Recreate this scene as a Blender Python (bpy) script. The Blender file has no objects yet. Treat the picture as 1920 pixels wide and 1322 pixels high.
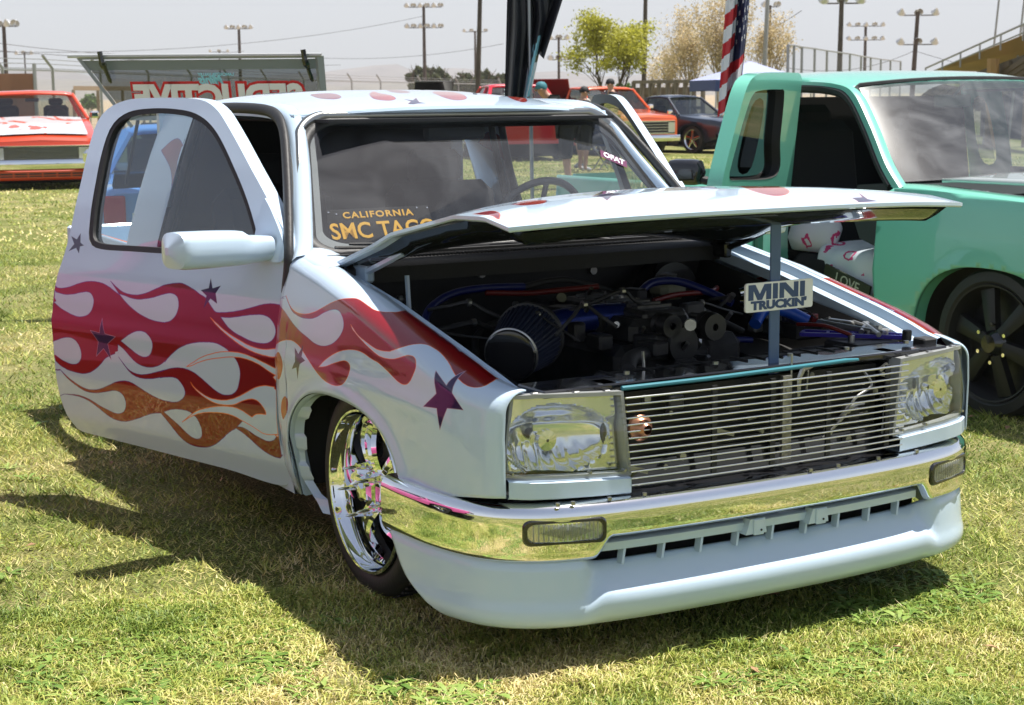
import bpy, bmesh, math, random
import numpy as np
from math import radians as RAD, sin, cos, pi
from mathutils import Vector, Matrix
random.seed(7); RNG = np.random.default_rng(7)
SC = bpy.context.scene
COL = SC.collection
# ---------------------------------------------------------------- camera, sky, sun, exposure
CAMP = Vector((-2.6834, -3.3179, 1.4228)); YAW, PITCH, ROLL = 0.5232252, 0.1567349, -0.0082518
cd = bpy.data.cameras.new('camera'); cam = bpy.data.objects.new('camera', cd); COL.objects.link(cam)
_f = Vector((sin(YAW)*cos(PITCH), cos(YAW)*cos(PITCH), -sin(PITCH)))
_r = Vector((cos(YAW), -sin(YAW), 0)); _u = _r.cross(_f)
_r2 = _r*cos(ROLL) + _u*sin(ROLL); _u2 = _u*cos(ROLL) - _r*sin(ROLL)
_m = Matrix((_r2, _u2, -_f)).transposed().to_4x4(); _m.translation = CAMP
cam.matrix_world = _m
cd.sensor_width = 36; cd.sensor_fit = 'HORIZONTAL'; cd.lens = 36*3051.7/1920; cd.clip_start = .05; cd.clip_end = 60000
cd.dof.use_dof = True; cd.dof.focus_distance = 4.3; cd.dof.aperture_fstop = 13
SC.camera = cam
w = bpy.data.worlds.new('World'); SC.world = w; w.use_nodes = True
SUND = Vector((.30, -.07, 1)).normalized()          # towards the sun
nt = w.node_tree; bg = nt.nodes['Background']
sky = nt.nodes.new('ShaderNodeTexSky'); sky.sky_type = 'NISHITA'; sky.sun_disc = False
sky.sun_elevation = math.asin(SUND.z); sky.sun_rotation = math.atan2(SUND.x, SUND.y)
sky.altitude = 700; sky.air_density = 1.0; sky.dust_density = 1.6; sky.ozone_density = 1.0
nt.links.new(sky.outputs[0], bg.inputs[0]); bg.inputs[1].default_value = .050
sl = bpy.data.lights.new('sun', 'SUN'); sl.energy = 4.5; sl.angle = RAD(.55); sl.color = (1, .955, .88)
so = bpy.data.objects.new('sun', sl); COL.objects.link(so); so.rotation_euler = SUND.to_track_quat('Z', 'Y').to_euler()
SC.view_settings.view_transform = 'Standard'; SC.view_settings.look = 'None'
SC.view_settings.exposure = 1.30; SC.view_settings.gamma = 1; SC.view_settings.use_curve_mapping = False
SC.cycles.max_bounces = 10; SC.cycles.transparent_max_bounces = 16

# ---------------------------------------------------------------- helpers
def tag(o, label=None, cat=None, group=None, kind=None):
    if label: o['label'] = label
    if cat: o['category'] = cat
    if group: o['group'] = group
    if kind: o['kind'] = kind
    return o
def empty(name, loc=(0,0,0), rz=0):
    o = bpy.data.objects.new(name, None); o.location = loc; o.rotation_euler = (0,0,rz); o.empty_display_size = .2
    COL.objects.link(o); return o
def thing(name, label, cat, loc=(0,0,0), rz=0, group=None):
    return tag(empty(name, loc, rz), label, cat, group)
def smooth(me, ang=35):
    me.polygons.foreach_set('use_smooth', [True]*len(me.polygons))
    try: me.set_sharp_from_angle(angle=RAD(ang))
    except Exception: pass
def link(name, me, mat=None, parent=None, ang=35):
    if mat is not None and len(me.materials) == 0: me.materials.append(mat)
    if ang: smooth(me, ang)
    o = bpy.data.objects.new(name, me); COL.objects.link(o)
    if parent is not None: o.parent = parent
    return o
class MB:
    """collects simple shapes into one mesh"""
    def __init__(s): s.v=[]; s.f=[]; s.mi=[]; s.cur=0; s.pc=[]
    def add(s, vs, fs):
        n=len(s.v); s.pc.append((n,len(s.f))); s.v+= [tuple(p) for p in vs]; s.f+=[tuple(i+n for i in f) for f in fs]; s.mi+=[s.cur]*len(fs); return s
    def box(s, c, size, R=None, bev=0):
        x,y,z=[k/2 for k in size]; c=Vector(c)
        if bev<=0:
            vs=[Vector((a*x,b*y,d*z)) for d in (-1,1) for a,b in ((-1,-1),(1,-1),(1,1),(-1,1))]
            fs=[(3,2,1,0),(4,5,6,7),(0,1,5,4),(1,2,6,5),(2,3,7,6),(3,0,4,7)]
        else:
            b_=min(bev,x*.9,y*.9,z*.9); vs=[]; 
            for sz in (-1,1):
                for sx,sy in ((-1,-1),(1,-1),(1,1),(-1,1)):
                    vs+= [Vector((sx*(x-b_),sy*(y-b_),sz*z)), Vector((sx*x,sy*(y-b_),sz*(z-b_))), Vector((sx*(x-b_),sy*y,sz*(z-b_)))]
            bm=bmesh.new()
            for p in vs: bm.verts.new(p)
            bmesh.ops.convex_hull(bm, input=bm.verts[:]); bm.verts.index_update(); bm.faces.ensure_lookup_table()
            vs=[v.co.copy() for v in bm.verts]; fs=[tuple(v.index for v in f.verts) for f in bm.faces]; bm.free()
        if R is not None: vs=[R@p for p in vs]
        return s.add([c+p for p in vs], fs)
    def tube(s, pts, r, n=8, cap=True, closed=False, flat=None):
        pts=[Vector(p) for p in pts]; m=len(pts); rs=r if isinstance(r,(list,tuple)) else [r]*m
        vs=[]; fs=[]; up=None
        for i,p in enumerate(pts):
            if closed: t=(pts[(i+1)%m]-pts[i-1])
            else: t=(pts[min(i+1,m-1)]-pts[max(i-1,0)])
            if t.length<1e-9: t=Vector((0,0,1))
            t.normalize()
            if up is None: up=Vector((0,0,1)) if abs(t.z)<.9 else Vector((1,0,0))
            a=t.cross(up); 
            if a.length<1e-6: a=t.orthogonal()
            a.normalize(); b=a.cross(t).normalized(); up=b
            fa,fb=(1,1) if flat is None else flat
            for k in range(n):
                q=2*pi*k/n+pi/n; vs.append(p+a*cos(q)*rs[i]*fa+b*sin(q)*rs[i]*fb)
        for i in range(m if closed else m-1):
            j=(i+1)%m
            for k in range(n):
                l=(k+1)%n; fs.append((i*n+k,i*n+l,j*n+l,j*n+k))
        if cap and not closed: fs.append(tuple(range(n))); fs.append(tuple(range((m-1)*n+n-1,(m-1)*n-1,-1)))
        return s.add(vs,fs)
    def cyl(s, a, b, r, n=16, r2=None): return s.tube([a,b],[r,r if r2 is None else r2],n)
    def lathe(s, prof, n=32, M=None, cap=False):
        """prof: (radius, height) pairs about local Z; M places it"""
        vs=[];fs=[];m=len(prof)
        for r,h in prof:
            for k in range(n):
                q=2*pi*k/n; p=Vector((r*cos(q),r*sin(q),h)); vs.append(M@p if M is not None else p)
        for i in range(m-1):
            for k in range(n):
                l=(k+1)%n; fs.append((i*n+k,i*n+l,(i+1)*n+l,(i+1)*n+k))
        if cap: fs.append(tuple(range(n-1,-1,-1))); fs.append(tuple(range((m-1)*n,m*n)))
        return s.add(vs,fs)
    def prism(s, poly, a, b, M=None):
        """poly: 2-D outline, extruded from w=a to w=b; point = (x, w, y) unless M maps (x,y,w)"""
        n=len(poly); g=(lambda x,y,w_: M(x,y,w_)) if M else (lambda x,y,w_: (x,w_,y))
        vs=[g(x,y,a) for x,y in poly]+[g(x,y,b) for x,y in poly]
        fs=[tuple(range(n)),tuple(range(2*n-1,n-1,-1))]+[(i,i+n,(i+1)%n+n,(i+1)%n) for i in range(n)]
        return s.add(vs,fs)
    def grid(s, P, closeu=False, closev=False):
        nu=len(P); nv=len(P[0]); fs=[]
        for i in range(nu if closeu else nu-1):
            for j in range(nv if closev else nv-1):
                i2=(i+1)%nu; j2=(j+1)%nv; fs.append((i*nv+j,i2*nv+j,i2*nv+j2,i*nv+j2))
        return s.add([p for row in P for p in row], fs)
    def build(s, name, mat=None, parent=None, ang=35, fixn=True):
        me=bpy.data.meshes.new(name); me.from_pydata(s.v,[],s.f)
        if fixn and len(s.f)<60000:
            bm=bmesh.new(); bm.from_mesh(me); bmesh.ops.recalc_face_normals(bm,faces=bm.faces[:]); bm.to_mesh(me); bm.free()
        mats=mat if isinstance(mat,(list,tuple)) else [mat]
        for m_ in mats:
            if m_ is not None: me.materials.append(m_)
        if len(mats)>1: me.polygons.foreach_set('material_index', s.mi)
        me.update(); return link(name, me, None, parent, ang)
def each(mb, name, mat=None, parent=None, ang=35):
    """one object per shape added"""
    out=[]; pc=mb.pc+[(len(mb.v),len(mb.f))]
    for (v0,f0),(v1,f1) in zip(pc,pc[1:]):
        q=MB(); q.add(mb.v[v0:v1],[tuple(i-v0 for i in f) for f in mb.f[f0:f1]]); out.append(q.build(name,mat,parent,ang))
    return out
def mod(o, typ, **k):
    m=o.modifiers.new(typ.lower(), typ)
    for a,b in k.items(): setattr(m,a,b)
    return o
def bez(pts, n=8, closed=False):
    """Catmull-Rom through pts"""
    P=[np.array(p,float) for p in pts]; m=len(P); out=[]
    for i in range(m if closed else m-1):
        if closed: a,b,c,d=P[i-1],P[i],P[(i+1)%m],P[(i+2)%m]
        else: a,b,c,d=P[max(i-1,0)],P[i],P[i+1],P[min(i+2,m-1)]
        for k in range(n):
            t=k/n; out.append(.5*((2*b)+(-a+c)*t+(2*a-5*b+4*c-d)*t*t+(-a+3*b-3*c+d)*t**3))
    if not closed: out.append(P[-1])
    return [tuple(p) for p in out]
def itp(x, xs, ys): return float(np.interp(x, xs, ys))
def copytree(o, parent=None):
    c=o.copy(); COL.objects.link(c)
    if parent is not None: c.parent=parent
    for ch in list(o.children): copytree(ch, c)
    return c
# ---------------------------------------------------------------- materials
MATS={}
def pm(name, col, rough=.5, metal=0, coat=0, spec=.5, trans=0, ior=1.45, var=0, vscale=8, bump=0, bscale=40, alpha=1, coatr=.03, sheen=0):
    if name in MATS: return MATS[name]
    m=bpy.data.materials.new(name); m.use_nodes=True; n=m.node_tree.nodes; l=m.node_tree.links; b=n['Principled BSDF']
    b.inputs['Base Color'].default_value=(*col,1); b.inputs['Roughness'].default_value=rough; b.inputs['Metallic'].default_value=metal
    b.inputs['Coat Weight'].default_value=coat; b.inputs['Coat Roughness'].default_value=coatr; b.inputs['Specular IOR Level'].default_value=spec
    b.inputs['Transmission Weight'].default_value=trans; b.inputs['IOR'].default_value=ior; b.inputs['Alpha'].default_value=alpha
    if var>0 or bump>0:
        tc=n.new('ShaderNodeTexCoord')
    if var>0:
        nz=n.new('ShaderNodeTexNoise'); nz.inputs['Scale'].default_value=vscale; nz.inputs['Detail'].default_value=6; l.new(tc.outputs['Object'],nz.inputs['Vector'])
        mp=n.new('ShaderNodeMapRange'); mp.inputs['From Min'].default_value=.3; mp.inputs['From Max'].default_value=.7; mp.inputs['To Min'].default_value=1-var; mp.inputs['To Max'].default_value=1+var
        l.new(nz.outputs['Fac'],mp.inputs['Value'])
        mx=n.new('ShaderNodeVectorMath'); mx.operation='SCALE'; mx.inputs[0].default_value=col; l.new(mp.outputs[0],mx.inputs['Scale']); l.new(mx.outputs[0],b.inputs['Base Color'])
    if bump>0:
        nb=n.new('ShaderNodeTexNoise'); nb.inputs['Scale'].default_value=bscale; nb.inputs['Detail'].default_value=5; l.new(tc.outputs['Object'],nb.inputs['Vector'])
        bp=n.new('ShaderNodeBump'); bp.inputs['Strength'].default_value=bump; bp.inputs['Distance'].default_value=.01; l.new(nb.outputs['Fac'],bp.inputs['Height']); l.new(bp.outputs[0],b.inputs['Normal'])
    MATS[name]=m; return m
def glass(name, tint=(.9,.95,.95), rough=.0, mixf=.0, refl=1.0):
    """thin glass: fresnel gloss over tinted transparency"""
    if name in MATS: return MATS[name]
    m=bpy.data.materials.new(name); m.use_nodes=True; n=m.node_tree.nodes; l=m.node_tree.links; n.remove(n['Principled BSDF']); out=n['Material Output']
    t=n.new('ShaderNodeBsdfTransparent'); t.inputs[0].default_value=(*tint,1)
    g=n.new('ShaderNodeBsdfGlossy'); g.inputs['Roughness'].default_value=rough; g.inputs[0].default_value=(1,1,1,1)
    ge=n.new('ShaderNodeNewGeometry'); dt=n.new('ShaderNodeVectorMath'); dt.operation='DOT_PRODUCT'; l.new(ge.outputs['Normal'],dt.inputs[0]); l.new(ge.outputs['Incoming'],dt.inputs[1])
    def ma(op,x,y,z=None):
        q=n.new('ShaderNodeMath'); q.operation=op
        for i_,v_ in enumerate((x,y,z)):
            if v_ is None: continue
            if isinstance(v_,(int,float)): q.inputs[i_].default_value=v_
            else: l.new(v_,q.inputs[i_])
        return q.outputs[0]
    ab=ma('ABSOLUTE',dt.outputs['Value'],0); om=ma('SUBTRACT',1,ab); a=ma('POWER',om,5); a=ma('MULTIPLY_ADD',a,.92,.075*refl)
    mx=n.new('ShaderNodeMixShader'); l.new(a,mx.inputs[0]); l.new(t.outputs[0],mx.inputs[1]); l.new(g.outputs[0],mx.inputs[2])
    last=mx
    if mixf>0:   # dust film, also painted smoky reflections and glare on the windshields
        d=n.new('ShaderNodeBsdfDiffuse'); d.inputs[0].default_value=(.55,.56,.58,1)
        tc=n.new('ShaderNodeTexCoord'); nz=n.new('ShaderNodeTexNoise'); nz.inputs['Scale'].default_value=3.2; nz.inputs['Detail'].default_value=3; nz.inputs['Distortion'].default_value=1.6; l.new(tc.outputs['Object'],nz.inputs['Vector'])
        mp=n.new('ShaderNodeMapRange'); mp.inputs['From Min'].default_value=.4; mp.inputs['From Max'].default_value=.75; mp.inputs['To Min'].default_value=mixf*.35; mp.inputs['To Max'].default_value=mixf*1.6; l.new(nz.outputs['Fac'],mp.inputs['Value'])
        m2=n.new('ShaderNodeMixShader'); l.new(mp.outputs[0],m2.inputs[0]); l.new(mx.outputs[0],m2.inputs[1]); l.new(d.outputs[0],m2.inputs[2]); last=m2
    l.new(last.outputs[0],out.inputs[0]); MATS[name]=m; return m
PAINT=(.50,.62,.75)
def decal_image(name, layers, W=1024, H=1024, base=PAINT):
    """flat paint artwork: closed outlines in the panel's own surface coordinates, filled in order"""
    img=np.zeros((H,W,3),np.float32); img[:]=base
    for pts,colr,oc,ow in layers:
        p=np.array(pts,float)*[W,H]
        x0,y0=np.floor(p.min(0)-12).astype(int); x1,y1=np.ceil(p.max(0)+12).astype(int)
        x0=max(x0,0);y0=max(y0,0);x1=min(x1,W);y1=min(y1,H)
        if x1<=x0 or y1<=y0: continue
        X,Y=np.meshgrid(np.arange(x0,x1)+.5,np.arange(y0,y1)+.5)
        ins=np.zeros(X.shape,bool); d2=np.full(X.shape,1e9)
        for (ax,ay),(bx,by) in zip(p,np.roll(p,-1,0)):
            if (ay>Y.min()) or (by>Y.min()):
                c=((ay>Y)!=(by>Y)); 
                if by!=ay: ins^= c & (X<(bx-ax)*(Y-ay)/(by-ay)+ax)
            ex,ey=bx-ax,by-ay; q=ex*ex+ey*ey
            if q<1e-9: continue
            lx0,lx1=max(x0,int(min(ax,bx)-9)),min(x1,int(max(ax,bx)+10)); ly0,ly1=max(y0,int(min(ay,by)-9)),min(y1,int(max(ay,by)+10))
            if lx1<=lx0 or ly1<=ly0: continue
            sx=slice(lx0-x0,lx1-x0); sy=slice(ly0-y0,ly1-y0); XX=X[sy,sx];YY=Y[sy,sx]
            t=np.clip(((XX-ax)*ex+(YY-ay)*ey)/q,0,1); dd=(XX-ax-t*ex)**2+(YY-ay-t*ey)**2
            d2[sy,sx]=np.minimum(d2[sy,sx],dd)
        d=np.sqrt(d2); sd=np.where(ins,-d,d)
        cc=np.array(colr,np.float32)
        if cc.ndim==2:   # two colours: blend along the diagonal of the shape's own box
            g=((X-x0)/(x1-x0)); g=np.clip(g,0,1)[...,None]; fill=cc[0]*(1-g)+cc[1]*g
        else: fill=np.broadcast_to(cc,(*X.shape,3))
        a=np.clip(.5-sd,0,1)[...,None]; sub=img[y0:y1,x0:x1]; sub[:]=sub*(1-a)+fill*a
        if oc is not None:
            a=np.clip(ow/2+.5-np.abs(sd),0,1)[...,None]; sub[:]=sub*(1-a)+np.array(oc,np.float32).reshape(-1,3)[-1]*a
    im=bpy.data.images.new(name,W,H,float_buffer=True); buf=np.ones((H,W,4),np.float32); buf[...,:3]=img
    im.colorspace_settings.name='Linear Rec.709'; im.pixels.foreach_set(buf.ravel()); im.update(); im.pack(); return im
def decal_paint(name, layers, **k):
    m=pm(name, PAINT, rough=.36, coat=1, spec=.12, coatr=.02, bump=.05, bscale=3.5); n=m.node_tree.nodes; l=m.node_tree.links; b=n['Principled BSDF']
    t=n.new('ShaderNodeTexImage'); t.image=decal_image(name+'_art',layers,**k); t.extension='EXTEND'
    uvn=n.new('ShaderNodeUVMap'); uvn.uv_map='uv'; l.new(uvn.outputs[0],t.inputs[0]); l.new(t.outputs[0],b.inputs['Base Color']); return m
def setuv(o, fn):
    me=o.data; uv=me.uv_layers.new(name='uv'); co=np.zeros(len(me.vertices)*3); me.vertices.foreach_get('co',co); co=co.reshape(-1,3)
    li=np.zeros(len(me.loops),int); me.loops.foreach_get('vertex_index',li); r=fn(co)[li]; uv.data.foreach_set('uv',r.astype(np.float32).ravel())
WHITE=pm('sky_blue_paint', PAINT, .36, coat=1, spec=.12, coatr=.02, var=.02, vscale=2, bump=.05, bscale=3.5)
CHROME=pm('chrome', (.86,.87,.88), .035, 1)
ALU=pm('brushed_aluminium', (.72,.72,.70), .22, 1)
BLACKG=pm('gloss_black', (.012,.012,.014), .18, coat=.8)
BLACKM=pm('matt_black', (.018,.018,.019), .6, bump=.1, bscale=120)
RUBBER=pm('black_rubber', (.022,.022,.023), .55, bump=.15, bscale=90)
DARK=pm('dark_metal', (.05,.05,.052), .38, .6, var=.3, vscale=14)
STEEL=pm('dull_steel', (.36,.36,.36), .35, 1, var=.25, vscale=30)
REDP=pm('red_plastic',(.13,.01,.008),.3); BLUEP=pm('blue_anodised',(.007,.020,.14),.25,.5)
HOSEBLUE=pm('blue_hose',(.005,.011,.10),.35)
SKIN=pm('skin',(.42,.24,.17),.5); CLOTHB=pm('black_cloth',(.015,.015,.017),.85)
SEATF=pm('dark_seat_cloth',(.014,.014,.015),.9,bump=.2,bscale=200)
# flat artwork outlines in each panel's own surface coordinates (thousandths), fill, outline, width
DC={'R':((.17,.002,.004),(.29,.006,.011)),'O':((.26,.008,.012),(.55,.08,.03)),'B':(.50,.63,.72),'S':(.028,.010,.060),'p':(.10,.03,.26),'o':(.80,.17,.03),'l':(.45,.25,.35),'T':(.3,.2,.15),None:None}
DECALS={}
DECALS['door']=[
 ('1896 905 1892 904 1888 902 1884 900 1879 899 1893 897 1880 897 1868 896 1856 896 1844 896 1832 897 1819 899 1806 901 1793 903 1780 906 1766 909 1751 913 1735 918 1719 923 1703 929 1688 933 1673 937 1659 941 1645 944 1631 947 1617 950 1602 952 1588 953 1574 955 1559 955 1545 956 1530 956 1516 955 1501 955 1487 953 1472 952 1459 949 1445 946 1431 942 1418 938 1406 935 1395 931 1384 926 1373 922 1363 918 1354 915 1346 912 1338 909 1331 907 1324 904 1317 902 1324 908 1331 913 1337 918 1345 924 1353 930 1362 937 1372 945 1383 953 1393 961 1404 969 1390 962 1377 955 1363 948 1349 941 1336 936 1323 930 1311 925 1298 921 1285 917 1270 915 1254 912 1236 911 1217 910 1198 910 1181 911 1164 912 1149 915 1133 918 1117 922 1102 926 1085 931 1068 937 1051 944 1034 950 1019 956 1005 961 992 966 980 971 968 976 957 980 945 983 934 985 924 988 914 989 904 991 895 993 886 995 877 996 869 997 860 998 851 999 842 1000 833 1001 825 1001 815 1001 806 1000 798 998 789 997 779 994 769 992 758 989 745 985 733 981 720 978 709 974 699 970 689 966 680 962 671 958 662 955 653 952 644 950 635 947 626 944 617 940 607 933 597 924 587 915 577 906 568 899 560 893 554 888 548 883 541 880 534 877 527 876 519 875 511 876 502 876 492 878 479 879 465 880 450 882 435 885 421 887 406 889 392 892 379 895 365 898 351 901 337 904 323 908 310 912 296 915 283 919 269 923 255 927 241 931 228 935 215 939 204 941 194 944 185 946 175 947 165 949 155 950 145 952 134 952 123 953 109 953 92 952 73 951 70 949 61 947 58 945 67 872 75 794 79 719 84 629 89 537 92 475 96 409 100 346 97 263 96 202 98 197 87 198 93 191 100 184 107 177 116 177 125 177 134 177 143 177 153 178 165 181 177 183 189 186 202 190 214 194 226 199 238 204 250 210 262 216 273 222 283 228 292 233 301 239 310 244 319 249 329 254 339 259 348 264 358 268 367 272 376 276 384 279 393 282 401 285 410 288 422 282 433 277 445 271 457 264 468 258 479 250 490 243 500 235 511 227 522 219 534 211 546 203 558 194 571 186 583 179 595 173 608 167 620 162 633 157 645 153 659 149 673 146 686 144 700 142 713 140 726 139 739 138 752 138 765 138 776 139 787 141 798 142 807 145 817 148 826 151 836 156 846 160 855 166 864 172 874 179 884 186 894 194 903 203 913 211 923 220 933 229 943 237 953 246 963 254 971 262 979 268 985 273 991 277 996 282 1002 287 1006 286 1009 286 1012 286 1016 286 1019 285 1032 283 1044 281 1056 279 1069 276 1082 273 1096 269 1110 264 1125 258 1140 253 1156 247 1173 241 1191 234 1210 228 1228 222 1245 216 1260 211 1274 207 1287 203 1300 200 1312 197 1324 195 1336 194 1347 193 1359 192 1370 192 1381 192 1393 192 1404 193 1415 194 1426 195 1437 198 1447 200 1457 203 1468 207 1480 211 1492 216 1505 222 1519 228 1532 234 1546 240 1559 245 1572 251 1586 256 1599 261 1613 266 1626 270 1640 274 1654 277 1668 280 1683 283 1697 284 1711 286 1725 287 1740 287 1756 287 1774 287 1794 286 1815 285 1835 284 1856 283 1891 271 1900 264 1899 261 1899 259 1899 257 1910 385 1912 513 1912 644 1909 772','R','p',1.6),
 ('1317 629 1308 625 1300 622 1292 618 1283 614 1274 609 1264 603 1254 596 1244 589 1233 581 1223 574 1212 568 1202 561 1192 555 1181 550 1171 545 1159 541 1147 538 1135 535 1123 533 1111 532 1097 531 1084 530 1070 531 1057 532 1043 534 1029 536 1015 540 1001 544 987 549 975 554 962 560 948 568 936 576 926 582 919 586 918 586 922 583 927 578 931 576 930 576 925 581 916 588 905 598 893 607 881 616 869 625 856 633 843 642 830 650 816 658 802 665 786 672 771 678 755 684 740 690 725 694 710 698 694 702 679 705 664 708 650 711 637 713 623 714 610 716 596 717 582 718 567 720 552 720 537 721 523 720 509 719 496 717 483 714 471 711 460 708 451 705 443 702 435 699 427 695 419 690 409 684 399 676 389 667 379 659 372 652 366 645 362 639 358 632 356 626 353 620 351 613 349 607 348 600 347 592 347 585 347 576 349 567 351 557 354 548 357 538 360 529 363 520 367 511 371 503 376 495 382 489 388 483 396 477 403 473 410 469 418 465 426 463 434 461 442 459 451 458 459 457 468 456 478 456 487 456 497 458 507 460 517 462 528 466 539 470 549 474 559 478 570 484 580 489 590 494 601 500 611 505 622 510 632 516 642 521 653 526 663 530 674 535 685 540 695 544 706 547 717 550 727 552 738 554 749 556 760 557 771 558 782 559 793 559 804 558 816 558 828 557 841 555 855 553 868 550 880 548 891 545 902 542 912 539 921 536 931 533 942 529 953 525 964 522 972 519 975 518 970 520 958 524 944 529 933 532 930 534 936 532 949 529 965 524 983 519 998 515 1012 511 1026 507 1040 503 1053 499 1067 496 1080 493 1092 490 1105 488 1117 486 1129 484 1140 483 1151 483 1162 483 1172 483 1183 485 1194 486 1205 488 1216 491 1227 494 1237 498 1247 503 1256 509 1265 515 1273 522 1282 529 1291 536 1301 543 1310 551 1319 559 1328 566 1326 579 1324 591 1322 604 1319 617','B','p',1.6),
 ('1322 585 1344 577 1367 569 1390 561 1411 552 1429 544 1443 536 1454 527 1464 518 1473 510 1483 502 1494 494 1505 486 1516 479 1527 472 1538 466 1548 460 1559 455 1569 450 1580 445 1591 441 1603 438 1614 435 1626 432 1638 430 1652 428 1665 427 1680 427 1695 427 1711 427 1726 428 1741 429 1756 430 1771 431 1785 433 1800 435 1815 439 1831 443 1846 447 1861 452 1874 458 1885 463 1895 469 1904 476 1904 484 1908 490 1912 497 1912 502 1912 508 1912 513 1912 518 1912 499 1912 480 1912 461 1911 442 1911 425 1911 424 1906 423 1899 424 1893 423 1866 428 1858 424 1851 420 1843 416 1835 411 1827 407 1817 402 1806 396 1795 391 1783 385 1771 380 1758 375 1745 370 1730 365 1716 360 1702 356 1689 352 1676 349 1664 346 1651 344 1639 342 1627 342 1615 341 1603 342 1592 343 1580 344 1568 345 1556 347 1544 349 1532 352 1519 355 1504 360 1489 365 1472 371 1456 378 1440 384 1424 390 1408 396 1393 403 1378 409 1364 414 1351 418 1339 421 1328 424 1317 426 1306 428 1296 430 1286 431 1276 432 1267 432 1257 432 1248 432 1238 431 1229 429 1219 428 1209 426 1199 423 1189 420 1179 417 1168 413 1156 410 1144 406 1131 402 1118 397 1104 393 1091 389 1079 385 1066 382 1053 378 1040 375 1028 373 1014 370 1000 368 986 366 973 364 963 363 956 363 951 362 947 363 942 363 936 363 927 363 917 363 907 363 896 363 886 364 877 365 868 367 859 368 850 371 842 373 833 377 825 381 817 386 809 390 802 395 797 400 792 405 788 411 784 416 782 421 781 426 780 431 781 435 782 440 784 445 786 450 789 455 793 460 797 465 802 470 808 476 814 481 821 486 828 491 835 495 843 497 851 499 859 499 868 500 877 500 887 499 897 498 907 497 917 495 927 494 939 492 951 490 963 487 972 485 978 484 978 485 972 487 964 489 959 490 960 490 969 488 984 485 1001 481 1019 477 1035 473 1050 471 1065 469 1081 467 1095 465 1110 464 1124 464 1138 464 1152 464 1165 466 1178 467 1190 470 1200 473 1211 476 1221 480 1231 486 1242 492 1252 499 1263 508 1273 516 1283 524 1292 533 1301 541 1310 549 1319 558 1328 566 1327 570 1325 574 1324 578 1323 581','B','p',1.6),
 ('1322 592 1322 585 1322 577 1322 570 1322 563 1322 556 1327 554 1333 553 1339 551 1345 550 1351 548 1350 555 1349 563 1348 570 1348 577 1347 585 1342 586 1337 587 1332 589 1327 590','B',None,0),
 ('1911 420 1911 420 1904 419 1897 419 1889 419 1861 424 1850 416 1840 408 1830 400 1819 393 1808 385 1795 378 1782 371 1768 365 1754 359 1740 353 1726 348 1712 343 1698 338 1684 334 1671 330 1659 328 1647 326 1636 325 1625 325 1614 324 1602 325 1590 325 1578 326 1566 327 1554 328 1542 330 1529 332 1517 335 1505 337 1493 340 1484 342 1475 344 1466 346 1458 348 1448 350 1436 353 1424 356 1411 359 1399 362 1388 363 1378 364 1369 365 1361 365 1353 364 1345 363 1338 362 1331 359 1325 356 1319 353 1313 349 1309 345 1305 340 1302 334 1300 329 1298 324 1297 318 1296 313 1296 307 1296 302 1297 296 1299 290 1301 284 1304 278 1307 272 1311 267 1315 262 1320 257 1325 252 1331 248 1337 245 1343 242 1351 239 1358 237 1366 235 1374 234 1383 233 1391 233 1399 233 1408 233 1417 234 1427 235 1438 237 1450 239 1461 242 1472 244 1483 246 1494 248 1505 250 1516 253 1527 255 1538 258 1549 262 1560 265 1571 269 1582 272 1593 275 1603 278 1614 281 1626 284 1637 286 1650 288 1662 290 1676 292 1689 293 1702 294 1715 295 1728 295 1741 294 1755 294 1770 293 1786 291 1803 290 1820 288 1838 286 1856 284 1894 271 1900 265 1900 263 1899 261 1899 259 1904 291 1907 328 1909 360 1910 388','B','p',1.3),
 ('1896 878 1891 876 1885 874 1880 872 1891 870 1873 869 1857 868 1841 866 1826 865 1812 864 1797 864 1782 864 1767 866 1752 868 1737 870 1723 872 1710 874 1696 877 1684 881 1671 883 1659 886 1646 888 1634 890 1622 892 1611 894 1601 894 1592 894 1584 893 1577 892 1570 890 1564 887 1558 883 1552 878 1546 872 1542 866 1538 860 1536 853 1535 846 1535 839 1536 832 1538 824 1540 818 1543 811 1547 804 1550 798 1555 792 1561 786 1567 780 1573 775 1581 770 1589 766 1599 762 1610 759 1622 756 1634 754 1646 752 1657 751 1669 751 1680 751 1693 752 1705 754 1719 756 1733 758 1747 761 1761 765 1775 768 1787 771 1800 774 1812 777 1825 781 1837 785 1849 790 1861 795 1874 801 1886 807 1898 812 1878 820 1882 826 1886 830 1890 833 1894 838 1894 846 1895 854 1895 862 1896 870','B','p',1.6),
 ('1913 574 1913 580 1910 586 1891 592 1873 598 1857 603 1843 608 1830 612 1818 615 1806 618 1794 620 1781 622 1768 623 1756 624 1744 624 1733 623 1723 621 1714 618 1706 615 1698 611 1691 606 1685 601 1679 596 1673 590 1669 583 1665 577 1662 570 1659 563 1657 555 1656 548 1656 541 1656 534 1657 527 1659 520 1661 514 1665 508 1670 502 1675 496 1682 490 1689 485 1698 481 1708 477 1719 475 1732 473 1745 472 1759 472 1773 473 1788 475 1804 478 1819 481 1833 484 1844 487 1854 491 1864 494 1874 498 1884 502 1896 506 1910 509 1911 516 1912 522 1912 529 1912 537 1913 547 1913 557 1913 567','B','p',1.6),
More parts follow.
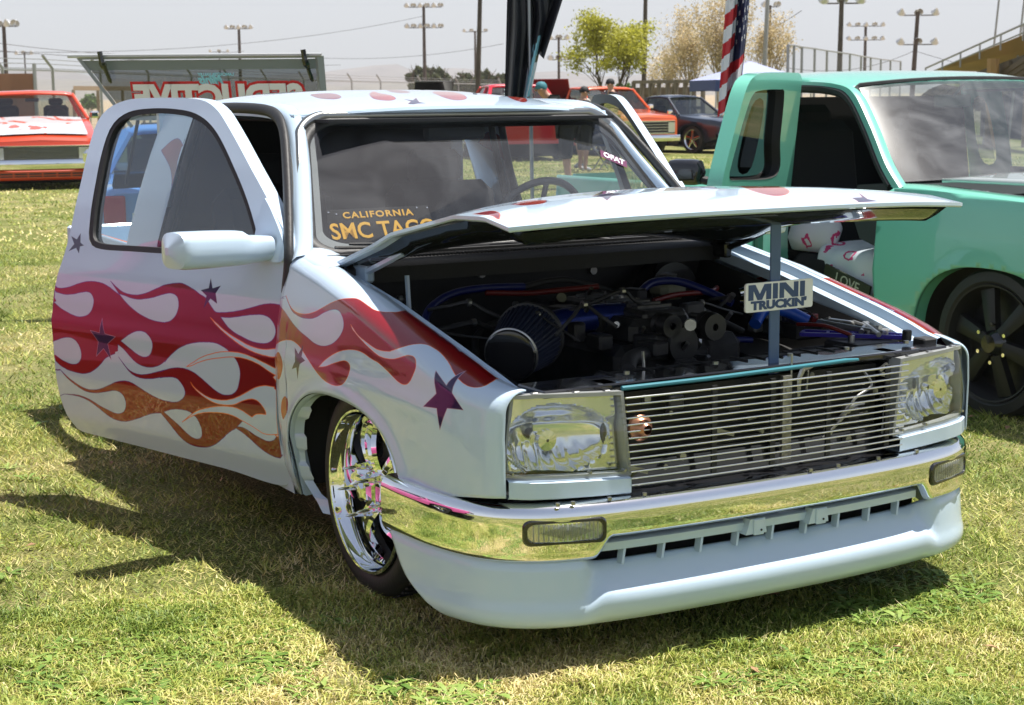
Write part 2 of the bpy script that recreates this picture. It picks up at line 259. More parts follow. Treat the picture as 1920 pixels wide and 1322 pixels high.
 ('1290 652 1277 660 1264 667 1251 674 1238 681 1226 688 1215 694 1203 699 1191 705 1180 709 1171 713 1161 716 1152 719 1143 721 1134 722 1125 723 1115 724 1105 724 1096 723 1086 722 1077 720 1068 717 1058 712 1049 707 1042 702 1036 696 1030 690 1026 684 1023 677 1021 670 1021 662 1022 655 1023 648 1026 640 1030 633 1033 626 1037 619 1041 613 1046 607 1051 602 1057 597 1064 593 1072 590 1080 587 1089 585 1099 584 1109 583 1119 584 1130 586 1141 588 1152 591 1163 595 1175 599 1186 604 1198 610 1211 616 1226 622 1241 629 1257 637 1274 645','B','p',1.6),
 ('1321 906 1307 897 1293 888 1279 879 1264 870 1249 862 1234 854 1218 846 1202 839 1186 832 1170 826 1153 819 1135 813 1117 808 1099 803 1081 799 1064 795 1048 792 1031 790 1016 788 1001 787 985 786 970 786 956 786 944 786 935 787 930 786 929 786 929 786 929 786 926 787 919 789 910 791 900 793 890 796 880 800 872 805 864 810 856 816 849 822 842 829 837 836 833 844 829 853 827 861 825 868 824 875 823 882 824 889 825 895 826 902 828 908 831 914 834 920 838 925 843 930 849 933 855 936 862 939 870 940 877 942 884 942 891 943 898 943 906 942 916 941 927 938 939 936 952 932 966 929 979 925 992 921 1004 918 1016 914 1030 910 1045 907 1063 903 1084 899 1105 896 1126 892 1144 890 1160 889 1174 889 1187 889 1200 890 1212 891 1224 892 1236 894 1247 896 1258 898 1268 900 1279 901 1290 902 1300 904 1311 905','B','p',1.6),
 ('493 854 482 855 470 855 458 855 446 856 434 857 423 858 411 860 400 862 388 864 376 866 363 868 350 871 337 874 324 876 312 878 301 880 291 882 282 884 272 885 261 886 249 888 235 889 222 891 209 892 198 892 187 892 177 891 168 889 159 888 151 885 142 882 134 878 127 873 120 868 114 863 108 857 103 851 99 845 95 839 93 833 91 827 91 820 91 814 93 807 94 801 97 796 100 790 104 785 108 780 113 776 118 771 124 768 130 764 137 761 145 758 153 756 161 755 170 753 180 753 190 752 200 752 212 752 224 752 236 753 248 754 261 756 274 758 288 761 301 764 315 767 328 771 342 774 356 777 369 781 382 785 393 789 404 794 415 799 426 804 437 810 447 818 458 827 470 836 482 845','B','p',1.6),
 ('975 298 963 302 952 306 941 310 929 314 917 318 904 321 891 323 877 326 864 328 851 329 838 330 824 331 811 331 798 331 787 331 778 330 769 328 762 327 755 325 747 322 739 318 732 314 724 309 717 304 710 298 705 292 700 285 696 278 693 270 690 263 687 256 685 250 684 243 684 237 684 231 685 224 686 218 688 211 691 205 695 200 700 196 705 192 712 189 719 187 726 185 733 184 741 184 750 184 758 186 767 187 776 190 784 193 793 198 803 202 812 207 821 213 831 219 841 225 851 232 862 238 873 245 885 251 896 257 908 263 920 269 931 275 942 281 953 286 964 292','B','p',1.3),
 ('398 299 389 307 380 314 371 321 362 328 353 335 342 332 331 329 320 327 310 324 300 321 291 319 283 316 275 313 266 310 258 307 249 303 239 300 229 296 220 293 210 291 200 290 190 290 180 290 170 291 159 292 149 293 138 294 127 296 116 298 105 300 107 298 109 296 111 294 113 292 116 289 119 285 123 281 128 276 133 271 138 267 145 264 153 261 161 258 169 256 178 255 187 255 197 255 207 257 218 259 228 261 237 263 247 266 257 268 267 271 276 274 286 278 296 282 306 286 316 289 325 293 333 295 340 297 348 299 355 300 362 301 369 301 376 301 384 301 391 300','B','p',1.3),
 ('570 845 560 840 551 836 542 831 532 826 522 821 510 815 498 808 486 802 473 795 460 790 448 785 435 780 423 775 410 771 398 767 385 763 373 760 361 756 348 753 335 749 323 746 310 742 298 739 286 736 273 734 261 731 249 730 237 728 226 727 214 726 202 725 191 725 180 725 169 725 156 726 143 727 129 729 115 732 100 735 84 737 78 740 78 743 78 747 77 749 77 752 78 743 78 733 79 723 80 713 81 692 81 693 81 694 81 695 81 696 81 697 94 694 105 693 116 693 126 693 137 694 149 695 162 695 175 696 188 698 200 699 212 701 223 702 234 704 246 707 258 709 272 712 287 716 302 719 317 724 331 728 345 732 357 737 370 741 383 746 395 751 408 756 421 761 434 766 446 772 459 777 472 784 485 790 498 797 510 804 522 811 532 817 541 824 550 831 560 838','B','o',2.2),
 ('756 571 744 577 732 584 721 590 708 596 696 602 683 609 671 616 657 623 644 629 629 635 614 641 599 646 583 652 567 656 551 661 536 665 520 670 505 673 489 677 474 680 459 682 445 684 430 686 415 687 401 688 387 689 372 689 358 690 344 690 329 689 315 688 301 687 287 685 273 683 260 680 246 678 232 675 218 672 205 668 192 665 180 662 169 659 158 657 147 654 137 651 127 649 119 646 110 644 100 641 87 639 84 640 84 634 84 628 85 622 85 616 85 609 86 603 87 579 87 572 87 565 87 571 91 578 100 585 108 591 91 604 103 607 113 610 122 613 131 616 141 620 152 624 163 629 175 634 188 639 201 644 215 648 230 651 245 655 260 658 275 660 289 662 303 663 317 664 331 665 345 665 359 664 374 663 388 662 403 661 418 659 432 657 447 655 461 652 476 649 492 646 509 643 527 640 545 636 563 632 581 628 597 624 613 619 629 614 644 609 658 604 673 599 687 593 700 587 713 582 724 578 732 575 739 574 745 573 750 572','B','o',2.2),
 ('731 491 726 486 722 482 717 477 712 473 705 468 698 464 689 459 680 455 670 450 659 446 647 442 634 437 621 433 607 430 593 427 580 425 566 424 553 424 540 424 526 424 513 425 500 425 487 427 473 429 459 431 445 435 430 439 415 443 400 448 386 454 371 460 356 466 341 474 326 481 312 488 298 495 285 502 272 509 259 515 246 521 233 526 220 530 207 534 194 537 181 540 169 542 158 543 146 543 133 543 119 543 101 543 104 536 95 532 89 529 89 525 92 483 94 440 97 396 100 352 103 288 108 289 113 290 119 291 124 292 108 301 119 299 129 297 139 295 149 293 159 292 169 291 180 290 190 290 200 290 210 291 220 293 229 296 239 300 249 303 258 307 266 310 275 313 283 316 291 318 300 321 310 324 322 327 333 331 345 334 355 336 366 339 376 342 385 345 395 348 405 350 415 352 425 354 435 355 445 356 456 357 469 357 481 357 495 357 509 356 523 355 539 354 556 352 573 350 590 348 606 346 621 343 636 341 651 338 664 334 676 331 687 328 696 326 704 323 712 319 721 316 731 312 741 308 752 304 763 299 774 294 785 288 797 282 809 275 821 269 833 262 817 272 801 282 786 293 771 302 756 311 743 319 731 325 720 332 708 337 695 343 681 349 667 354 652 358 637 363 622 367 606 371 591 376 575 379 559 383 544 386 529 389 513 391 498 394 483 396 469 397 455 398 441 399 428 400 415 401 403 400 392 400 381 398 371 396 361 394 352 392 343 390 334 387 325 383 317 380 309 377 303 375 296 372 291 370 285 368 279 366 274 369 268 373 263 377 257 380 251 383 244 386 236 388 227 389 219 391 211 392 203 393 196 393 188 393 181 394 173 394 173 397 173 400 173 403 173 406 175 409 177 414 181 419 185 424 190 429 195 433 200 438 206 443 212 447 218 451 225 454 232 457 239 459 247 460 254 461 263 461 271 461 280 459 289 457 299 455 308 452 317 449 326 446 335 443 345 439 354 435 364 431 375 426 385 421 396 417 408 413 421 410 434 408 448 406 462 404 475 403 488 402 500 402 511 401 523 401 535 402 547 403 559 405 570 407 582 410 594 413 607 417 621 421 634 426 648 431 660 437 672 443 684 449 695 455 704 462 712 467 718 473 722 477 725 482 728 486','B','o',2.2),
 ('1453 761 1423 679 1333 671 1409 624 1387 538 1449 593 1519 542 1491 627 1552 685 1470 679','S','l',1.2),
 ('601 1043 574 993 515 1011 547 970 529 918 583 940 628 887 615 952 662 977 603 992','S',None,0),
 ('1818 1188 1763 1173 1738 1209 1725 1158 1689 1143 1723 1136 1722 1097 1756 1126 1820 1104 1780 1146','S',None,0),]
DECALS['fender']=[
 ('1917 1261 1917 1260 1917 1259 1917 1258 1917 1257 1875 1262 1905 1257 1893 1256 1881 1255 1871 1254 1860 1254 1849 1255 1838 1256 1828 1258 1817 1260 1808 1262 1818 1276 1829 1290 1840 1305 1853 1319 1866 1334 1854 1323 1843 1311 1831 1300 1821 1289 1811 1280 1801 1273 1791 1266 1781 1260 1771 1256 1760 1252 1748 1248 1736 1246 1724 1244 1710 1243 1696 1243 1680 1244 1663 1245 1646 1247 1628 1250 1611 1254 1595 1258 1579 1263 1563 1269 1547 1275 1531 1282 1516 1289 1501 1297 1486 1306 1472 1314 1457 1323 1443 1331 1430 1340 1416 1348 1403 1357 1389 1364 1374 1371 1360 1378 1344 1383 1329 1389 1317 1394 1304 1400 1292 1404 1280 1409 1269 1413 1257 1417 1247 1421 1236 1426 1225 1430 1214 1433 1204 1435 1195 1435 1185 1434 1175 1433 1165 1431 1155 1428 1145 1426 1135 1423 1124 1420 1114 1417 1103 1414 1092 1411 1080 1408 1068 1404 1056 1401 1045 1400 1035 1400 1025 1401 1015 1403 1006 1406 997 1410 989 1414 981 1419 974 1425 969 1431 963 1437 959 1440 955 1443 952 1446 949 1450 947 1458 945 1469 945 1483 946 1500 943 1503 940 1502 938 1501 935 1501 879 1484 877 1484 875 1483 862 1479 795 1460 782 1456 715 1437 649 1418 631 1413 562 1392 493 1370 475 1364 405 1344 391 1340 330 1321 316 1316 302 1311 234 1295 235 1296 235 1296 236 1296 236 1291 244 1292 241 1285 238 1279 234 1273 231 1265 228 1257 225 1245 222 1232 220 1218 219 1205 221 1195 224 1186 227 1178 232 1172 237 1166 243 1161 249 1156 256 1153 263 1150 271 1148 278 1147 287 1148 295 1149 304 1151 313 1154 322 1158 330 1161 338 1165 346 1170 355 1175 365 1182 376 1190 388 1199 401 1209 414 1220 427 1229 439 1237 451 1245 463 1252 474 1258 484 1264 494 1269 504 1274 513 1278 522 1282 531 1285 539 1288 547 1290 554 1292 562 1293 570 1295 578 1296 586 1297 594 1298 603 1298 610 1298 618 1296 625 1294 631 1291 638 1288 644 1284 650 1279 657 1273 662 1267 669 1261 676 1254 683 1247 690 1239 699 1231 707 1223 717 1216 729 1208 742 1200 757 1194 771 1188 784 1183 792 1180 796 1177 799 1175 803 1174 813 1172 828 1170 847 1167 868 1165 890 1164 911 1164 929 1166 947 1170 965 1174 983 1179 1002 1184 1021 1189 1040 1195 1060 1200 1079 1207 1097 1214 1114 1223 1129 1232 1145 1243 1160 1253 1175 1263 1170 1258 1166 1252 1162 1247 1156 1241 1147 1234 1133 1227 1117 1218 1100 1209 1081 1200 1063 1192 1044 1184 1025 1175 1005 1167 986 1160 966 1153 948 1147 930 1141 912 1136 894 1131 875 1129 856 1128 835 1128 815 1130 795 1132 778 1135 763 1138 750 1142 737 1147 725 1152 713 1157 700 1162 687 1168 675 1173 663 1178 654 1182 644 1184 633 1185 623 1185 613 1183 605 1179 597 1174 590 1167 584 1158 579 1149 577 1140 576 1131 577 1122 580 1112 584 1102 589 1093 593 1083 599 1072 605 1062 611 1052 618 1044 624 1037 631 1031 638 1026 646 1023 655 1020 664 1019 674 1018 685 1019 696 1021 710 1024 725 1029 742 1036 760 1044 779 1052 796 1059 814 1066 832 1073 849 1079 867 1085 883 1090 899 1094 914 1096 928 1098 943 1100 957 1103 972 1106 988 1110 1003 1114 1019 1118 1034 1120 1049 1122 1064 1123 1079 1123 1094 1123 1110 1122 1127 1120 1144 1117 1162 1114 1181 1109 1199 1104 1217 1099 1235 1092 1253 1086 1272 1078 1290 1069 1309 1060 1328 1049 1347 1037 1365 1025 1381 1013 1395 1001 1407 989 1417 976 1428 964 1440 951 1426 955 1413 958 1399 961 1385 966 1370 971 1354 979 1338 987 1320 997 1302 1005 1284 1013 1265 1021 1246 1029 1227 1035 1209 1041 1194 1043 1180 1043 1168 1041 1158 1037 1150 1032 1145 1025 1142 1015 1141 1004 1142 991 1144 977 1146 965 1150 952 1156 940 1164 928 1173 917 1183 908 1194 900 1204 893 1214 887 1225 882 1237 878 1251 875 1267 874 1284 873 1301 874 1318 875 1333 877 1348 879 1363 883 1378 887 1392 891 1408 897 1422 903 1435 909 1448 915 1461 922 1474 929 1486 936 1499 943 1512 951 1526 959 1540 967 1555 976 1570 985 1585 994 1597 1002 1608 1009 1618 1016 1627 1022 1636 1028 1647 1033 1658 1039 1670 1044 1684 1049 1697 1053 1710 1056 1724 1059 1738 1060 1752 1061 1766 1060 1782 1058 1799 1055 1817 1051 1835 1045 1853 1039 1870 1032 1886 1024 1902 1014 1917 1004 1917 995 1917 986 1917 1021 1917 1054 1917 1086 1917 1119 1917 1150 1917 1172 1917 1195 1917 1217 1917 1239','R','o',1.8),
 ('1917 1263 1916 1256 1900 1249 1884 1242 1869 1235 1855 1228 1841 1221 1829 1213 1816 1205 1804 1198 1792 1191 1780 1184 1768 1178 1757 1171 1745 1165 1732 1159 1719 1153 1706 1148 1693 1142 1679 1137 1665 1132 1649 1127 1632 1122 1615 1118 1598 1113 1582 1109 1567 1104 1553 1100 1539 1096 1525 1092 1511 1089 1497 1087 1484 1085 1470 1084 1457 1084 1444 1084 1430 1085 1417 1087 1404 1089 1392 1092 1379 1096 1366 1100 1354 1105 1341 1110 1330 1116 1319 1123 1308 1131 1298 1139 1288 1148 1279 1158 1271 1167 1264 1176 1258 1185 1253 1194 1248 1203 1245 1211 1242 1220 1240 1228 1240 1236 1240 1244 1241 1251 1242 1259 1245 1267 1248 1274 1252 1281 1257 1288 1262 1295 1268 1301 1275 1307 1282 1313 1290 1318 1297 1321 1304 1324 1312 1326 1320 1327 1328 1327 1338 1327 1348 1325 1359 1323 1370 1320 1382 1316 1394 1312 1407 1306 1422 1300 1436 1294 1449 1288 1461 1281 1473 1274 1485 1266 1497 1259 1509 1252 1521 1247 1533 1242 1545 1237 1558 1233 1572 1230 1586 1227 1601 1225 1617 1223 1633 1222 1648 1221 1662 1221 1677 1221 1691 1223 1705 1224 1719 1227 1733 1230 1746 1232 1759 1236 1772 1242 1786 1250 1801 1262 1817 1277 1833 1293 1850 1311 1869 1328 1882 1324 1895 1319 1908 1314 1878 1312 1917 1305 1917 1297 1917 1288 1917 1280 1917 1271','B','p',1.6),
 ('715 1437 711 1436 708 1435 704 1434 648 1411 645 1412 642 1414 639 1415 636 1414 634 1413 616 1405 606 1401 596 1398 587 1396 578 1395 570 1394 559 1391 556 1390 552 1389 549 1388 493 1360 489 1367 484 1367 480 1366 475 1364 470 1363 467 1362 412 1346 409 1345 405 1344 402 1343 474 1364 547 1387 567 1393 639 1415 712 1436 713 1436 713 1436 714 1436 714 1437','B','p',1.2),
 ('1882 960 1872 958 1861 952 1850 943 1839 932 1835 922 1831 913 1830 903 1830 892 1832 880 1837 868 1845 854 1856 837 1867 820 1879 807 1889 799 1898 799 1908 803 1903 815 1905 827 1908 839 1910 852 1912 866 1914 882 1916 896 1917 909 1917 920 1912 932 1901 945 1891 955','O',None,0),
 ('1827 715 1820 714 1813 711 1805 706 1800 699 1797 691 1796 681 1797 669 1799 656 1802 643 1806 630 1807 616 1825 602 1837 587 1849 577 1858 572 1866 574 1873 582 1878 593 1881 605 1883 617 1883 629 1881 643 1877 657 1873 670 1867 681 1861 691 1852 700 1844 707 1835 712','O',None,0),
 ('451 1151 362 1095 349 1239 322 1070 254 1012 342 983 385 860 404 958 491 938 416 1033','S','l',1.2),
 ('1712 1024 1664 990 1623 1058 1626 980 1582 963 1634 931 1675 840 1674 905 1727 887 1687 936','S',None,0),]
DECALS['roof']=[
 ('463 774 479 794 497 805 516 809 533 809 549 807 562 803 574 795 585 783 591 767 593 744 589 714 579 675 567 633 553 593 538 557 524 525 509 496 498 479 486 464 476 453 465 446 455 441 445 439 435 441 427 447 419 456 410 469 403 486 397 505 399 538 407 580 418 633 432 687 447 738','R','p',1),
 ('741 619 770 673 803 727 834 775 860 812 877 832 881 827 874 802 862 765 849 724 839 689 835 658 833 627 830 595 826 560 817 524 805 482 799 455 792 430 783 405 774 383 763 364 750 346 736 330 722 317 709 308 698 303 687 302 676 304 667 309 659 317 653 326 647 338 644 353 642 371 645 393 652 420 663 454 680 495 711 561','O','p',1),
 ('1208 753 1240 792 1271 812 1299 816 1322 811 1338 802 1347 786 1349 760 1344 723 1332 678 1315 628 1290 566 1260 498 1243 455 1229 422 1216 394 1201 370 1185 347 1168 327 1151 310 1136 297 1121 288 1107 282 1093 279 1081 281 1073 288 1068 301 1065 319 1065 342 1067 368 1071 399 1078 438 1091 493 1130 590 1171 683','O','p',1),
 ('1641 692 1611 634 1623 628 1639 620 1655 612 1632 550 1642 544 1652 539 1661 534 1669 530 1659 502 1620 434 1596 390 1572 350 1550 315 1531 287 1513 264 1495 244 1480 229 1468 222 1460 222 1456 231 1455 247 1459 272 1466 303 1475 338 1490 383 1511 440 1574 563 1644 691','O','p',1),
 ('1025 953 1044 975 1055 969 1077 978 1089 964 1096 945 1096 918 1098 890 1096 858 1091 826 1084 797 1073 770 1058 742 1041 715 1024 694 1010 681 995 675 978 675 964 680 953 693 950 714 955 750 968 801 985 858 1003 908','R','p',1),
 ('1586 939 1592 936 1605 930 1621 921 1603 858 1616 851 1625 847 1598 787 1605 784 1609 782 1609 782 1605 784 1586 769 1508 666 1471 629 1458 629 1467 667 1499 747 1568 885 1588 938','R','p',1),
 ('1753 485 1759 482 1770 476 1784 468 1797 462 1806 456 1813 453 1818 450 1822 448 1824 447 1823 447 1819 449 1812 453 1803 458 1794 463 1785 468 1777 472 1768 477 1759 482 1754 485','R','p',1),
 ('801 356 833 305 899 390 830 234 850 193 795 188 760 168 731 180 796 261','S','O',1),]
DECALS['hood']=[
 ('1329 823 1339 814 1348 805 1358 796 1333 736 1343 726 1355 715 1367 704 1380 692 1392 681 1402 671 1412 663 1325 522 1299 467 1283 431 1267 400 1250 372 1229 344 1208 319 1187 297 1172 284 1160 276 1147 271 1136 268 1125 268 1116 269 1110 274 1104 281 1101 291 1102 308 1105 327 1108 349 1114 375 1120 402 1128 432 1137 461 1150 497 1195 579 1293 738 1336 816','O','o',2),
 ('1398 202 1453 212 1510 308 1451 179 1470 143 1396 129 1370 127 1385 160','S','O',1),
 ('1791 178 1905 233 1853 197 1844 209','S',None,0),
 ('303 673 329 699 354 725 377 747 396 760 408 758 416 742 419 713 417 677 415 645 412 621 403 597 388 569 370 541 352 519 339 509 327 507 314 511 302 521 293 534 287 550 285 567 286 587 289 609 292 632','O','p',1),
 ('110 559 123 558 138 560 152 561 164 559 170 550 170 532 166 509 160 483 152 457 142 429 132 405 123 385 113 368 104 353 99 344 96 342 95 343 95 348 95 354 96 361 97 368 99 377 101 388 104 401 104 417 105 439 107 467 107 496 108 528','R','o',1.5),
 ('548 543 781 864 672 613 686 517 588 481 523 398 553 479','S','O',1),]
DECALS['cab']=[
 ('213 1699 199 1705 186 1711 173 1714 160 1716 147 1715 133 1711 118 1705 104 1697 89 1687 75 1676 85 1667 84 1655 83 1642 83 1626 82 1607 81 1582 68 1546 68 1516 68 1486 68 1462 68 1441 68 1420 68 1404 68 1394 68 1394 68 1409 68 1436 81 1471 103 1505 128 1534 156 1557 187 1578 219 1598 254 1618 288 1639 273 1652 257 1665 242 1678 227 1689','R','p',2),
 ('76 1766 77 1733 74 1750 76 1705 78 1666 81 1689 84 1678 81 1717 73 1724 78 1733','S',None,0),]
DECALS['bed']=[
 ('1002 1043 1001 1043 962 1043 885 1043 808 1043 768 1043 728 1043 651 1043 611 1043 534 1043 532 1043 494 1043 494 1043 531 1043 531 1043 530 1043 529 1043 528 1043 490 1043 489 1043 489 1043 526 1043 528 1043 566 1043 605 1043 606 1043 607 1043 645 1043 646 1043 647 1043 648 1043 648 1043 687 1043 687 1043 688 1043 726 1043 727 1043 727 1043 765 1043 765 1043 804 1043 843 1043 883 1043 924 1043 1001 1043','R','p',2),
 ('528 1043 489 1043 489 1043 451 1043 450 1043 412 1043 411 1043 383 1043 383 1043 383 1043 383 1043 383 1043 383 1043 383 1043 383 1043 383 1043 383 1043 383 1043 383 1043 383 1043 383 1043 383 1043 383 1043 383 1043 383 1043 383 1043 383 1043 383 1043 383 1043 383 1043 383 1043 383 1043 383 1043 383 1043 383 1043 383 1043 383 1043 383 1043 383 1043 383 1043 383 1043 383 1043 383 1043 383 1043 383 1043 383 1043 383 1043 383 1043 383 1043 383 1043 383 1043 404 1043 404 1043 405 1043 405 1043 406 1043 406 1043 407 1043 408 1043 409 1043 447 1043 447 1043 486 1043 486 1043 525 1043 563 1043 564 1043 603 1043 605 1043 643 1043 644 1043 645 1043 645 1043 644 1043 644 1043 645 1043 683 1043 685 1043 724 1043 726 1043 726 1043 725 1043 685 1043 607 1043 567 1043','R','p',2),
 ('1041 1043 1002 1043 962 1043 922 1043 882 1043 842 1043 802 1043 762 1043 723 1043 683 1043 645 1043 643 1043 605 1043 605 1043 604 1043 603 1043 564 1043 525 1043 486 1043 484 1043 444 1043 405 1043 402 1043 383 1043 383 1043 383 1043 383 1043 383 1043 383 1043 383 1043 383 1043 383 1043 383 1043 383 1043 383 1043 383 1043 383 1043 383 1043 395 1043 399 1043 403 1043 444 1043 523 1043 564 1043 642 1043 683 1043 761 1043 840 1043 881 1043 959 1043 999 1043 1039 1043 1078 1043 1079 1043 1079 1043','O','o',2),]
for _k in DECALS: DECALS[_k]=[([(a/2000,b/2000) for a,b in zip(list(map(int,q.split()))[::2],list(map(int,q.split()))[1::2])],DC[c],DC[o],w) for q,c,o,w in DECALS[_k]]
# ---------------------------------------------------------------- the flame-painted mini truck
# truck frame = world frame: X across (+X is the driver's side), Y back along the truck, Z up
ZZ=[.10,.15,.235,.30,.45,.60,.72,.82,.90,.95,1.05,1.2,1.38,1.45]
WW=[.755,.775,.80,.825,.842,.845,.838,.822,.80,.787,.757,.705,.635,.61]
def WID(z): return itp(z,ZZ,WW)
def sstep(a,b,x): 
    t=min(1,max(0,(x-a)/(b-a))); return t*t*(3-2*t)
truck=thing('mini_truck','low light-blue mini truck with red flame paint, doors and hood open','pickup truck',(0,0,0))
T=truck
def side_poly(pts,s): return [(s*abs(x),y,z) for x,y,z in pts]
# --- front fenders
HXF=[.03,.149,.231,.373,.618,.783,1.071,1.30]; HZF=[.712,.728,.752,.787,.840,.876,.924,.953]
def fender_low(Y):
    # rim of the panel seen from the side: bumper gap, wheel arch, sill
    c=.835; a=.405; zc=.30; h=.285
    if Y<c-a+.012: return .425+.03*sstep(.3,.0,Y)
    if Y>c+a-.006: return .215
    t=abs(Y-c)/a; z=zc+h*(1-t**2.5)**(1/2.5)
    if Y<c: return max(z,.40)
    return z if t<.985 else .215+(z-.215)*.6
FD={}
for s in (-1,1):
    ys=list(np.linspace(.034,.40,22))+list(np.linspace(.41,.445,14))+list(np.linspace(.455,1.19,64))+list(np.linspace(1.195,1.236,16))+[1.245,1.27,1.29,1.312]
    P=[]
    for Y in ys:
        zl=fender_low(Y); zt=itp(Y,HXF,HZF); row=[]
        nar=.062*max(0,(.36-Y)/.36)**2.0+ .022*max(0,(.075-Y)/.041)**2
        # flare round the arch
        for k in range(34):
            v=k/33
            if v<.72: z=zl+(zt-.055-zl)*(v/.72); x=WID(z)-nar; ar=0
            else:
                q=(v-.72)/.28; th=q*pi/2*.98
                z0=zt-.055; x0=WID(z0)-nar; xi=.735-nar*.35
                x=xi+(x0-xi)*cos(th); z=z0+.055*sin(th)
            # soft character line and flare
            g=math.hypot((Y-.835)/.405,(max(z,.3)-.30)/.285) if z>.2 else 2
            x+= .012*math.exp(-((g-1.03)/.10)**2)*(1 if z<.62 else 0.6)
            x+= .006*math.exp(-((z-.64)/.03)**2)*sstep(.1,.4,Y)
            row.append((s*x,Y,z))
        P.append(row)
    mb=MB().grid(P)
    # rolled lip inside the arch and the drip rail beside the engine bay
    o=mb.build('fender',None,T,50)
    if s==1: o['label']='far front fender with blue inner rail'
    FD[s]=o
    def fuv(co):
        return np.stack([(co[:,1]+.03)/1.40,(co[:,2]-.15+.9*(.845-np.abs(co[:,0])))/1.05],1)
    setuv(o,fuv); mod(o,'SOLIDIFY',thickness=.004,offset=1 if s==-1 else -1)
    # arch flange
    pf=[]
    for Y in np.linspace(.452,1.238,60):
        z=fender_low(Y); x=WID(z)+.010; pf.append([(s*(x-.002),Y,z-.001),(s*(x-.012),Y,z-.007),(s*(x-.045),Y,z-.004)])
    MB().grid(pf).build('arch_flange',WHITE,o,60)
    # inner rail at the hood gap
    ra=[]
    for Y in np.linspace(.10,1.24,40):
        zt=itp(Y,HXF,HZF); nar=.072*max(0,(.36-Y)/.36)**2.0; xi=.735-nar*.35
        ra.append([(s*xi,Y,zt-.001),(s*(xi-.012),Y,zt-.004),(s*(xi-.018),Y,zt-.030),(s*(xi-.052),Y,zt-.034),(s*(xi-.060),Y,zt-.028),(s*(xi-.064),Y,zt-.060)])
    MB().grid(ra).build('inner_rail',WHITE,o,25)
    # scalloped inner bracket of the arch, rear side
    ys_=[];zs=[z for z in np.linspace(.60,.175,46)]
    outer=[];inner=[]
    for i,z in enumerate(zs):
        yy=.835+.405*max(0,1-min(1,max(0,(z-.30)/.285))**2.5)**(1/2.5)-.004
        if z<.30: yy=1.236-.25*((.30-z)/.13)**2*.45
        wv=.016+.020*(1 if sin(i*.62)>.15 else 0)+ (.02 if z<.22 else 0)
        outer.append((s*(WID(max(z,.2))-.006),yy,z)); inner.append((s*(WID(max(z,.2))-.03),yy-wv,z))
    MB().grid([[a,b] for a,b in zip(outer,inner)]).build('arch_bracket',WHITE,o,40)
    # wheel housing
    wh=[]
    for Y in np.linspace(.40,1.27,24):
        t=abs(Y-.835)/.44; z=.28+.34*max(0,1-min(t,1)**3)**(1/3)
        wh.append([(s*.80,Y,z+.01),(s*.60,Y,z+.02),(s*.47,Y,z),(s*.47,Y,.12)])
    MB().grid(wh).build('wheel_housing',BLACKM,T)
    for y_,z_,h_ in ((1.25,.42,.36),(.40,.36,.32)): MB().box((s*.63,y_,z_),(.34,.01,h_)).build('splash_panel',BLACKM,T)
# --- hood, propped open
def hood_pt(u,v):
    Y=1.13+( -.035*(1-u*u) + .055*abs(u)**3 -1.13)*v + .03*(1-u*u)*(1-v)
    Ys=[-.05,.05,.185,.353,.743,.868,1.092,1.16]; Zs=[1.092,1.110,1.128,1.122,1.050,1.008,.945,.925]
    ze=itp(Y,Ys,Zs); zc=itp(Y,[-.06,0,.1,.25,.5,.8,1.16],[1.126,1.139,1.155,1.166,1.160,1.105,1.0])
    q=abs(u)**2.6; z=zc+(ze-zc)*q
    X=u*(.725+.02*v**2)
    return (X,Y,z)
NU,NV=56,44
us=[sin(-pi/2+pi*i/NU)*.3+(-1+2*i/NU)*.7 for i in range(NU+1)]
vs_=[j/NV for j in range(NV+1)]
mb=MB().grid([[hood_pt(u,v) for v in vs_] for u in us])
hood=mb.build('hood',None,T,50,fixn=True)
setuv(hood,lambda co: np.stack([(co[:,0]+.80)/1.6,(co[:,1]+.1)/1.4],1))
# folded edge
ed=[]
loop=[hood_pt(u,1) for u in us]+[hood_pt(1,v) for v in vs_[::-1]][1:]
loop=[hood_pt(-1,v) for v in vs_][:-1]+loop
ce=Vector((0,.55,0))
rows=[]
for p in loop:
    p=Vector(p); i=(Vector((ce.x,ce.y,p.z))-p).normalized()
    rows.append([p, p+Vector((0,0,-.009)), p+i*.006+Vector((0,0,-.013)), p+i*.035+Vector((0,0,-.012))])
MB().grid(rows).build('hood_edge',WHITE,hood,30)
# pressed inner panel under the hood
inn=[]
for i,u in enumerate(np.linspace(-.955,.955,61)):
    row=[]
    for j,v in enumerate(np.linspace(.03,.965,49)):
        x,y,z=hood_pt(u,v)
        e=min((1-abs(u))*.725,(1-v)*1.1,v*1.1+.02)
        d=.012+.058*sstep(.015,.085,e)*(1-.45*sstep(.25,.0,v))
        cut=max(sstep(.16,.22,abs(u+.0)*.725)*0,0)
        # two big recessed fields and ribs
        fx=abs(abs(u)*.725-.36); fy=abs(v-.48)
        rec=sstep(.26,.22,fx)*sstep(.36,.31,fy)
        d-= .022*rec
        row.append((x,y,z-d))
    inn.append(row)
MB().grid(inn).build('inner_panel',pm('hood_underside_black',(.02,.025,.024),.12,coat=1,coatr=.02,var=.2,vscale=3),hood,60)
for s in (-1,1):
    mb=MB(); mb.box((s*.66,1.10,.905),(.03,.16,.05),bev=.006); mb.tube([(s*.665,1.04,.91),(s*.66,.9,.955),(s*.65,.82,.985)],.011,6); mb.build('hood_hinge',WHITE if s<0 else BLACKG,T)
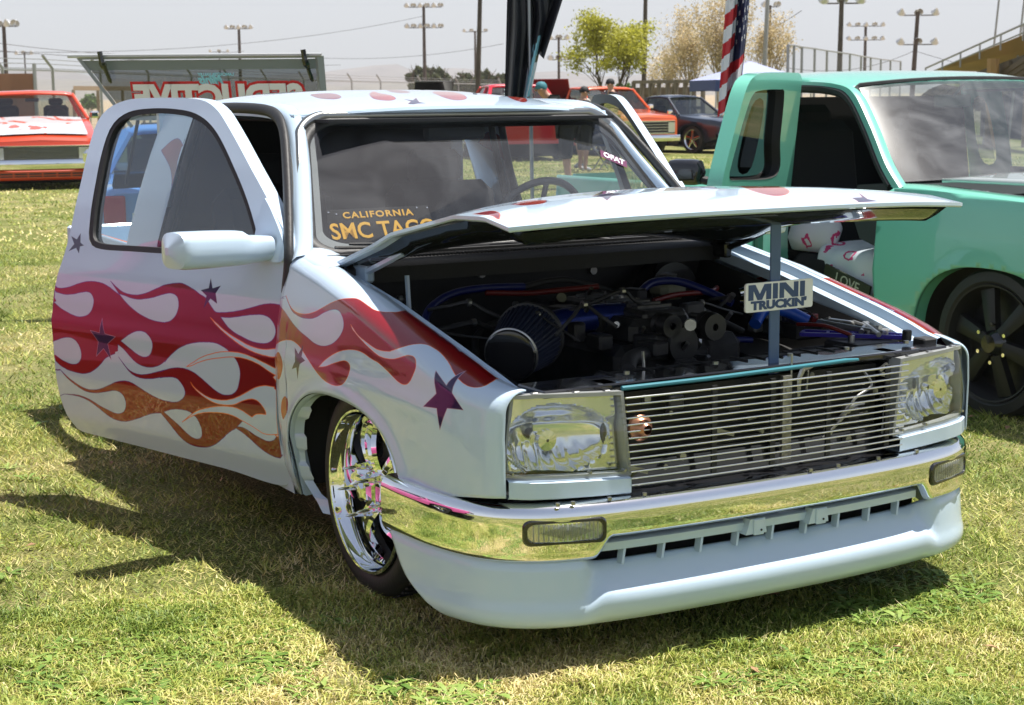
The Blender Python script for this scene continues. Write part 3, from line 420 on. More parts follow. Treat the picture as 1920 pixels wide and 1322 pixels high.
# --- headlamps, grille, core support
def front_y(x):   # plan curve of lamp faces
    return itp(abs(x),[0,.45,.55,.65,.72,.765],[-.045,-.02,-.012,.0,.018,.05])
CLEAR=glass('clear_lens',(.93,.95,.95))
def lampX(s,a,b):   # a 0..1 from inner to outer, b 0..1 from bottom to top
    xi=.452+.012*(1-b)*0-.028*b+.02; xi=.448-.0*b+.03*(b)-.0; xi=.446+.022*b
    xo=.768-.018*b; x=xi+(xo-xi)*a
    z0=.486+.016*a; z1=.692+.012*a-.02*max(0,a-.8)
    z=z0+(z1-z0)*b
    return x,z
for s in (-1,1):
    L=empty('headlamp',(0,0,0)); L.parent=T
    rows=[]
    for i in range(25):
        a=i/24; r=[]
        for j in range(15):
            b=j/14; x,z=lampX(s,a,b); bul=.010*sin(pi*min(1,max(0,b)))**.5
            r.append((s*x,front_y(x)-bul-.004+.02*b*b,z))
        rows.append(r)
    lens=MB().grid(rows).build('lens',CLEAR,L,60)
    # housing: reflector bowl with facets
    cx_,cz_=.655,.585; rows=[]
    for i in range(65):
        a=i/64; r=[]
        for j in range(41):
            b=j/40; x,z=lampX(s,.03+a*.94,.03+b*.94)
            dx=(x-cx_)/(.098 if x>cx_ else .175); dz=(z-cz_)/.090; rr=math.hypot(dx,dz)
            dep=.020+.075*math.sqrt(max(0,1-min(rr,1)**2.4))
            fl=.0
            if dz<-.15 and rr<1.05: fl=.0045*(1-abs(((x*1000)%34)/17-1)*2)*sstep(.15,.5,-dz)
            if dz>.25: dep-=.012*sstep(.25,.6,dz)
            r.append((s*x,front_y(x)+.016+dep+fl,z))
        rows.append(r)
    MB().grid(rows).build('reflector',pm('lamp_reflector',(.80,.81,.83),.13,1),L,40)
    mb=MB()
    for b0,b1,a0,a1 in ((-.035,.02,-.02,1.0),(.972,1.02,-.02,1.0)):
        rr=[]
        for i in range(25):
            a=a0+(a1-a0)*i/24; x,z=lampX(s,a,b0); x2,z2=lampX(s,a,b1)
            y=front_y(x); rr.append([(s*x,y+.004,z),(s*x,y+.03,z),(s*x2,y+.03,z2),(s*x2,y+.004,z2)])
        mb.grid(rr,closev=True)
    for a0,a1 in ((-.03,.0),(.985,1.0)):
        rr=[]
        for j in range(9):
            b=-.02+1.04*j/8; x,z=lampX(s,a0,b); x2,z2=lampX(s,a1,b); y=front_y(x); y2=front_y(x2)
            rr.append([(s*x,y+.004,z),(s*x,y+.05,z),(s*x2,y2+.05,z2),(s*x2,y2+.004,z2)])
        mb.grid(rr,closev=True)
    mb.build('lamp_frame',pm('smoky_frame',(.30,.31,.31),.22),L)
    # bulb with cap
    mb=MB().lathe([(.004,-.03),(.026,-.028),(.028,-.012),(.02,-.002),(.014,.03)],20,Matrix.Translation((s*cx_,front_y(cx_)+.055,cz_))@Matrix.Rotation(pi/2,4,'X')@Matrix.Rotation(pi,4,'X'))
    mb.build('bulb_shield',CHROME,L)
    MB().lathe([(.0,.0),(.009,.004),(.012,.02),(.012,.05)],14,Matrix.Translation((s*cx_,front_y(cx_)+.045,cz_))@Matrix.Rotation(-pi/2,4,'X')).build('bulb',pm('bulb_glass',(.5,.5,.36),.1),L)
    mb=MB()
    for a in (.12,.42,.8): 
        x,z=lampX(s,a,1.0); mb.box((s*x,front_y(x)+.014,z+.004),(.018,.014,.008),bev=.002)
    for a in (.05,.35,.95):
        x,z=lampX(s,a,.02); mb.cyl((s*x,front_y(x)-.010,z+.006),(s*x,front_y(x)+.004,z+.006),.004,8)
    each(mb,'lamp_clip',STEEL,L)
    # painted filler strip below the lamp and body corner beside it
    rr=[]
    for i in range(21):
        x=.448+(.762-.448)*i/20; y=front_y(x); zt=lampX(s,(x-.448)/.32,0)[1]-.006; zb=zt-.043-.004*(i/20)
        rr.append([(s*x,y+.05,zt),(s*x,y-.008,zt),(s*x,y-.014,zt-.004),(s*x,y-.014,zb+.004),(s*x,y-.009,zb),(s*x,y+.05,zb)])
    MB().grid(rr).build('filler_strip',WHITE,T,25)
# billet grille: fourteen bars
for k in range(14):
    f=k/13; z=.682-.222*f; xe=.468-.018*f
    zz=lambda x: z
    pts=[(x,itp(abs(x),[0,.3,.47],[-.052,-.047,-.036]),z) for x in np.linspace(-xe,xe,15)]
    MB().tube(pts,[.0036]*15,8,flat=(1.25,.8)).build('grille_bar',ALU,T,60)
mb=MB()
for x in (-.19,.0,.19,.40): mb.box((x,-.030,.571),(.016,.006,.232))
each(mb,'grille_stay',DARK,T)
# latch post with drilled plate and hook
latch=empty('hood_latch'); latch.parent=T
mb=MB(); mb.box((.055,-.018,.575),(.030,.010,.225)); mb.build('latch_post',pm('pitted_steel',(.30,.29,.27),.4,.9,var=.45,vscale=60,bump=.3),latch)
mb=MB()
for z in (.50,.55,.60,.65): mb.cyl((.055,-.025,z),(.055,-.018,z),.0065,10)
each(mb,'latch_bolt',STEEL,latch)
mb=MB(); mb.tube([(.105,-.01,.625),(.105,-.01,.675),(.118,-.01,.700),(.150,-.012,.702)],[.003,.005,.007,.002],6,flat=(1,1.6)).tube([(.085,0,.60),(.087,0,.74)],.003,5).tube([(.14,-.005,.70),(.135,-.005,.64)],.0025,5)
mb.build('latch_hook',STEEL,latch)
# core support, radiator, condenser
mb=MB(); mb.box((0,.085,.700),(1.34,.13,.020),bev=.004); 
mb.box((0,.055,.455),(.96,.05,.05)); mb.box((-.47,.06,.58),(.04,.06,.26)); mb.box((.47,.06,.58),(.04,.06,.26)); each(mb,'core_support',BLACKG,T)
mb=MB(); mb.box((0,.05,.57),(.84,.02,.22)); mb.build('condenser',pm('condenser',(.02,.02,.02),.45,.5),T)
mb=MB()
for k in range(12): mb.box((.02+.0*k,.036,.475+k*.017),(.78,.006,.004))
each(mb,'cooling_fin',pm('fin_grey',(.10,.10,.10),.4,.8),T)
mb=MB(); mb.tube([(-.455,.0,.700),(-.2,-.012,.702),(.2,-.012,.707),(.27,-.006,.707),(.315,-.004,.705)],[.006,.006,.006,.006,.004],8); mb.build('support_rod',pm('turquoise_rod',(.04,.20,.25),.3),T)
rg=random.Random(5); mb=MB(); mb2=MB(); mb3=MB()
for k in range(26):
    x=rg.uniform(-.42,.43); z=rg.uniform(.48,.68); y=rg.uniform(-.012,.025)
    if rg.random()<.45: mb.cyl((x,y-.01,z),(x,y+.006,z),rg.uniform(.006,.013),10)
    elif rg.random()<.6: 
        a=rg.uniform(-.6,.6); mb.box((x,y,z),(rg.uniform(.02,.07),.008,rg.uniform(.004,.012)),R=Matrix.Rotation(a,3,'Y'))
    else: mb2.box((x,y,z),(rg.uniform(.02,.05),.02,rg.uniform(.02,.04)),bev=.004)
mb3.tube(bez([(.20,.0,.50),(.26,-.01,.55),(.30,-.012,.60),(.36,-.01,.63),(.34,0,.67)],6),.004,6)
mb3.tube(bez([(.25,.0,.54),(.29,-.012,.58),(.33,-.012,.585)],6),.007,6)
each(mb,'front_fitting',STEEL,T); each(mb2,'front_bracket',DARK,T); mb3.build('brake_line',STEEL,T)
hn=MB().lathe([(.004,0),(.030,.004),(.034,.02),(.022,.035),(.012,.05)],20,Matrix.Translation((-.41,-.0,.598))@Matrix.Rotation(pi/2,4,'X')).build('horn',pm('copper',(.45,.22,.14),.35,.8),T)
# --- bumper
BP=[(0,-.078),(.15,-.077),(.3,-.071),(.45,-.060),(.56,-.044),(.66,-.018),(.74,.024),(.80,.085),(.838,.17),(.862,.28),(.872,.40),(.874,.50)]
def bump_plan(t):  # t -1..1 -> point and outward normal
    s=1 if t>=0 else -1; a=abs(t)*(len(BC)-1); i=min(int(a),len(BC)-2); f=a-i
    x=BC[i][0]*(1-f)+BC[i+1][0]*f; y=BC[i][1]*(1-f)+BC[i+1][1]*f
    dx=BC[i+1][0]-BC[i][0]; dy=BC[i+1][1]-BC[i][1]; l=math.hypot(dx,dy)
    return s*x,y,s*dy/l,-dx/l
bc=bez(BP,10); 
# even arc length
_d=[0]
for a,b in zip(bc,bc[1:]): _d.append(_d[-1]+math.dist(a,b))
BC=[(float(np.interp(q,_d,[p[0] for p in bc])),float(np.interp(q,_d,[p[1] for p in bc]))) for q in np.linspace(0,_d[-1],90)]
BL=_d[-1]
def smoothnorm(t,h=.03):
    x0,y0,_,_=bump_plan(max(-1,t-h)); x1,y1,_,_=bump_plan(min(1,t+h)); dx,dy=x1-x0,y1-y0; l=math.hypot(dx,dy); return dy/l,-dx/l
def bprof(t):   # chrome section (outward offset, z)
    x=abs(bump_plan(t)[0]); rise=.052*sstep(.565,.515,x)
    zb=.287+rise
    if x>.84: zb-=.012*sstep(.86,.874,x)*0
    return [(-.085,.424),(-.05,.432),(-.018,.434),(-.006,.431),(.004,.424),(.0105,.412),(.0125,.402),(.0125,.38),(.012,.36),(.0105,zb+.030),(.008,zb+.016),(.003,zb+.006),(-.006,zb),(-.022,zb-.001)]
TS=list(np.linspace(-1,1,241))
rows=[]
for t in TS:
    x,y,_,_=bump_plan(t); nx,ny=smoothnorm(t); rows.append([(x+nx*o_,y+ny*o_,z) for o_,z in bprof(t)])
bumper=MB().grid(rows).build('front_bumper',CHROME,T,60)
bumper['label']='chrome front bumper bar'
# turn lamps set in the bumper
for s in (-1,1):
    tl=empty('turn_lamp'); tl.parent=T
    def rr_(hx,hz,cx,cz,off,r=.018,n=6):
        out=[]
        for qx,qz,a0 in ((1,1,0),(-1,1,90),(-1,-1,180),(1,-1,270)):
            for k in range(n+1):
                a=RAD(a0+90*k/n); X=cx+qx*(hx-r)+r*cos(a); Z=cz+qz*(hz-r)+r*sin(a)
                y=float(np.interp(X,[p[0] for p in BC],[p[1] for p in BC])); i=min(range(len(BC)),key=lambda j:abs(BC[j][0]-X)); nx,ny=smoothnorm(i/(len(BC)-1))
                out.append((s*(X+nx*off),y+ny*off,Z))
        return out
    cx_,cz_=.635,.366
    A=rr_(.098,.033,cx_,cz_,.0135); B=rr_(.095,.030,cx_,cz_,.019); C_=rr_(.088,.024,cx_,cz_,.019); D=rr_(.086,.022,cx_,cz_,.006)
    MB().grid([A,B,C_,D],closev=True).build('lamp_bezel',BLACKG,tl,50)
    n=len(C_); cen=tuple(sum(p[k] for p in C_)/n for k in range(3)); 
    rows=[rr_(.088*f,.024*f,cx_,cz_,.0155+.002*(1-f)) for f in (1,.75,.5,.25,.05)]
    MB().grid(rows,closev=True).build('lamp_lens',glass('ribbed_lens',(.75,.76,.70),.08,.22),tl,50)
    rows=[rr_(.088*f,.024*f,cx_,cz_,.002) for f in (1,.6,.05)]
    MB().grid(rows,closev=True).build('lamp_bowl',pm('lamp_bowl',(.30,.30,.24),.3,.6),tl,50)
    mb=MB()
    for k in range(15):
        X=cx_-.075+.15*k/14; y=float(np.interp(X,[p[0] for p in BC],[p[1] for p in BC])); i=min(range(len(BC)),key=lambda j:abs(BC[j][0]-X)); nx,ny=smoothnorm(i/(len(BC)-1))
        mb.box((s*(X+nx*.013),y+ny*.013,cz_),(.003,.003,.042))
    each(mb,'lens_rib',pm('lens_rib',(.55,.55,.48),.3),tl)
# painted valance under the chrome
def vprof(t):
    x=abs(bump_plan(t)[0]); rc=sstep(.60,.53,x)         # recessed centre
    led=.19-.0*rc
    L=[(-.020,.292),(-.004,.282),(-.001,.262),(.001,.235),(.003,.21),(.005,.190),(.0075,.178),(.010,.168),(.0115,.158),(.0115,.146),(.009,.136),(.003,.126),(-.012,.118),(-.05,.114)]
    M=[(-.070,.262),(-.062,.262),(-.054,.259),(-.046,.252),(-.036,.242),(-.026,.231),(-.016,.220),(-.005,.210),(.006,.202),(.012,.192),(.0135,.172),(.010,.146),(-.008,.122),(-.05,.114)]
    o=[(a[0]*(1-rc)+b[0]*rc, a[1]*(1-rc)+b[1]*rc) for a,b in zip(L,M)]
    return o
rows=[]
for t in TS:
    r=[]
    for q_ in range(14):
        z0=.292-.176*q_/13; t2=t*(1-.27*((.292-z0)/.176)**1.1)   # the sheet ends further forward towards the bottom
        o_,z=vprof(t2)[q_]; x,y,_,_=bump_plan(t2); nx,ny=smoothnorm(t2); r.append((x+nx*o_,y+ny*o_,z))
    rows.append(r)
val=MB().grid(rows).build('valance',WHITE,T,50); mod(val,'SOLIDIFY',thickness=.004,offset=0)
# slot bar, brackets and fins
mb=MB(); rows=[]
for x in np.linspace(-.53,.53,31):
    y=float(np.interp(abs(x),[p[0] for p in BC],[p[1] for p in BC])); rows.append([(x,y+.075,.322),(x,y+.040,.320),(x,y+.032,.316),(x,y+.033,.296),(x,y+.045,.291),(x,y+.075,.292)])
mb.grid(rows); mb.build('slot_bar',WHITE,T,30)
for x in (-.07,.14):
    mb=MB(); y=-.072; mb.prism([(-.040,.288),(-.026,.328),(.022,.328),(.028,.288)],0,.03,M=lambda a,b,w_: (x+a+(.0 if w_==0 else 0),y+.006+w_,b)); 
    mb.box((x,y+.004,.306),(.034,.006,.042),bev=.002); b=mb.build('bumper_bracket',WHITE,T,30)
    MB().cyl((x+.006,y-.001,.298),(x+.006,y+.002,.298),.003,8).build('bracket_hole',BLACKM,b)
for k in range(9):
    x=-.46+.115*k; y=float(np.interp(abs(x),[p[0] for p in BC],[p[1] for p in BC]))
    MB().prism([(0,.293),(.007,.293),(-.006,.258),(-.013,.258)],0,.006,M=lambda a,b,w_: (x+a*1.0,y+.040-.008*((.291-b)/.03)+w_*4,b)).build('slot_fin',WHITE,T)
mb=MB(); mb.box((0,.10,.27),(1.24,.02,.16)); mb.box((0,.055,.16),(1.3,.14,.01)); each(mb,'lower_shroud',BLACKM,T)
# dark gap between bumper and body, with fasteners
rows=[]
for t in np.linspace(-.8,.8,80):
    x,y,_,_=bump_plan(t); nx,ny=smoothnorm(t); rows.append([(x-nx*.02,y-ny*.02,.428),(x-nx*.09,y-ny*.09,.436),(x-nx*.10,y-ny*.10,.50)])
MB().grid(rows).build('bumper_filler',BLACKG,T,40)
mb=MB()
for x in (-.66,-.62,-.52,-.42,.1,.2,.35,.5): 
    y=front_y(x)+.0; mb.cyl((x,y-.03,.432),(x,y-.03,.440),.006,8)
each(mb,'filler_clip',STEEL,T)
# --- wheels
def make_wheel(s,name='front_wheel'):
    W=empty(name)
    # local frame: wheel axis along local Z pointing outboard
    tyre=[(.232,-.205),(.240,-.21),(.270,-.214),(.292,-.207),(.305,-.19),(.309,-.16),(.310,-.11),(.309,-.06),(.305,-.03),(.294,-.011),(.274,-.003),(.250,-.006),(.236,-.014),(.231,-.02)]
    MB().lathe(tyre,72).build('tyre',RUBBER,W,40)
    mb=MB()
    for k in range(60):
        a=2*pi*k/60
        for h0,h1 in ((-.185,-.125),(-.095,-.035)):
            c=Vector((cos(a)*.3105,sin(a)*.3105,(h0+h1)/2)); R=Matrix.Rotation(a,3,'Z')@Matrix.Rotation(.5 if h0<-.1 else -.5,3,'X'); mb.box(c,(.004,.010,.065),R=R)
    t=mb.build('tread_block',RUBBER,W); t['kind']='stuff'
    rim=[(.232,-.016),(.238,-.008),(.239,-.001),(.235,.003),(.229,.002),(.2265,-.004),(.2245,-.018),(.219,-.026),(.214,-.034),(.2115,-.06),(.208,-.085),(.207,-.10),(.215,-.12),(.215,-.19)]
    MB().lathe(rim,96).build('rim',CHROME,W,30)
    MB().lathe([(.20,-.13),(.12,-.14),(.0,-.14)],32).build('brake_disc',pm('brake_dark',(.03,.03,.03),.45,.7),W)
    # five twisted spokes
    for k in range(5):
        a0=2*pi*k/5+.15; rows=[]
        for i in range(15):
            f=i/14; r=.045+(.212-.045)*f; tw=a0+.42*(f-.2)**2*1.2
            wd=(.029+.016*f)+.008*(1-f); zc=-.052+.030*math.sin(f*pi*.9)-.035*f**2
            row=[]
            for jx,(q,h) in enumerate(((-1,-.022),(-.95,.0),(-.6,.008),(-.35,-.002),(-.15,.009),(.15,.009),(.35,-.002),(.6,.008),(.95,.0),(1,-.022))):
                x=r; y=q*wd; zz_=zc+h*(1-.2*f)+.012*q*f
                row.append((x*cos(tw)-y*sin(tw),x*sin(tw)+y*cos(tw),zz_))
            rows.append(row)
        MB().grid(rows).build('spoke',CHROME,W,40)
    hub=MB(); hub.lathe([(.0,.016),(.020,.014),(.032,.004),(.036,-.012),(.052,-.018),(.058,-.035),(.060,-.07)],5,Matrix.Rotation(.3,4,'Z'),cap=False); hub.build('centre_cap',CHROME,W,20)
    for k in range(5):
        a=2*pi*k/5+.35; mb=MB(); M_=Matrix.Translation((.072*cos(a),.072*sin(a),-.03)); mb.lathe([(.013,-.02),(.013,.006),(.0105,.010),(.0105,.02),(.008,.034),(.003,.074),(.0,.080)],10,M_); mb.build('spiked_lug',CHROME,W,40)
    MB().cyl((.18,.105,-.008),(.185,.108,.016),.004,8).build('valve',CHROME,W)
    if s<0: W.matrix_world=Matrix.Translation((-.793,.815,.31))@Matrix.Rotation(-pi/2,4,'Y')
    else: W.matrix_world=Matrix.Translation((.793,.815,.31))@Matrix.Rotation(pi/2,4,'Y')
    return W
w0=make_wheel(-1); w0.parent=T
w1=copytree(w0,T); w1.matrix_world=Matrix.Translation((.793,.815,.31))@Matrix.Rotation(pi/2,4,'Y')
for s in (-1,1):
    q=copytree(w0,T); q.name='rear_wheel'; q.matrix_world=Matrix.Translation((s*.70,3.55,.31))@Matrix.Rotation(s*pi/2,4,'Y')
# --- doors
HX,HY=.80,1.33
DANG={-1:RAD(18),1:RAD(22)}
def dtf(s,p,ang=None):
    """closed-door coordinates (outboard half-width, L back from the hinge, z) -> world for the open door"""
    a=DANG[s]; w_,L,z=p; x=-(w_-HX); y=L
    X=-HX+x*cos(a)-y*sin(a); Y=HY+x*sin(a)+y*cos(a)
    return (X if s<0 else -X, Y, z)
# outline of the glass, closed, (L, z)
WIN=[(.99,.908),(1.06,.93),(1.083,1.0),(1.10,1.12),(1.11,1.26),(1.09,1.335),(1.02,1.375),(.90,1.388),(.75,1.386),(.62,1.368),(.50,1.315),(.36,1.205),(.24,1.09),(.165,.995),(.155,.94),(.25,.925),(.55,.915),(.80,.910)]
OUT=[(1.06,.240),(1.165,.246),(1.20,.285),(1.232,.36),(1.240,.47),(1.240,.64),(1.232,.76),(1.205,.86),(1.190,.96),(1.192,1.15),(1.198,1.30),(1.165,1.375),(1.06,1.415),(.90,1.424),(.66,1.420),(.545,1.394),(.435,1.325),(.24,1.177),(.075,1.045),(-.004,.975),(-.012,.93),(-.014,.82),(.0,.70),(.012,.50),(.018,.40),(.020,.222),(.34,.226),(.70,.233)]
def densify(pl,n,corner=25):
    """closed polyline resampled with softened corners"""
    q=bez(pl,6,closed=True); d=[0]
    for a,b in zip(q,q[1:]+q[:1]): d.append(d[-1]+math.dist(a,b))
    xs=[p[0] for p in q]+[q[0][0]]; ys=[p[1] for p in q]+[q[0][1]]
    return [(float(np.interp(t,d,xs)),float(np.interp(t,d,ys))) for t in np.linspace(0,d[-1],n,endpoint=False)]
def body_w(z,L=0.5):
    return WID(z)+.006*math.exp(-((z-.64)/.03)**2)
def make_panel(outer,inner=None,nx=90,nz=80,w=body_w,tf=None):
    """sheet with an outer outline and optional window: constrained triangulation in (L,z), then lifted on to the body section"""
    from mathutils.geometry import delaunay_2d_cdt
    pts=[Vector(p) for p in outer]; edges=[(i,(i+1)%len(outer)) for i in range(len(outer))]
    if inner:
        k=len(pts); pts+= [Vector(p) for p in inner]; edges+=[(k+i,k+(i+1)%len(inner)) for i in range(len(inner))]
    def inside(p,poly):
        c=False; x,y=p
        for (ax,ay),(bx,by) in zip(poly,poly[1:]+poly[:1]):
            if (ay>y)!=(by>y) and x<(bx-ax)*(y-ay)/(by-ay)+ax: c=not c
        return c
    xs=[p[0] for p in outer]; zs=[p[1] for p in outer]
    for i in range(nx+1):
        for j in range(nz+1):
            p=(min(xs)+(max(xs)-min(xs))*(i+.5)/nx, min(zs)+(max(zs)-min(zs))*(j+.5)/nz)
            if inside(p,outer) and not (inner and inside(p,inner)): pts.append(Vector(p))
    V,E,F,_,_,_=delaunay_2d_cdt(pts,edges,[],0,1e-5)
    fs=[]
    for f in F:
        c=sum((V[i] for i in f),Vector((0,0)))/len(f)
        if inside(c,outer) and not (inner and inside(c,inner)): fs.append(tuple(f))
    return [(v.x,v.y) for v in V],fs
def frame_strip(poly,tf,w,off0,off1,inset0,inset1,depth):
    """band following an outline: from inset0 to inset1 towards its centre, proud of the panel by off0..off1"""
    cx=sum(p[0] for p in poly)/len(poly); cz=sum(p[1] for p in poly)/len(poly); rows=[]
    n=len(poly)
    for i,p in enumerate(poly):
        a=poly[i-1]; b=poly[(i+1)%n]; t=(b[0]-a[0],b[1]-a[1]); l=math.hypot(*t) or 1; nn=(t[1]/l,-t[0]/l)
        if (cx-p[0])*nn[0]+(cz-p[1])*nn[1]<0: nn=(-nn[0],-nn[1])
        g=lambda ins,of: tf((w(p[1]+nn[1]*ins)+of,p[0]+nn[0]*ins,p[1]+nn[1]*ins))
        rows.append([g(inset0,off0-depth),g(inset0,off0),g((inset0*.7+inset1*.3),off1+.002),g(inset1,off1),g(inset1,off1-depth)])
    return rows
TINT=glass('door_glass',(.62,.72,.74),0,.012,1.7)
for s in (-1,1):
    tf=lambda p,s=s: dtf(s,p)
    out=densify(OUT,150); win=densify(WIN,90)
    V,F=make_panel(out,win)
    mb=MB(); mb.add([tf((body_w(z),L,z)) for L,z in V],F)
    d=mb.build('door',None,T,60)
    if s>0: d['label']='driver door standing slightly open on the far side'
    uvv=np.array(V); me=d.data; uvl=me.uv_layers.new(name='uv'); li=np.zeros(len(me.loops),int); me.loops.foreach_get('vertex_index',li)
    uvl.data.foreach_set('uv',np.stack([(uvv[li,0]+.05)/1.35,(uvv[li,1]-.2)/1.25],1).astype(np.float32).ravel())
    # door body: edge fold and inner trim sheet
    th=.052 if s<0 else .030
    rows=[[tf((body_w(z),L,z)),tf((body_w(z)-.008,L+(.004 if L>.6 else -.003),z)),tf((body_w(z)-th,L,z))] for L,z in out]
    MB().grid(rows,closeu=True).build('door_edge',WHITE,d,40)
    mb=MB(); mb.add([tf((body_w(z)-th,L,z)) for L,z in V],F); mb.build('door_trim',pm('door_trim_grey',(.16,.18,.20),.7),d,60)
    rows=[[tf((body_w(z),L,z)),tf((body_w(z)-th,L,z))] for L,z in win]
    MB().grid(rows,closeu=True).build('window_reveal',BLACKM,d,40)
    MB().grid(frame_strip(win,tf,body_w,-.001,-.004,-.014,.018,.014),closeu=True).build('window_seal',BLACKM,d,40)
    # glass
    V2,F2=make_panel(win,None,30,24)
    mb=MB(); mb.add([tf((body_w(z)-.016,L,z)) for L,z in V2],F2); mb.build('window_glass',TINT,d,60)
    # waist moulding
    # mirror
    if True:
        m=empty('door_mirror'); m.parent=d
        a=DANG[s]; 
        def mt(p): # local: o outboard from the panel, l back, z
            return tf((body_w(.95)+p[0],p[1],p[2]))
        rows=[]
        for i in range(17):
            f=i/16; o=.005+.345*f
            hh=.006+ (.034+.012*f+.004*sin(pi*min(1,f*1.1)))*(1 if f<.9 else math.sqrt(max(0,1-((f-.9)/.1)**2))*.85+.15)*(.95+.05*sstep(0,.35,f)) if f<1 else .006
            dd=(.040+.022*sstep(0,.35,f))*(1 if f<.9 else math.sqrt(max(0.02,1-((f-.9)/.1)**2)))
            cz=.962+.006*f; cl=.095+.045*f
            ring=[]
            for k in range(20):
                q=2*pi*k/20; e=.62; cx2=math.copysign(abs(cos(q))**e,cos(q)); sz2=math.copysign(abs(sin(q))**e,sin(q))
                ring.append(mt((o,cl+dd*cx2,cz+hh*sz2+(.012*sz2 if sz2>0 and f>.3 else 0))))
            rows.append(ring)
        MB().grid(rows,closev=True).add(rows[-1],[tuple(range(20))]).build('mirror_shell',WHITE,m,50)
        sail=[(.018,.948),(.030,1.005),(.075,1.06),(.150,1.118),(.168,1.10),(.172,.98),(.165,.935),(.05,.925)]
        sail=[(.02,.93),(.02,.99),(.10,1.05),(.178,1.118),(.182,1.10),(.178,.95),(.165,.93)]
        sm=densify([(.015,.925),(.014,.965),(.07,1.035),(.145,1.103),(.162,1.10),(.166,1.0),(.166,.935),(.09,.922)],40)
        mb=MB(); n=len(sm); mb.add([tf((body_w(z)+.010,L,z)) for L,z in sm]+[tf((body_w(z)-.01,L,z)) for L,z in sm],[tuple(range(n))]+[(i,(i+1)%n,(i+1)%n+n,i+n) for i in range(n)]); mb.build('mirror_sail',WHITE,m,30)
        if s<0:
            rows=[]
    hk=MB(); hk.box(tf((body_w(.80)+.006,1.14,.80)),(.012,.09,.02),R=Matrix.Rotation(-s*DANG[s] if s>0 else DANG[s],3,'Z'),bev=.004)
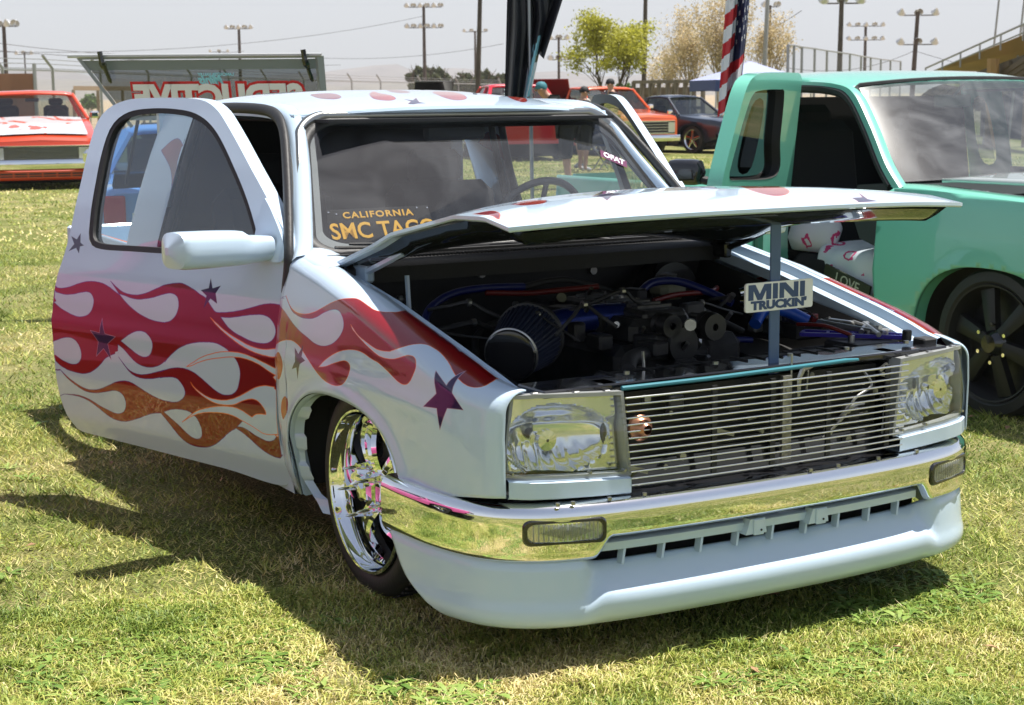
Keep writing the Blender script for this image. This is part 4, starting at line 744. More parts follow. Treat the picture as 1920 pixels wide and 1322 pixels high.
    #shaved: no handle in the photograph
# --- cab
def roofz(x,y):
    c=itp(y,[1.62,1.75,1.95,2.3,2.6,2.88,2.95],[1.378,1.400,1.425,1.447,1.445,1.43,1.41]); e=itp(y,[1.62,1.75,1.95,2.3,2.6,2.95],[1.352,1.372,1.388,1.400,1.398,1.385])
    q=min(1,abs(x)/.60); return c+(e-c)*q**3.2
rows=[]
for i in range(41):
    f=-1+2*i/40; row=[]
    for j in range(30):
        g=j/29; y0=1.625+.075*abs(f)**2.2; y=y0+(2.95-y0)*g; x=f*.612
        row.append((x,y,roofz(x,y)))
    rows.append(row)
roof=MB().grid(rows).build('roof',None,T,60); setuv(roof,lambda co: np.stack([(co[:,0]+.65)/1.3,(co[:,1]-1.6)/1.45],1)); mod(roof,'SOLIDIFY',thickness=.012,offset=-1)
for s in (-1,1):
    # rounded rail above the door and A pillar (one swept section)
    path=[(.775,1.262,.945),(.745,1.315,.985),(.700,1.42,1.09),(.650,1.545,1.215),(.615,1.655,1.325),(.603,1.74,1.375),(.606,1.86,1.395),(.612,2.1,1.402),(.614,2.5,1.402),(.610,2.93,1.388)]
    path=bez(path,5); rows=[]
    for i,p in enumerate(path):
        a=path[max(i-1,0)]; b=path[min(i+1,len(path)-1)]
        t=Vector((b[0]-a[0],b[1]-a[1],b[2]-a[2])).normalized(); out_=Vector((1,0,.15)); out_=(out_-t*out_.dot(t)).normalized(); up=t.cross(out_).normalized()
        if up.z<0: up=-up
        c=Vector(p); ring=[]
        # section: outward face, top, inner
        fr=1-sstep(1.7,1.9,p[1])
        for o_,u_ in ((-.075+.045*fr,.002),(-.035+.018*fr,.012),(-.005,.008),(.014,-.008),(.022,-.030),(.020,-.045),(-.03,-.050),(-.07+.03*fr,-.03)):
            q=c+out_*o_+up*u_; ring.append((s*q.x,q.y,q.z))
        rows.append(ring)
    MB().grid(rows,closev=True).build('roof_pillar',WHITE,T,50)
    # black weatherstrip round the door opening
    ws=[(.800,1.325,.60),(.806,1.322,.80),(.800,1.312,.90),(.790,1.325,.965),(.745,1.430,1.085),(.696,1.555,1.215),(.658,1.665,1.312),(.640,1.765,1.362),(.630,1.92,1.382),(.634,2.25,1.386),(.632,2.48,1.37),(.655,2.54,1.30),(.74,2.57,1.0),(.80,2.575,.80),(.80,2.56,.40)]
    MB().tube([(s*x,y,z) for x,y,z in bez(ws,5)],.020,8,flat=(1,.7)).build('weatherstrip',RUBBER,T,60)
    ws2=[(x-.03,y+.028,z-.012) for x,y,z in ws]
    MB().tube([(s*x,y,z) for x,y,z in bez(ws2,5)],.014,8).build('door_seal',BLACKM,T,60)
    mb=MB(); mb.tube([(s*x,y,z) for x,y,z in bez([(x-.055,y+.03,z-.01) for x,y,z in ws[3:11]],5)],.03,8,flat=(1.3,.6)); mb.build('pillar_trim',pm('charcoal_trim',(.035,.035,.037),.7),T,60)
    # hinge pillar and sill
    MB().box((s*.775,1.345,.58),(.05,.03,.72)).build('hinge_pillar',WHITE,T)
    mb=MB(); rows=[]
    for y in (1.31,1.6,2.0,2.6): rows.append([(s*.805,y,.235),(s*.80,y,.20),(s*.74,y,.19),(s*.70,y,.30),(s*.76,y,.32),(s*.80,y,.31)])
    mb.grid(rows,closev=True).build('sill',WHITE,T,40)
    # cowl side piece between fender, pillar and windshield
    rows=[]
    for y,z in ((1.08,.93),(1.16,.944),(1.25,.953),(1.33,.962)):
        rows.append([(s*.792,y,z-.055),(s*.783,y,z-.02),(s*.765,y,z-.004),(s*.73,y,z+.002),(s*.69,y,z+.002),(s*.66,y,z-.004)])
    MB().grid(rows).build('cowl_corner',WHITE,T,50)
    # extended cab side, with the quarter window, and bed side
    qo=[(2.575,.24),(2.80,.24),(2.94,.24),(2.94,.60),(2.94,.90),(2.93,1.20),(2.92,1.36),(2.87,1.392),(2.70,1.398),(2.575,1.396),(2.575,1.2),(2.575,.9),(2.575,.6)]
    qi=densify([(2.80,1.00),(2.84,1.00),(2.845,1.01),(2.84,1.03),(2.83,1.035),(2.81,1.035),(2.80,1.03)],40)
    V,F=make_panel(qo,None,24,50)
    o=MB().add([(s*WID(z),L,z) for L,z in V],F).build('cab_side',None,T,60)
    setuv(o,lambda co: np.stack([(co[:,1]-2.5)/2.2,(co[:,2]-.2)/1.25],1)); FD[('cab',s)]=o
    qo=[(2.96,.24),(3.10,.24),(3.13,.36),(3.22,.50),(3.38,.585),(3.55,.60),(3.72,.585),(3.88,.50),(3.97,.36),(4.00,.24),(4.13,.25),(4.16,.30),(4.16,.60),(4.16,.845),(4.05,.852),(3.5,.852),(2.96,.852),(2.96,.6)]
    V,F=make_panel(qo,None,60,24)
    o=MB().add([(s*(WID(z)-.05-.055*(L-2.96)),L,z) for L,z in V],F).build('bed_side',None,T,60); mod(o,'SOLIDIFY',thickness=.03,offset=-1 if s<0 else 1)
    setuv(o,lambda co: np.stack([(co[:,1]-2.5)/2.4,(co[:,2]-.2)/1.25],1)); FD[('bed',s)]=o
MB().box((0,4.15,.56),(1.44,.03,.58),bev=.01).build('tailgate',WHITE,T)
MB().box((0,3.6,.42),(1.4,1.3,.02)).box((0,2.97,.60),(1.50,.03,.50)).build('bed_floor',WHITE,T)
# cab rear wall with window
MB().box((0,2.93,.62),(1.56,.03,.72)).box((-.62,2.92,1.17),(.10,.03,.42)).box((.62,2.92,1.17),(.10,.03,.42)).box((0,2.91,1.375),(1.2,.03,.06)).build('cab_rear_wall',WHITE,T)
MB().box((0,2.918,1.16),(1.16,.005,.37)).build('rear_window',glass('rear_glass',(.72,.76,.78)),T)
for x in (-.19,.19): MB().box((x,2.912,1.16),(.014,.012,.37)).build('rear_window_bar',BLACKM,T)
# cab floor, firewall, dash, headliner, seats
BLK=pm('interior_black',(.012,.012,.013),.8)
mb=MB(); mb.box((0,2.15,.25),(1.5,1.7,.02)); mb.box((0,2.2,1.345),(1.1,1.3,.01)); mb.box((0,2.90,.75),(1.5,.02,.5)); mb.box((0,2.89,1.16),(1.20,.02,.42)); mb.build('cab_lining',BLK,T)
mb=MB(); mb.box((0,1.20,.60),(1.44,.02,.70)); mb.build('firewall',BLACKM,T)
mb=MB(); mb.prism([(1.26,.90),(1.36,.945),(1.62,.95),(1.72,.90),(1.72,.70),(1.5,.62),(1.28,.62)],-.72,.72,M=lambda a,b,w_:(w_,a,b)); mb.build('dashboard',pm('dash_grey',(.045,.045,.05),.7),T)
for x in (-.36,.36):
    st=empty('seat'); st.parent=T
    MB().box((x,2.22,.52),(.50,.50,.16),bev=.05).build('cushion',SEATF,st); MB().box((x,2.48,.80),(.48,.13,.58),R=Matrix.Rotation(-.22,3,'X'),bev=.05).build('backrest',SEATF,st); MB().box((x,2.58,1.14),(.24,.08,.14),bev=.03).build('headrest',SEATF,st)
sw=empty('steering_wheel'); sw.parent=T; sw.location=(.37,1.80,.955); sw.rotation_euler=(RAD(-62),0,0)
MB().tube([(.185*cos(a),.185*sin(a),0) for a in np.linspace(0,2*pi,40,endpoint=False)],.014,8,closed=True).build('steering_rim',pm('wheel_grey',(.12,.12,.12),.3),sw)
mb=MB()
for a in (0.3,pi-.3,-pi/2): mb.tube([(0,0,-.02),(.18*cos(a),.18*sin(a),0)],.010,6)
mb.build('steering_spoke',ALU,sw); MB().lathe([(0,.005),(.03,.0),(.035,-.03)],20).build('horn_pad',BLACKG,sw)
MB().tube([(.37,1.60,.86),(.37,1.79,.95)],.03,10).build('steering_column',BLACKM,T)
MB().box((.02,1.76,1.30),(.24,.03,.06),bev=.012).tube([(.02,1.75,1.32),(.02,1.70,1.36)],.008,6).build('cabin_mirror',BLACKM,T)
# --- windshield
def wsp(a,b,off=0):
    """a -1..1 across, b 0..1 from cowl to roof"""
    hw=.742+(.590-.742)*b+.010*sin(pi*b); cr=1-a*a
    y=(1.235+(1.615-1.235)*b) + (1-cr)*.075*(1-.05*b); z=.930+(1.372-.930)*b-(.022*b+.0)*(abs(a)**2.2)
    n=Vector((0,-.74,.64)); 
    return (a*hw+ .0, y+n.y*off, z+n.z*off)
def ws_outline(k,n=120):
    """rounded outline in (a,b), shrunk by k metres"""
    out=[]; r=.085
    A=1-k/.63; b0=0+k/.58; b1=1-k/.58; ra=r/.63; rb=r/.58
    for ca,cb,a0 in ((A-ra,b1-rb,0),(-(A-ra),b1-rb,90),(-(A-ra),b0+rb*.7,180),(A-ra,b0+rb*.7,270)):
        for i in range(n//4):
            q=RAD(a0+90*i/(n//4-1)); out.append((ca+ra*cos(q),cb+rb*sin(q)*(1 if a0<180 else .7)))
    return out
rows=[]
O=[ws_outline(k) for k in (-.022,-.016,-.006,.004,.010)]
hts=[.004,.016,.018,.012,.002]
MB().grid([[wsp(a,b,h) for (a,b) in o_] for o_,h in zip(O,hts)],closev=True).build('windshield_moulding',pm('dull_trim',(.33,.33,.31),.28,1),T,60)
O=[ws_outline(k) for k in (.008,.014,.030,.036)]
MB().grid([[wsp(a,b,h) for (a,b) in o_] for o_,h in zip(O,(.004,.010,.006,-.004))],closev=True).build('windshield_gasket',RUBBER,T,60)
rows=[]
O=ws_outline(.02); cen=(0,.5)
MB().grid([[wsp(cen[0]+(a-cen[0])*f,cen[1]+(b-cen[1])*f,.0) for (a,b) in O] for f in (1,.9,.75,.6,.45,.3,.15,.01)],closev=True).build('windshield',glass('windshield_glass',(.64,.68,.70),0,.045,.95),T,80)  # swirled film paints smoky grey reflections on to the glass
O=[ws_outline(k) for k in (.018,.055)]
MB().grid([[wsp(a,b,-.004) for (a,b) in o_] for o_ in O],closev=True).build('frit_band',pm('frit_black',(.02,.02,.022),.4),T,60)
# header panel between moulding and roof skin, cowl panel and grille
rows=[]
for a in np.linspace(-1.04,1.04,41):
    aa=max(-1,min(1,a)); x,y,z=wsp(aa,1.035,.006); x=a*.585; yr=1.625+.075*min(1,abs(x/.612))**2.2
    rows.append([(x,y-.004,z-.012),(x,y,z-.002),(x,yr+.01,roofz(x,yr+.01)-.001)])
MB().grid(rows).build('roof_header',WHITE,T,60)
mb=MB(); rows=[]
for x in np.linspace(-.70,.70,41):
    y=1.235+ (x/.7)**2*.065; rows.append([(x,y+.0,.934),(x,y-.03,.936),(x,1.12,.930),(x,1.09,.915),(x,1.085,.87)])
mb.grid(rows).build('cowl_panel',BLACKM,T,40)
mb=MB()
for k in range(96):
    x=-.60+1.2*k/95; y=1.165+(x/.7)**2*.04; mb.box((x,y,.939),(.0035,.075,.006))
c=mb.build('cowl_grille',BLACKM,T)
for x0,x1 in ((-.30,-.62),(.30,-.10)):
    mb=MB(); mb.tube([(x0,1.20,.945),(x0*.6+x1*.4,1.225,.968),(x1,1.255,.975)],[.008,.006,.004],6); mb.tube([(x0*.8+x1*.2,1.222,.955),(x1-.05,1.25,.968)],.005,5); each(mb,'wiper',BLACKM,T)
# plate lying behind the glass
def textmesh(body,size,ext=.001,align='CENTER',bold=.0,sx=1,shear=0,spacing=1):
    cu=bpy.data.curves.new('t','FONT'); cu.body=body; cu.size=size; cu.extrude=ext; cu.offset=bold; cu.align_x=align; cu.align_y='CENTER'; cu.resolution_u=3; cu.shear=shear; cu.space_character=spacing
    o=bpy.data.objects.new('t',cu); me=bpy.data.meshes.new_from_object(o); bpy.data.objects.remove(o); me.transform(Matrix.Diagonal((sx,1,1,1))); return me
def text(name,body,size,M,mat,parent=None,**k):
    me=textmesh(body,size,**k); me.transform(M); me.materials.clear(); me.materials.append(mat)
    o=bpy.data.objects.new(name,me); COL.objects.link(o)
    if parent: o.parent=parent
    return o
def frameM(o,right,up):
    r=Vector(right).normalized(); u=Vector(up).normalized(); n=r.cross(u).normalized(); u=n.cross(r)
    M=Matrix((r,u,n)).transposed().to_4x4(); M.translation=Vector(o); return M
# --- engine bay
eng=empty('engine',(-.10,0,.07)); eng.parent=T
mb=MB(); mb.box((.10,.75,.50),(.34,.62,.30),bev=.03); mb.box((.10,.72,.68),(.22,.52,.08),bev=.02); mb.box((.30,.62,.56),(.16,.36,.20),bev=.03); mb.build('engine_block',DARK,eng)
mb=MB(); mb.box((.12,.70,.725),(.15,.44,.03),bev=.01)
for k in range(7): mb.box((.12,.54+.055*k,.744),(.12,.008,.012),bev=.002)
mb.build('valve_cover',pm('cast_alloy',(.09,.09,.09),.4,.8,var=.3,vscale=30),eng)
rg=random.Random(11)
mb=MB(); m2=MB(); m3=MB()
for k in range(60):
    x=rg.uniform(-.15,.45); y=rg.uniform(.35,1.0); z=rg.uniform(.58,.74)
    if k%3==0: mb.cyl((x,y,z),(x+rg.uniform(-.05,.05),y+rg.uniform(-.05,.05),z+rg.uniform(0,.05)),rg.uniform(.008,.022),10)
    elif k%3==1: m2.box((x,y,z),(rg.uniform(.03,.09),rg.uniform(.03,.09),rg.uniform(.02,.06)),R=Matrix.Rotation(rg.uniform(-.5,.5),3,'Z'),bev=.006)
    else: m3.cyl((x,y,z+.03),(x,y-.02,z+.05),rg.uniform(.005,.009),8)
each(mb,'engine_fitting',STEEL,eng); each(m2,'engine_casting',DARK,eng); each(m3,'bolt_head',STEEL,eng)
for c,r,h in (((.115,.42,.765),.042,.05),((.02,.43,.72),.055,.04),((-.02,.45,.775),.036,.06)):
    mb=MB().lathe([(.01,-.01),(r*.35,-.012),(r*.4,0),(r*.9,.002),(r,.0),(r*.86,.012),(r,.024),(r,.03),(r*.9,h),(.01,h)],28,Matrix.Translation((c[0]+.10,c[1],c[2]-.07))@Matrix.Rotation(pi/2,4,'X')); mb.build('pulley',pm('pulley_grey',(.06,.06,.06),.4,.8),eng)
# radiator shroud and upper hose
mb=MB(); mb.box((0,.155,.655),(.86,.06,.11),bev=.01); 
for k in range(14): mb.box((-.40+.061*k,.150,.708),(.005,.075,.012))
mb.build('radiator',BLACKM,T)
mb=MB(); mb.box((0,.215,.63),(.80,.05,.10),bev=.015); mb.build('fan_shroud',pm('shroud',(.03,.03,.032),.5),T)
MB().tube(bez([(-.30,.20,.70),(-.22,.30,.715),(-.05,.42,.70),(.05,.46,.67)],8),.022,12).build('radiator_hose',RUBBER,T)
# cone air filter with blue pleats
fl=empty('air_filter'); fl.parent=T
A=Vector((-.53,.42,.735)); B=Vector((-.40,.54,.760)); ax=(B-A).normalized(); Mq=ax.to_track_quat('Z','Y').to_matrix().to_4x4(); Mq.translation=A
rows=[]
for i in range(5):
    f=i/4; r=.068+(.092-.068)*f; h=f*.17; ring=[]
    for k in range(160):
        a=2*pi*k/160; rr=r*(1+(.035 if k%4<2 else -.035)); ring.append(Mq@Vector((rr*cos(a),rr*sin(a),h)))
    rows.append(ring)
MB().grid(rows,closev=True).build('filter_pleats',pm('filter_blue',(.004,.009,.030),.7),fl,0)
MB().lathe([(.0,-.012),(.055,-.014),(.068,-.010),(.074,.0),(.072,.006)],40,Mq).build('filter_cap',BLACKG,fl)
MB().lathe([(.0715,-.004),(.0755,-.002),(.0755,.002),(.0715,.004)],40,Mq).build('filter_rim',STEEL,fl)
MB().lathe([(.092,.165),(.098,.168),(.098,.185),(.06,.192),(.045,.20),(.045,.23)],40,Mq).build('filter_base',RUBBER,fl)
tp=bez([(-.33,.585,.755),(-.28,.63,.765),(-.22,.64,.775),(-.12,.63,.78),(-.02,.62,.78)],8)
it=MB().tube(tp,.040,20).build('intake_tube',BLUEP,T,60)
for q in (1,4,len(tp)-2):
    p=Vector(tp[q]); d_=(Vector(tp[min(q+1,len(tp)-1)])-Vector(tp[q-1])).normalized(); MB().cyl(p-d_*.006,p+d_*.006,.0435,24).build('hose_clamp',STEEL,it)
MB().tube([tp[0],tp[3]],.046,20).build('silicone_coupler',BLACKM,T)
def hose(name,pts,r,mat,n=8): return MB().tube(bez(pts,8),r,n).build(name,mat,T,60)
hose('vacuum_hose',[(-.58,.84,.74),(-.52,.92,.80),(-.42,.97,.835),(-.30,.98,.845),(-.16,.98,.84)],.012,HOSEBLUE)
hose('vacuum_hose',[(-.30,.97,.832),(-.16,.96,.822),(-.04,.95,.825),(.08,.93,.83)],.009,REDP)
hose('vacuum_hose',[(-.16,.98,.84),(0,.99,.85),(.18,.95,.80),(.30,.9,.77)],.010,BLACKM)
hose('vacuum_hose',[(.17,.85,.80),(.25,.88,.835),(.34,.86,.835),(.42,.80,.80),(.46,.74,.77)],.013,HOSEBLUE)
hose('vacuum_hose',[(.20,.80,.79),(.30,.82,.80),(.44,.83,.80),(.52,.9,.80)],.009,REDP)
hose('vacuum_hose',[(.10,.60,.70),(.20,.52,.705),(.32,.46,.70)],.009,HOSEBLUE)
hose('vacuum_hose',[(-.05,.9,.76),(.02,.8,.80),(.10,.78,.80),(.18,.82,.78),(.12,.86,.76),(.05,.84,.75)],.007,BLACKM)
hose('vacuum_hose',[(-.45,.75,.66),(-.40,.85,.72),(-.28,.9,.75),(-.1,.86,.73)],.011,BLACKM)
hose('blue_coolant_hose',[(.36,.50,.74),(.42,.53,.775),(.48,.50,.77),(.53,.46,.74)],.019,pm('bright_blue_hose',(.008,.06,.36),.3),12)
hose('heater_hose',[(.30,.35,.66),(.42,.32,.675),(.52,.30,.67),(.60,.26,.66)],.016,BLACKM,10)
rg=random.Random(21)
for k in range(12):
    a=Vector((rg.uniform(-.5,.4),rg.uniform(.35,1.0),rg.uniform(.70,.80))); b=a+Vector((rg.uniform(-.3,.3),rg.uniform(-.2,.2),rg.uniform(-.04,.04))); m_=(a+b)/2+Vector((rg.uniform(-.05,.05),rg.uniform(-.05,.05),rg.uniform(.02,.07)))
    hose('wiring_loom',[tuple(a),tuple(a.lerp(m_,.6)),tuple(m_),tuple(b.lerp(m_,.5)),tuple(b)],rg.choice((.004,.006,.009)),rg.choice((BLACKM,RUBBER)),6)
    MB().cyl(tuple(m_-Vector((.006,0,0))),tuple(m_+Vector((.006,0,0))),.011,10).build('hose_clip',STEEL,T)
# inner wings
for s in (-1,1):
    rows=[[(s*.66,y,.86-.0*y+ (y-1.1)*.16),(s*.64,y,.78+(y-1.1)*.12),(s*.60,y,.60),(s*.46,y,.5)] for y in (.12,.4,.8,1.18)]
    MB().grid(rows).build('inner_wing',BLACKM,T)
MB().box((0,.65,.36),(1.3,1.1,.02)).build('bay_floor',BLACKM,T)
# right side of the bay (in the sun): battery with blue clamp, fuse boxes, reservoir, coil, master cylinder
bt=empty('battery'); bt.parent=T
MB().box((.545,.235,.640),(.17,.15,.14),bev=.008).build('battery_case',BLACKM,bt)
mb=MB(); a=Vector((.42,.36,.722)); b=Vector((.66,.17,.716))
mb.tube([a,b],.008,4).tube([a+Vector((.045,.04,0)),b+Vector((.02,.045,0))],.008,4)
for f in (0,.25,.5,.75,1): mb.tube([a.lerp(b,f),(a+Vector((.045,.04,0))).lerp(b+Vector((.02,.045,0)),f)],.006,4)
mb.build('battery_clamp',pm('violet_blue_clamp',(.03,.02,.25),.3,.5),bt)
mb=MB(); mb.cyl((.49,.22,.70),(.49,.22,.73),.010,12).cyl((.60,.27,.70),(.60,.27,.73),.010,12); each(mb,'battery_post',STEEL,bt)
hose('battery_cable',[(.49,.22,.73),(.46,.3,.75),(.44,.4,.745)],.006,REDP)
fb=empty('fuse_box'); fb.parent=T
MB().box((.575,.55,.70),(.10,.10,.05),bev=.006).box((.50,.60,.715),(.06,.06,.05),bev=.005).build('fuse_case',BLACKM,fb)
for k in range(6): MB().box((.535+.035*(k%3),.525+.045*(k//3),.738),(.026,.026,.026),bev=.003).build('relay',pm('relay_'+('red' if k==2 else 'navy'),(.16,.01,.012) if k==2 else (.02,.025,.06),.3),fb)
cl=empty('ignition_coil'); cl.parent=T
mb=MB(); mb.cyl((.53,.78,.765),(.58,.70,.778),.022,16).cyl((.58,.70,.778),(.59,.685,.781),.016,12).cyl((.55,.82,.79),(.60,.80,.80),.014,12); mb.build('coil_body',CHROME,cl); 
mb=MB(); mb.cyl((.50,.70,.75),(.52,.66,.755),.018,14).box((.47,.62,.71),(.06,.04,.03),bev=.005); mb.build('coil_bracket',pm('pale_metal',(.5,.5,.48),.3,.9),cl)
rs=empty('brake_reservoir'); rs.parent=T
MB().box((.36,.95,.80),(.10,.10,.06),bev=.02).build('reservoir',pm('cloudy_plastic',(.25,.25,.17),.5),rs); MB().cyl((.36,.95,.83),(.36,.95,.85),.03,16).build('reservoir_cap',BLACKM,rs)
MB().cyl((.45,1.14,.78),(.45,1.04,.78),.095,24).build('brake_booster',BLACKG,T)
mb=MB(); rg=random.Random(3)
for k in range(9): mb.cyl((.60+rg.uniform(-.04,.05),.20+rg.uniform(0,.35),.725),(.60+rg.uniform(-.04,.06),.20+rg.uniform(0,.3),.738),.008,8)
mb.cyl((.64,.36,.725),(.60,.44,.73),.018,14).cyl((.655,.24,.715),(.62,.30,.715),.020,14); each(mb,'washer_fitting',pm('pale_metal',(.5,.5,.48),.3),T)
hose('hood_cable',[(.46,.50,.745),(.50,.55,.775),(.56,.52,.77),(.57,.47,.745)],.003,STEEL,6)
MB().box((.60,.11,.735),(.022,.022,.03),bev=.003).box((.66,.10,.715),(.05,.05,.02),bev=.004).build('rubber_buffer',RUBBER,T)
for x in (-.40,-.12,.13,.33,.55): MB().cyl((x,.06,.722),(x,.06,.730),.008,8).build('support_bolt',STEEL,T)
MB().tube([(-.56,.98,.90),(-.56,.97,.80)],.008,6).build('hood_stay',WHITE,T)
MB().tube([(-.27,.17,.70),(-.275,.17,.755)],.0045,6).build('filler_neck',STEEL,T)
for x,z in ((-.33,.90),(-.20,.885),(.02,.90),(.22,.87)): 
    MB().cyl((x,1.185,z-.02),(x,1.17,z-.02),.013,10).build('firewall_grommet',STEEL,T)
# --- prop bar with the magazine sign
PB=pm('prop_blue',(.06,.11,.22),.45,coat=.2)
pr=thing('prop_bar','flat blue metal bar propping the open hood from the latch','prop bar',(.07,.055,.665))
MB().box((0,0,.235),(.034,.007,.46),bev=.002).build('bar',PB,pr)
each(MB().cyl((0,-.012,.030),(0,.01,.030),.011,12).cyl((0,-.010,.448),(0,.012,.448),.016,12),'pivot_bolt',STEEL,pr)
MB().box((.0,.01,.455),(.06,.03,.03),bev=.004).box((.055,.02,.462),(.035,.03,.025),bev=.003).build('hood_clip',BLACKM,pr)
SG=thing('magazine_sign','small white sign reading MINI TRUCKIN\' on the blue prop bar','sign',(.078,.044,.892))
sm_=[]
w2,h2,r2=.117,.0385,.007
for cx_,cz_,a0 in ((w2-r2,h2-r2,0),(-(w2-r2),h2-r2,90),(-(w2-r2),-(h2-r2),180),(w2-r2,-(h2-r2),270)):
    for k in range(6): q=RAD(a0+18*k); sm_.append((cx_+r2*cos(q),cz_+r2*sin(q)))
MB().prism(sm_,0,.006).build('sign_plate',pm('sign_white',(.74,.75,.74),.4,coat=.3),SG,20)
NAVY=pm('sign_navy',(.035,.07,.17),.4)
SM=Matrix(((1,0,0,0),(0,0,-1,0),(0,1,0,0),(0,0,0,1)))
def letters(name,glyphs,x0,z0,h,parent,mat,y=-.0008):
    x=x0
    for g,wd,gap in glyphs:
        for poly in GL[g]:
            MBX.prism([(x+px*wd,z0+pz*h) for px,pz in poly],y,y+.0012)
        x+=wd+gap
GL={'M':[[(0,0),(.22,0),(.22,.62),(.40,0),(.60,0),(.78,.62),(.78,0),(1,0),(1,1),(.70,1),(.50,.38),(.30,1),(0,1)]],
 'I':[[(0,0),(1,0),(1,1),(0,1)]],
 'N':[[(0,0),(.24,0),(.24,.6),(.68,0),(1,0),(1,1),(.76,1),(.76,.40),(.32,1),(0,1)]]}
MBX=MB()
letters('a',[('M',.078,.006),('I',.017,.006),('N',.066,.006),('I',.017,0)],-.108,-.007,.041,SG,NAVY)
MBX.build('mini_lettering',NAVY,SG,0)
text('truckin_lettering',"TRUCKIN'",.030,Matrix.Translation((-.002,-.0008,-.0225))@SM,NAVY,SG,ext=.0006,bold=.0017,sx=1.42)
for q in ('mini_lettering','truckin_lettering'): pass
SG.rotation_euler=(0,0,RAD(2))
# --- plate behind the windshield
p0=Vector(wsp(-.885,.345,-.012)); p1=Vector(wsp(-.45,.345,-.012)); 
pl=thing('license_plate','dark California plate reading SMC TACO standing behind the windshield','license plate',tuple(p0))
rt=(p1-p0).normalized(); up=(Vector(wsp(-.7,.30))-Vector(wsp(-.7,.05))).normalized(); FM=frameM((0,0,0),rt,up)
W_,H_=.34,.145
me=MB(); me.add([FM@Vector(v) for v in ((0,0,0),(W_,0,0),(W_,-H_,0),(0,-H_,0),(0,0,-.003),(W_,0,-.003),(W_,-H_,-.003),(0,-H_,-.003))],[(0,1,2,3),(7,6,5,4),(0,4,5,1),(1,5,6,2),(2,6,7,3),(3,7,4,0)]); me.build('plate',pm('plate_black',(.022,.020,.018),.8,spec=.1),pl)
YEL=pm('plate_yellow',(.85,.42,.015),.6,spec=.2)
text('plate_state','CALIFORNIA',.034,FM@Matrix.Translation((.165,-.028,.002)),YEL,pl,ext=.002,bold=.0008,sx=1.05,spacing=1.18)
text('plate_number','SMC TACO',.088,FM@Matrix.Translation((.172,-.092,.002)),YEL,pl,ext=.002,bold=.0014,sx=.80,spacing=1.0)
mb=MB()
for x,y in ((.006,-.012),(.03,-.02),(.30,-.01),(.335,-.012)): mb.cyl(FM@Vector((x,y,0)),FM@Vector((x,y,.004)),.003,8)
each(mb,'plate_stud',CHROME,pl)
# windshield sticker
q=Vector(wsp(.80,.62,.004)); rt=(Vector(wsp(.95,.52))-Vector(wsp(.75,.66))).normalized(); up=(Vector(wsp(.8,.8))-Vector(wsp(.8,.5))).normalized(); FM2=frameM(q,rt,up)
mb=MB(); mb.add([FM2@Vector(v) for v in ((-.055,-.018,0),(.055,-.018,0),(.055,.018,0),(-.055,.018,0))],[(0,1,2,3)]); stk=mb.build('windshield_sticker',pm('sticker_plum',(.10,.01,.06),.5),T)
text('sticker_lettering','OFAT',.034,FM2@Matrix.Translation((0,.0,.0015)),pm('sticker_white',(.8,.8,.85),.5),stk,ext=.0004,bold=.001)
# --- painted artwork
def apply_art(o,key,W=1024,H=1024):
    o.data.materials.clear(); o.data.materials.append(decal_paint('flames_'+key,DECALS[key],W=W,H=H) if DECALS.get(key) else WHITE)
for s in (-1,1):
    apply_art(FD[s],'fender'); apply_art(FD[('cab',s)],'cab'); apply_art(FD[('bed',s)],'bed')
for o_ in T.children:
    if o_.name.split('.')[0]=='door': apply_art(o_,'door')
apply_art(hood,'hood'); apply_art(roof,'roof')
# ---------------------------------------------------------------- placing things by bearing and distance from where the photographer stood
FPX=3051.7
def ray(px,py=178): 
    d=_f+_r2*((px-960)/FPX)-_u2*((py-661)/FPX); return d
def at(px,dist,z=0.0):
    d=ray(px); h=math.hypot(d.x,d.y); return (CAMP.x+d.x*dist/h, CAMP.y+d.y*dist/h, z)
def zat(px,py,dist):
    d=ray(px,py); h=math.hypot(d.x,d.y); return CAMP.z+d.z*dist/h
def facing(px): # angle that turns local -Y towards the camera
    d=ray(px); return math.atan2(-d.x,d.y)
def rotz(a): return Matrix.Rotation(a,4,'Z')
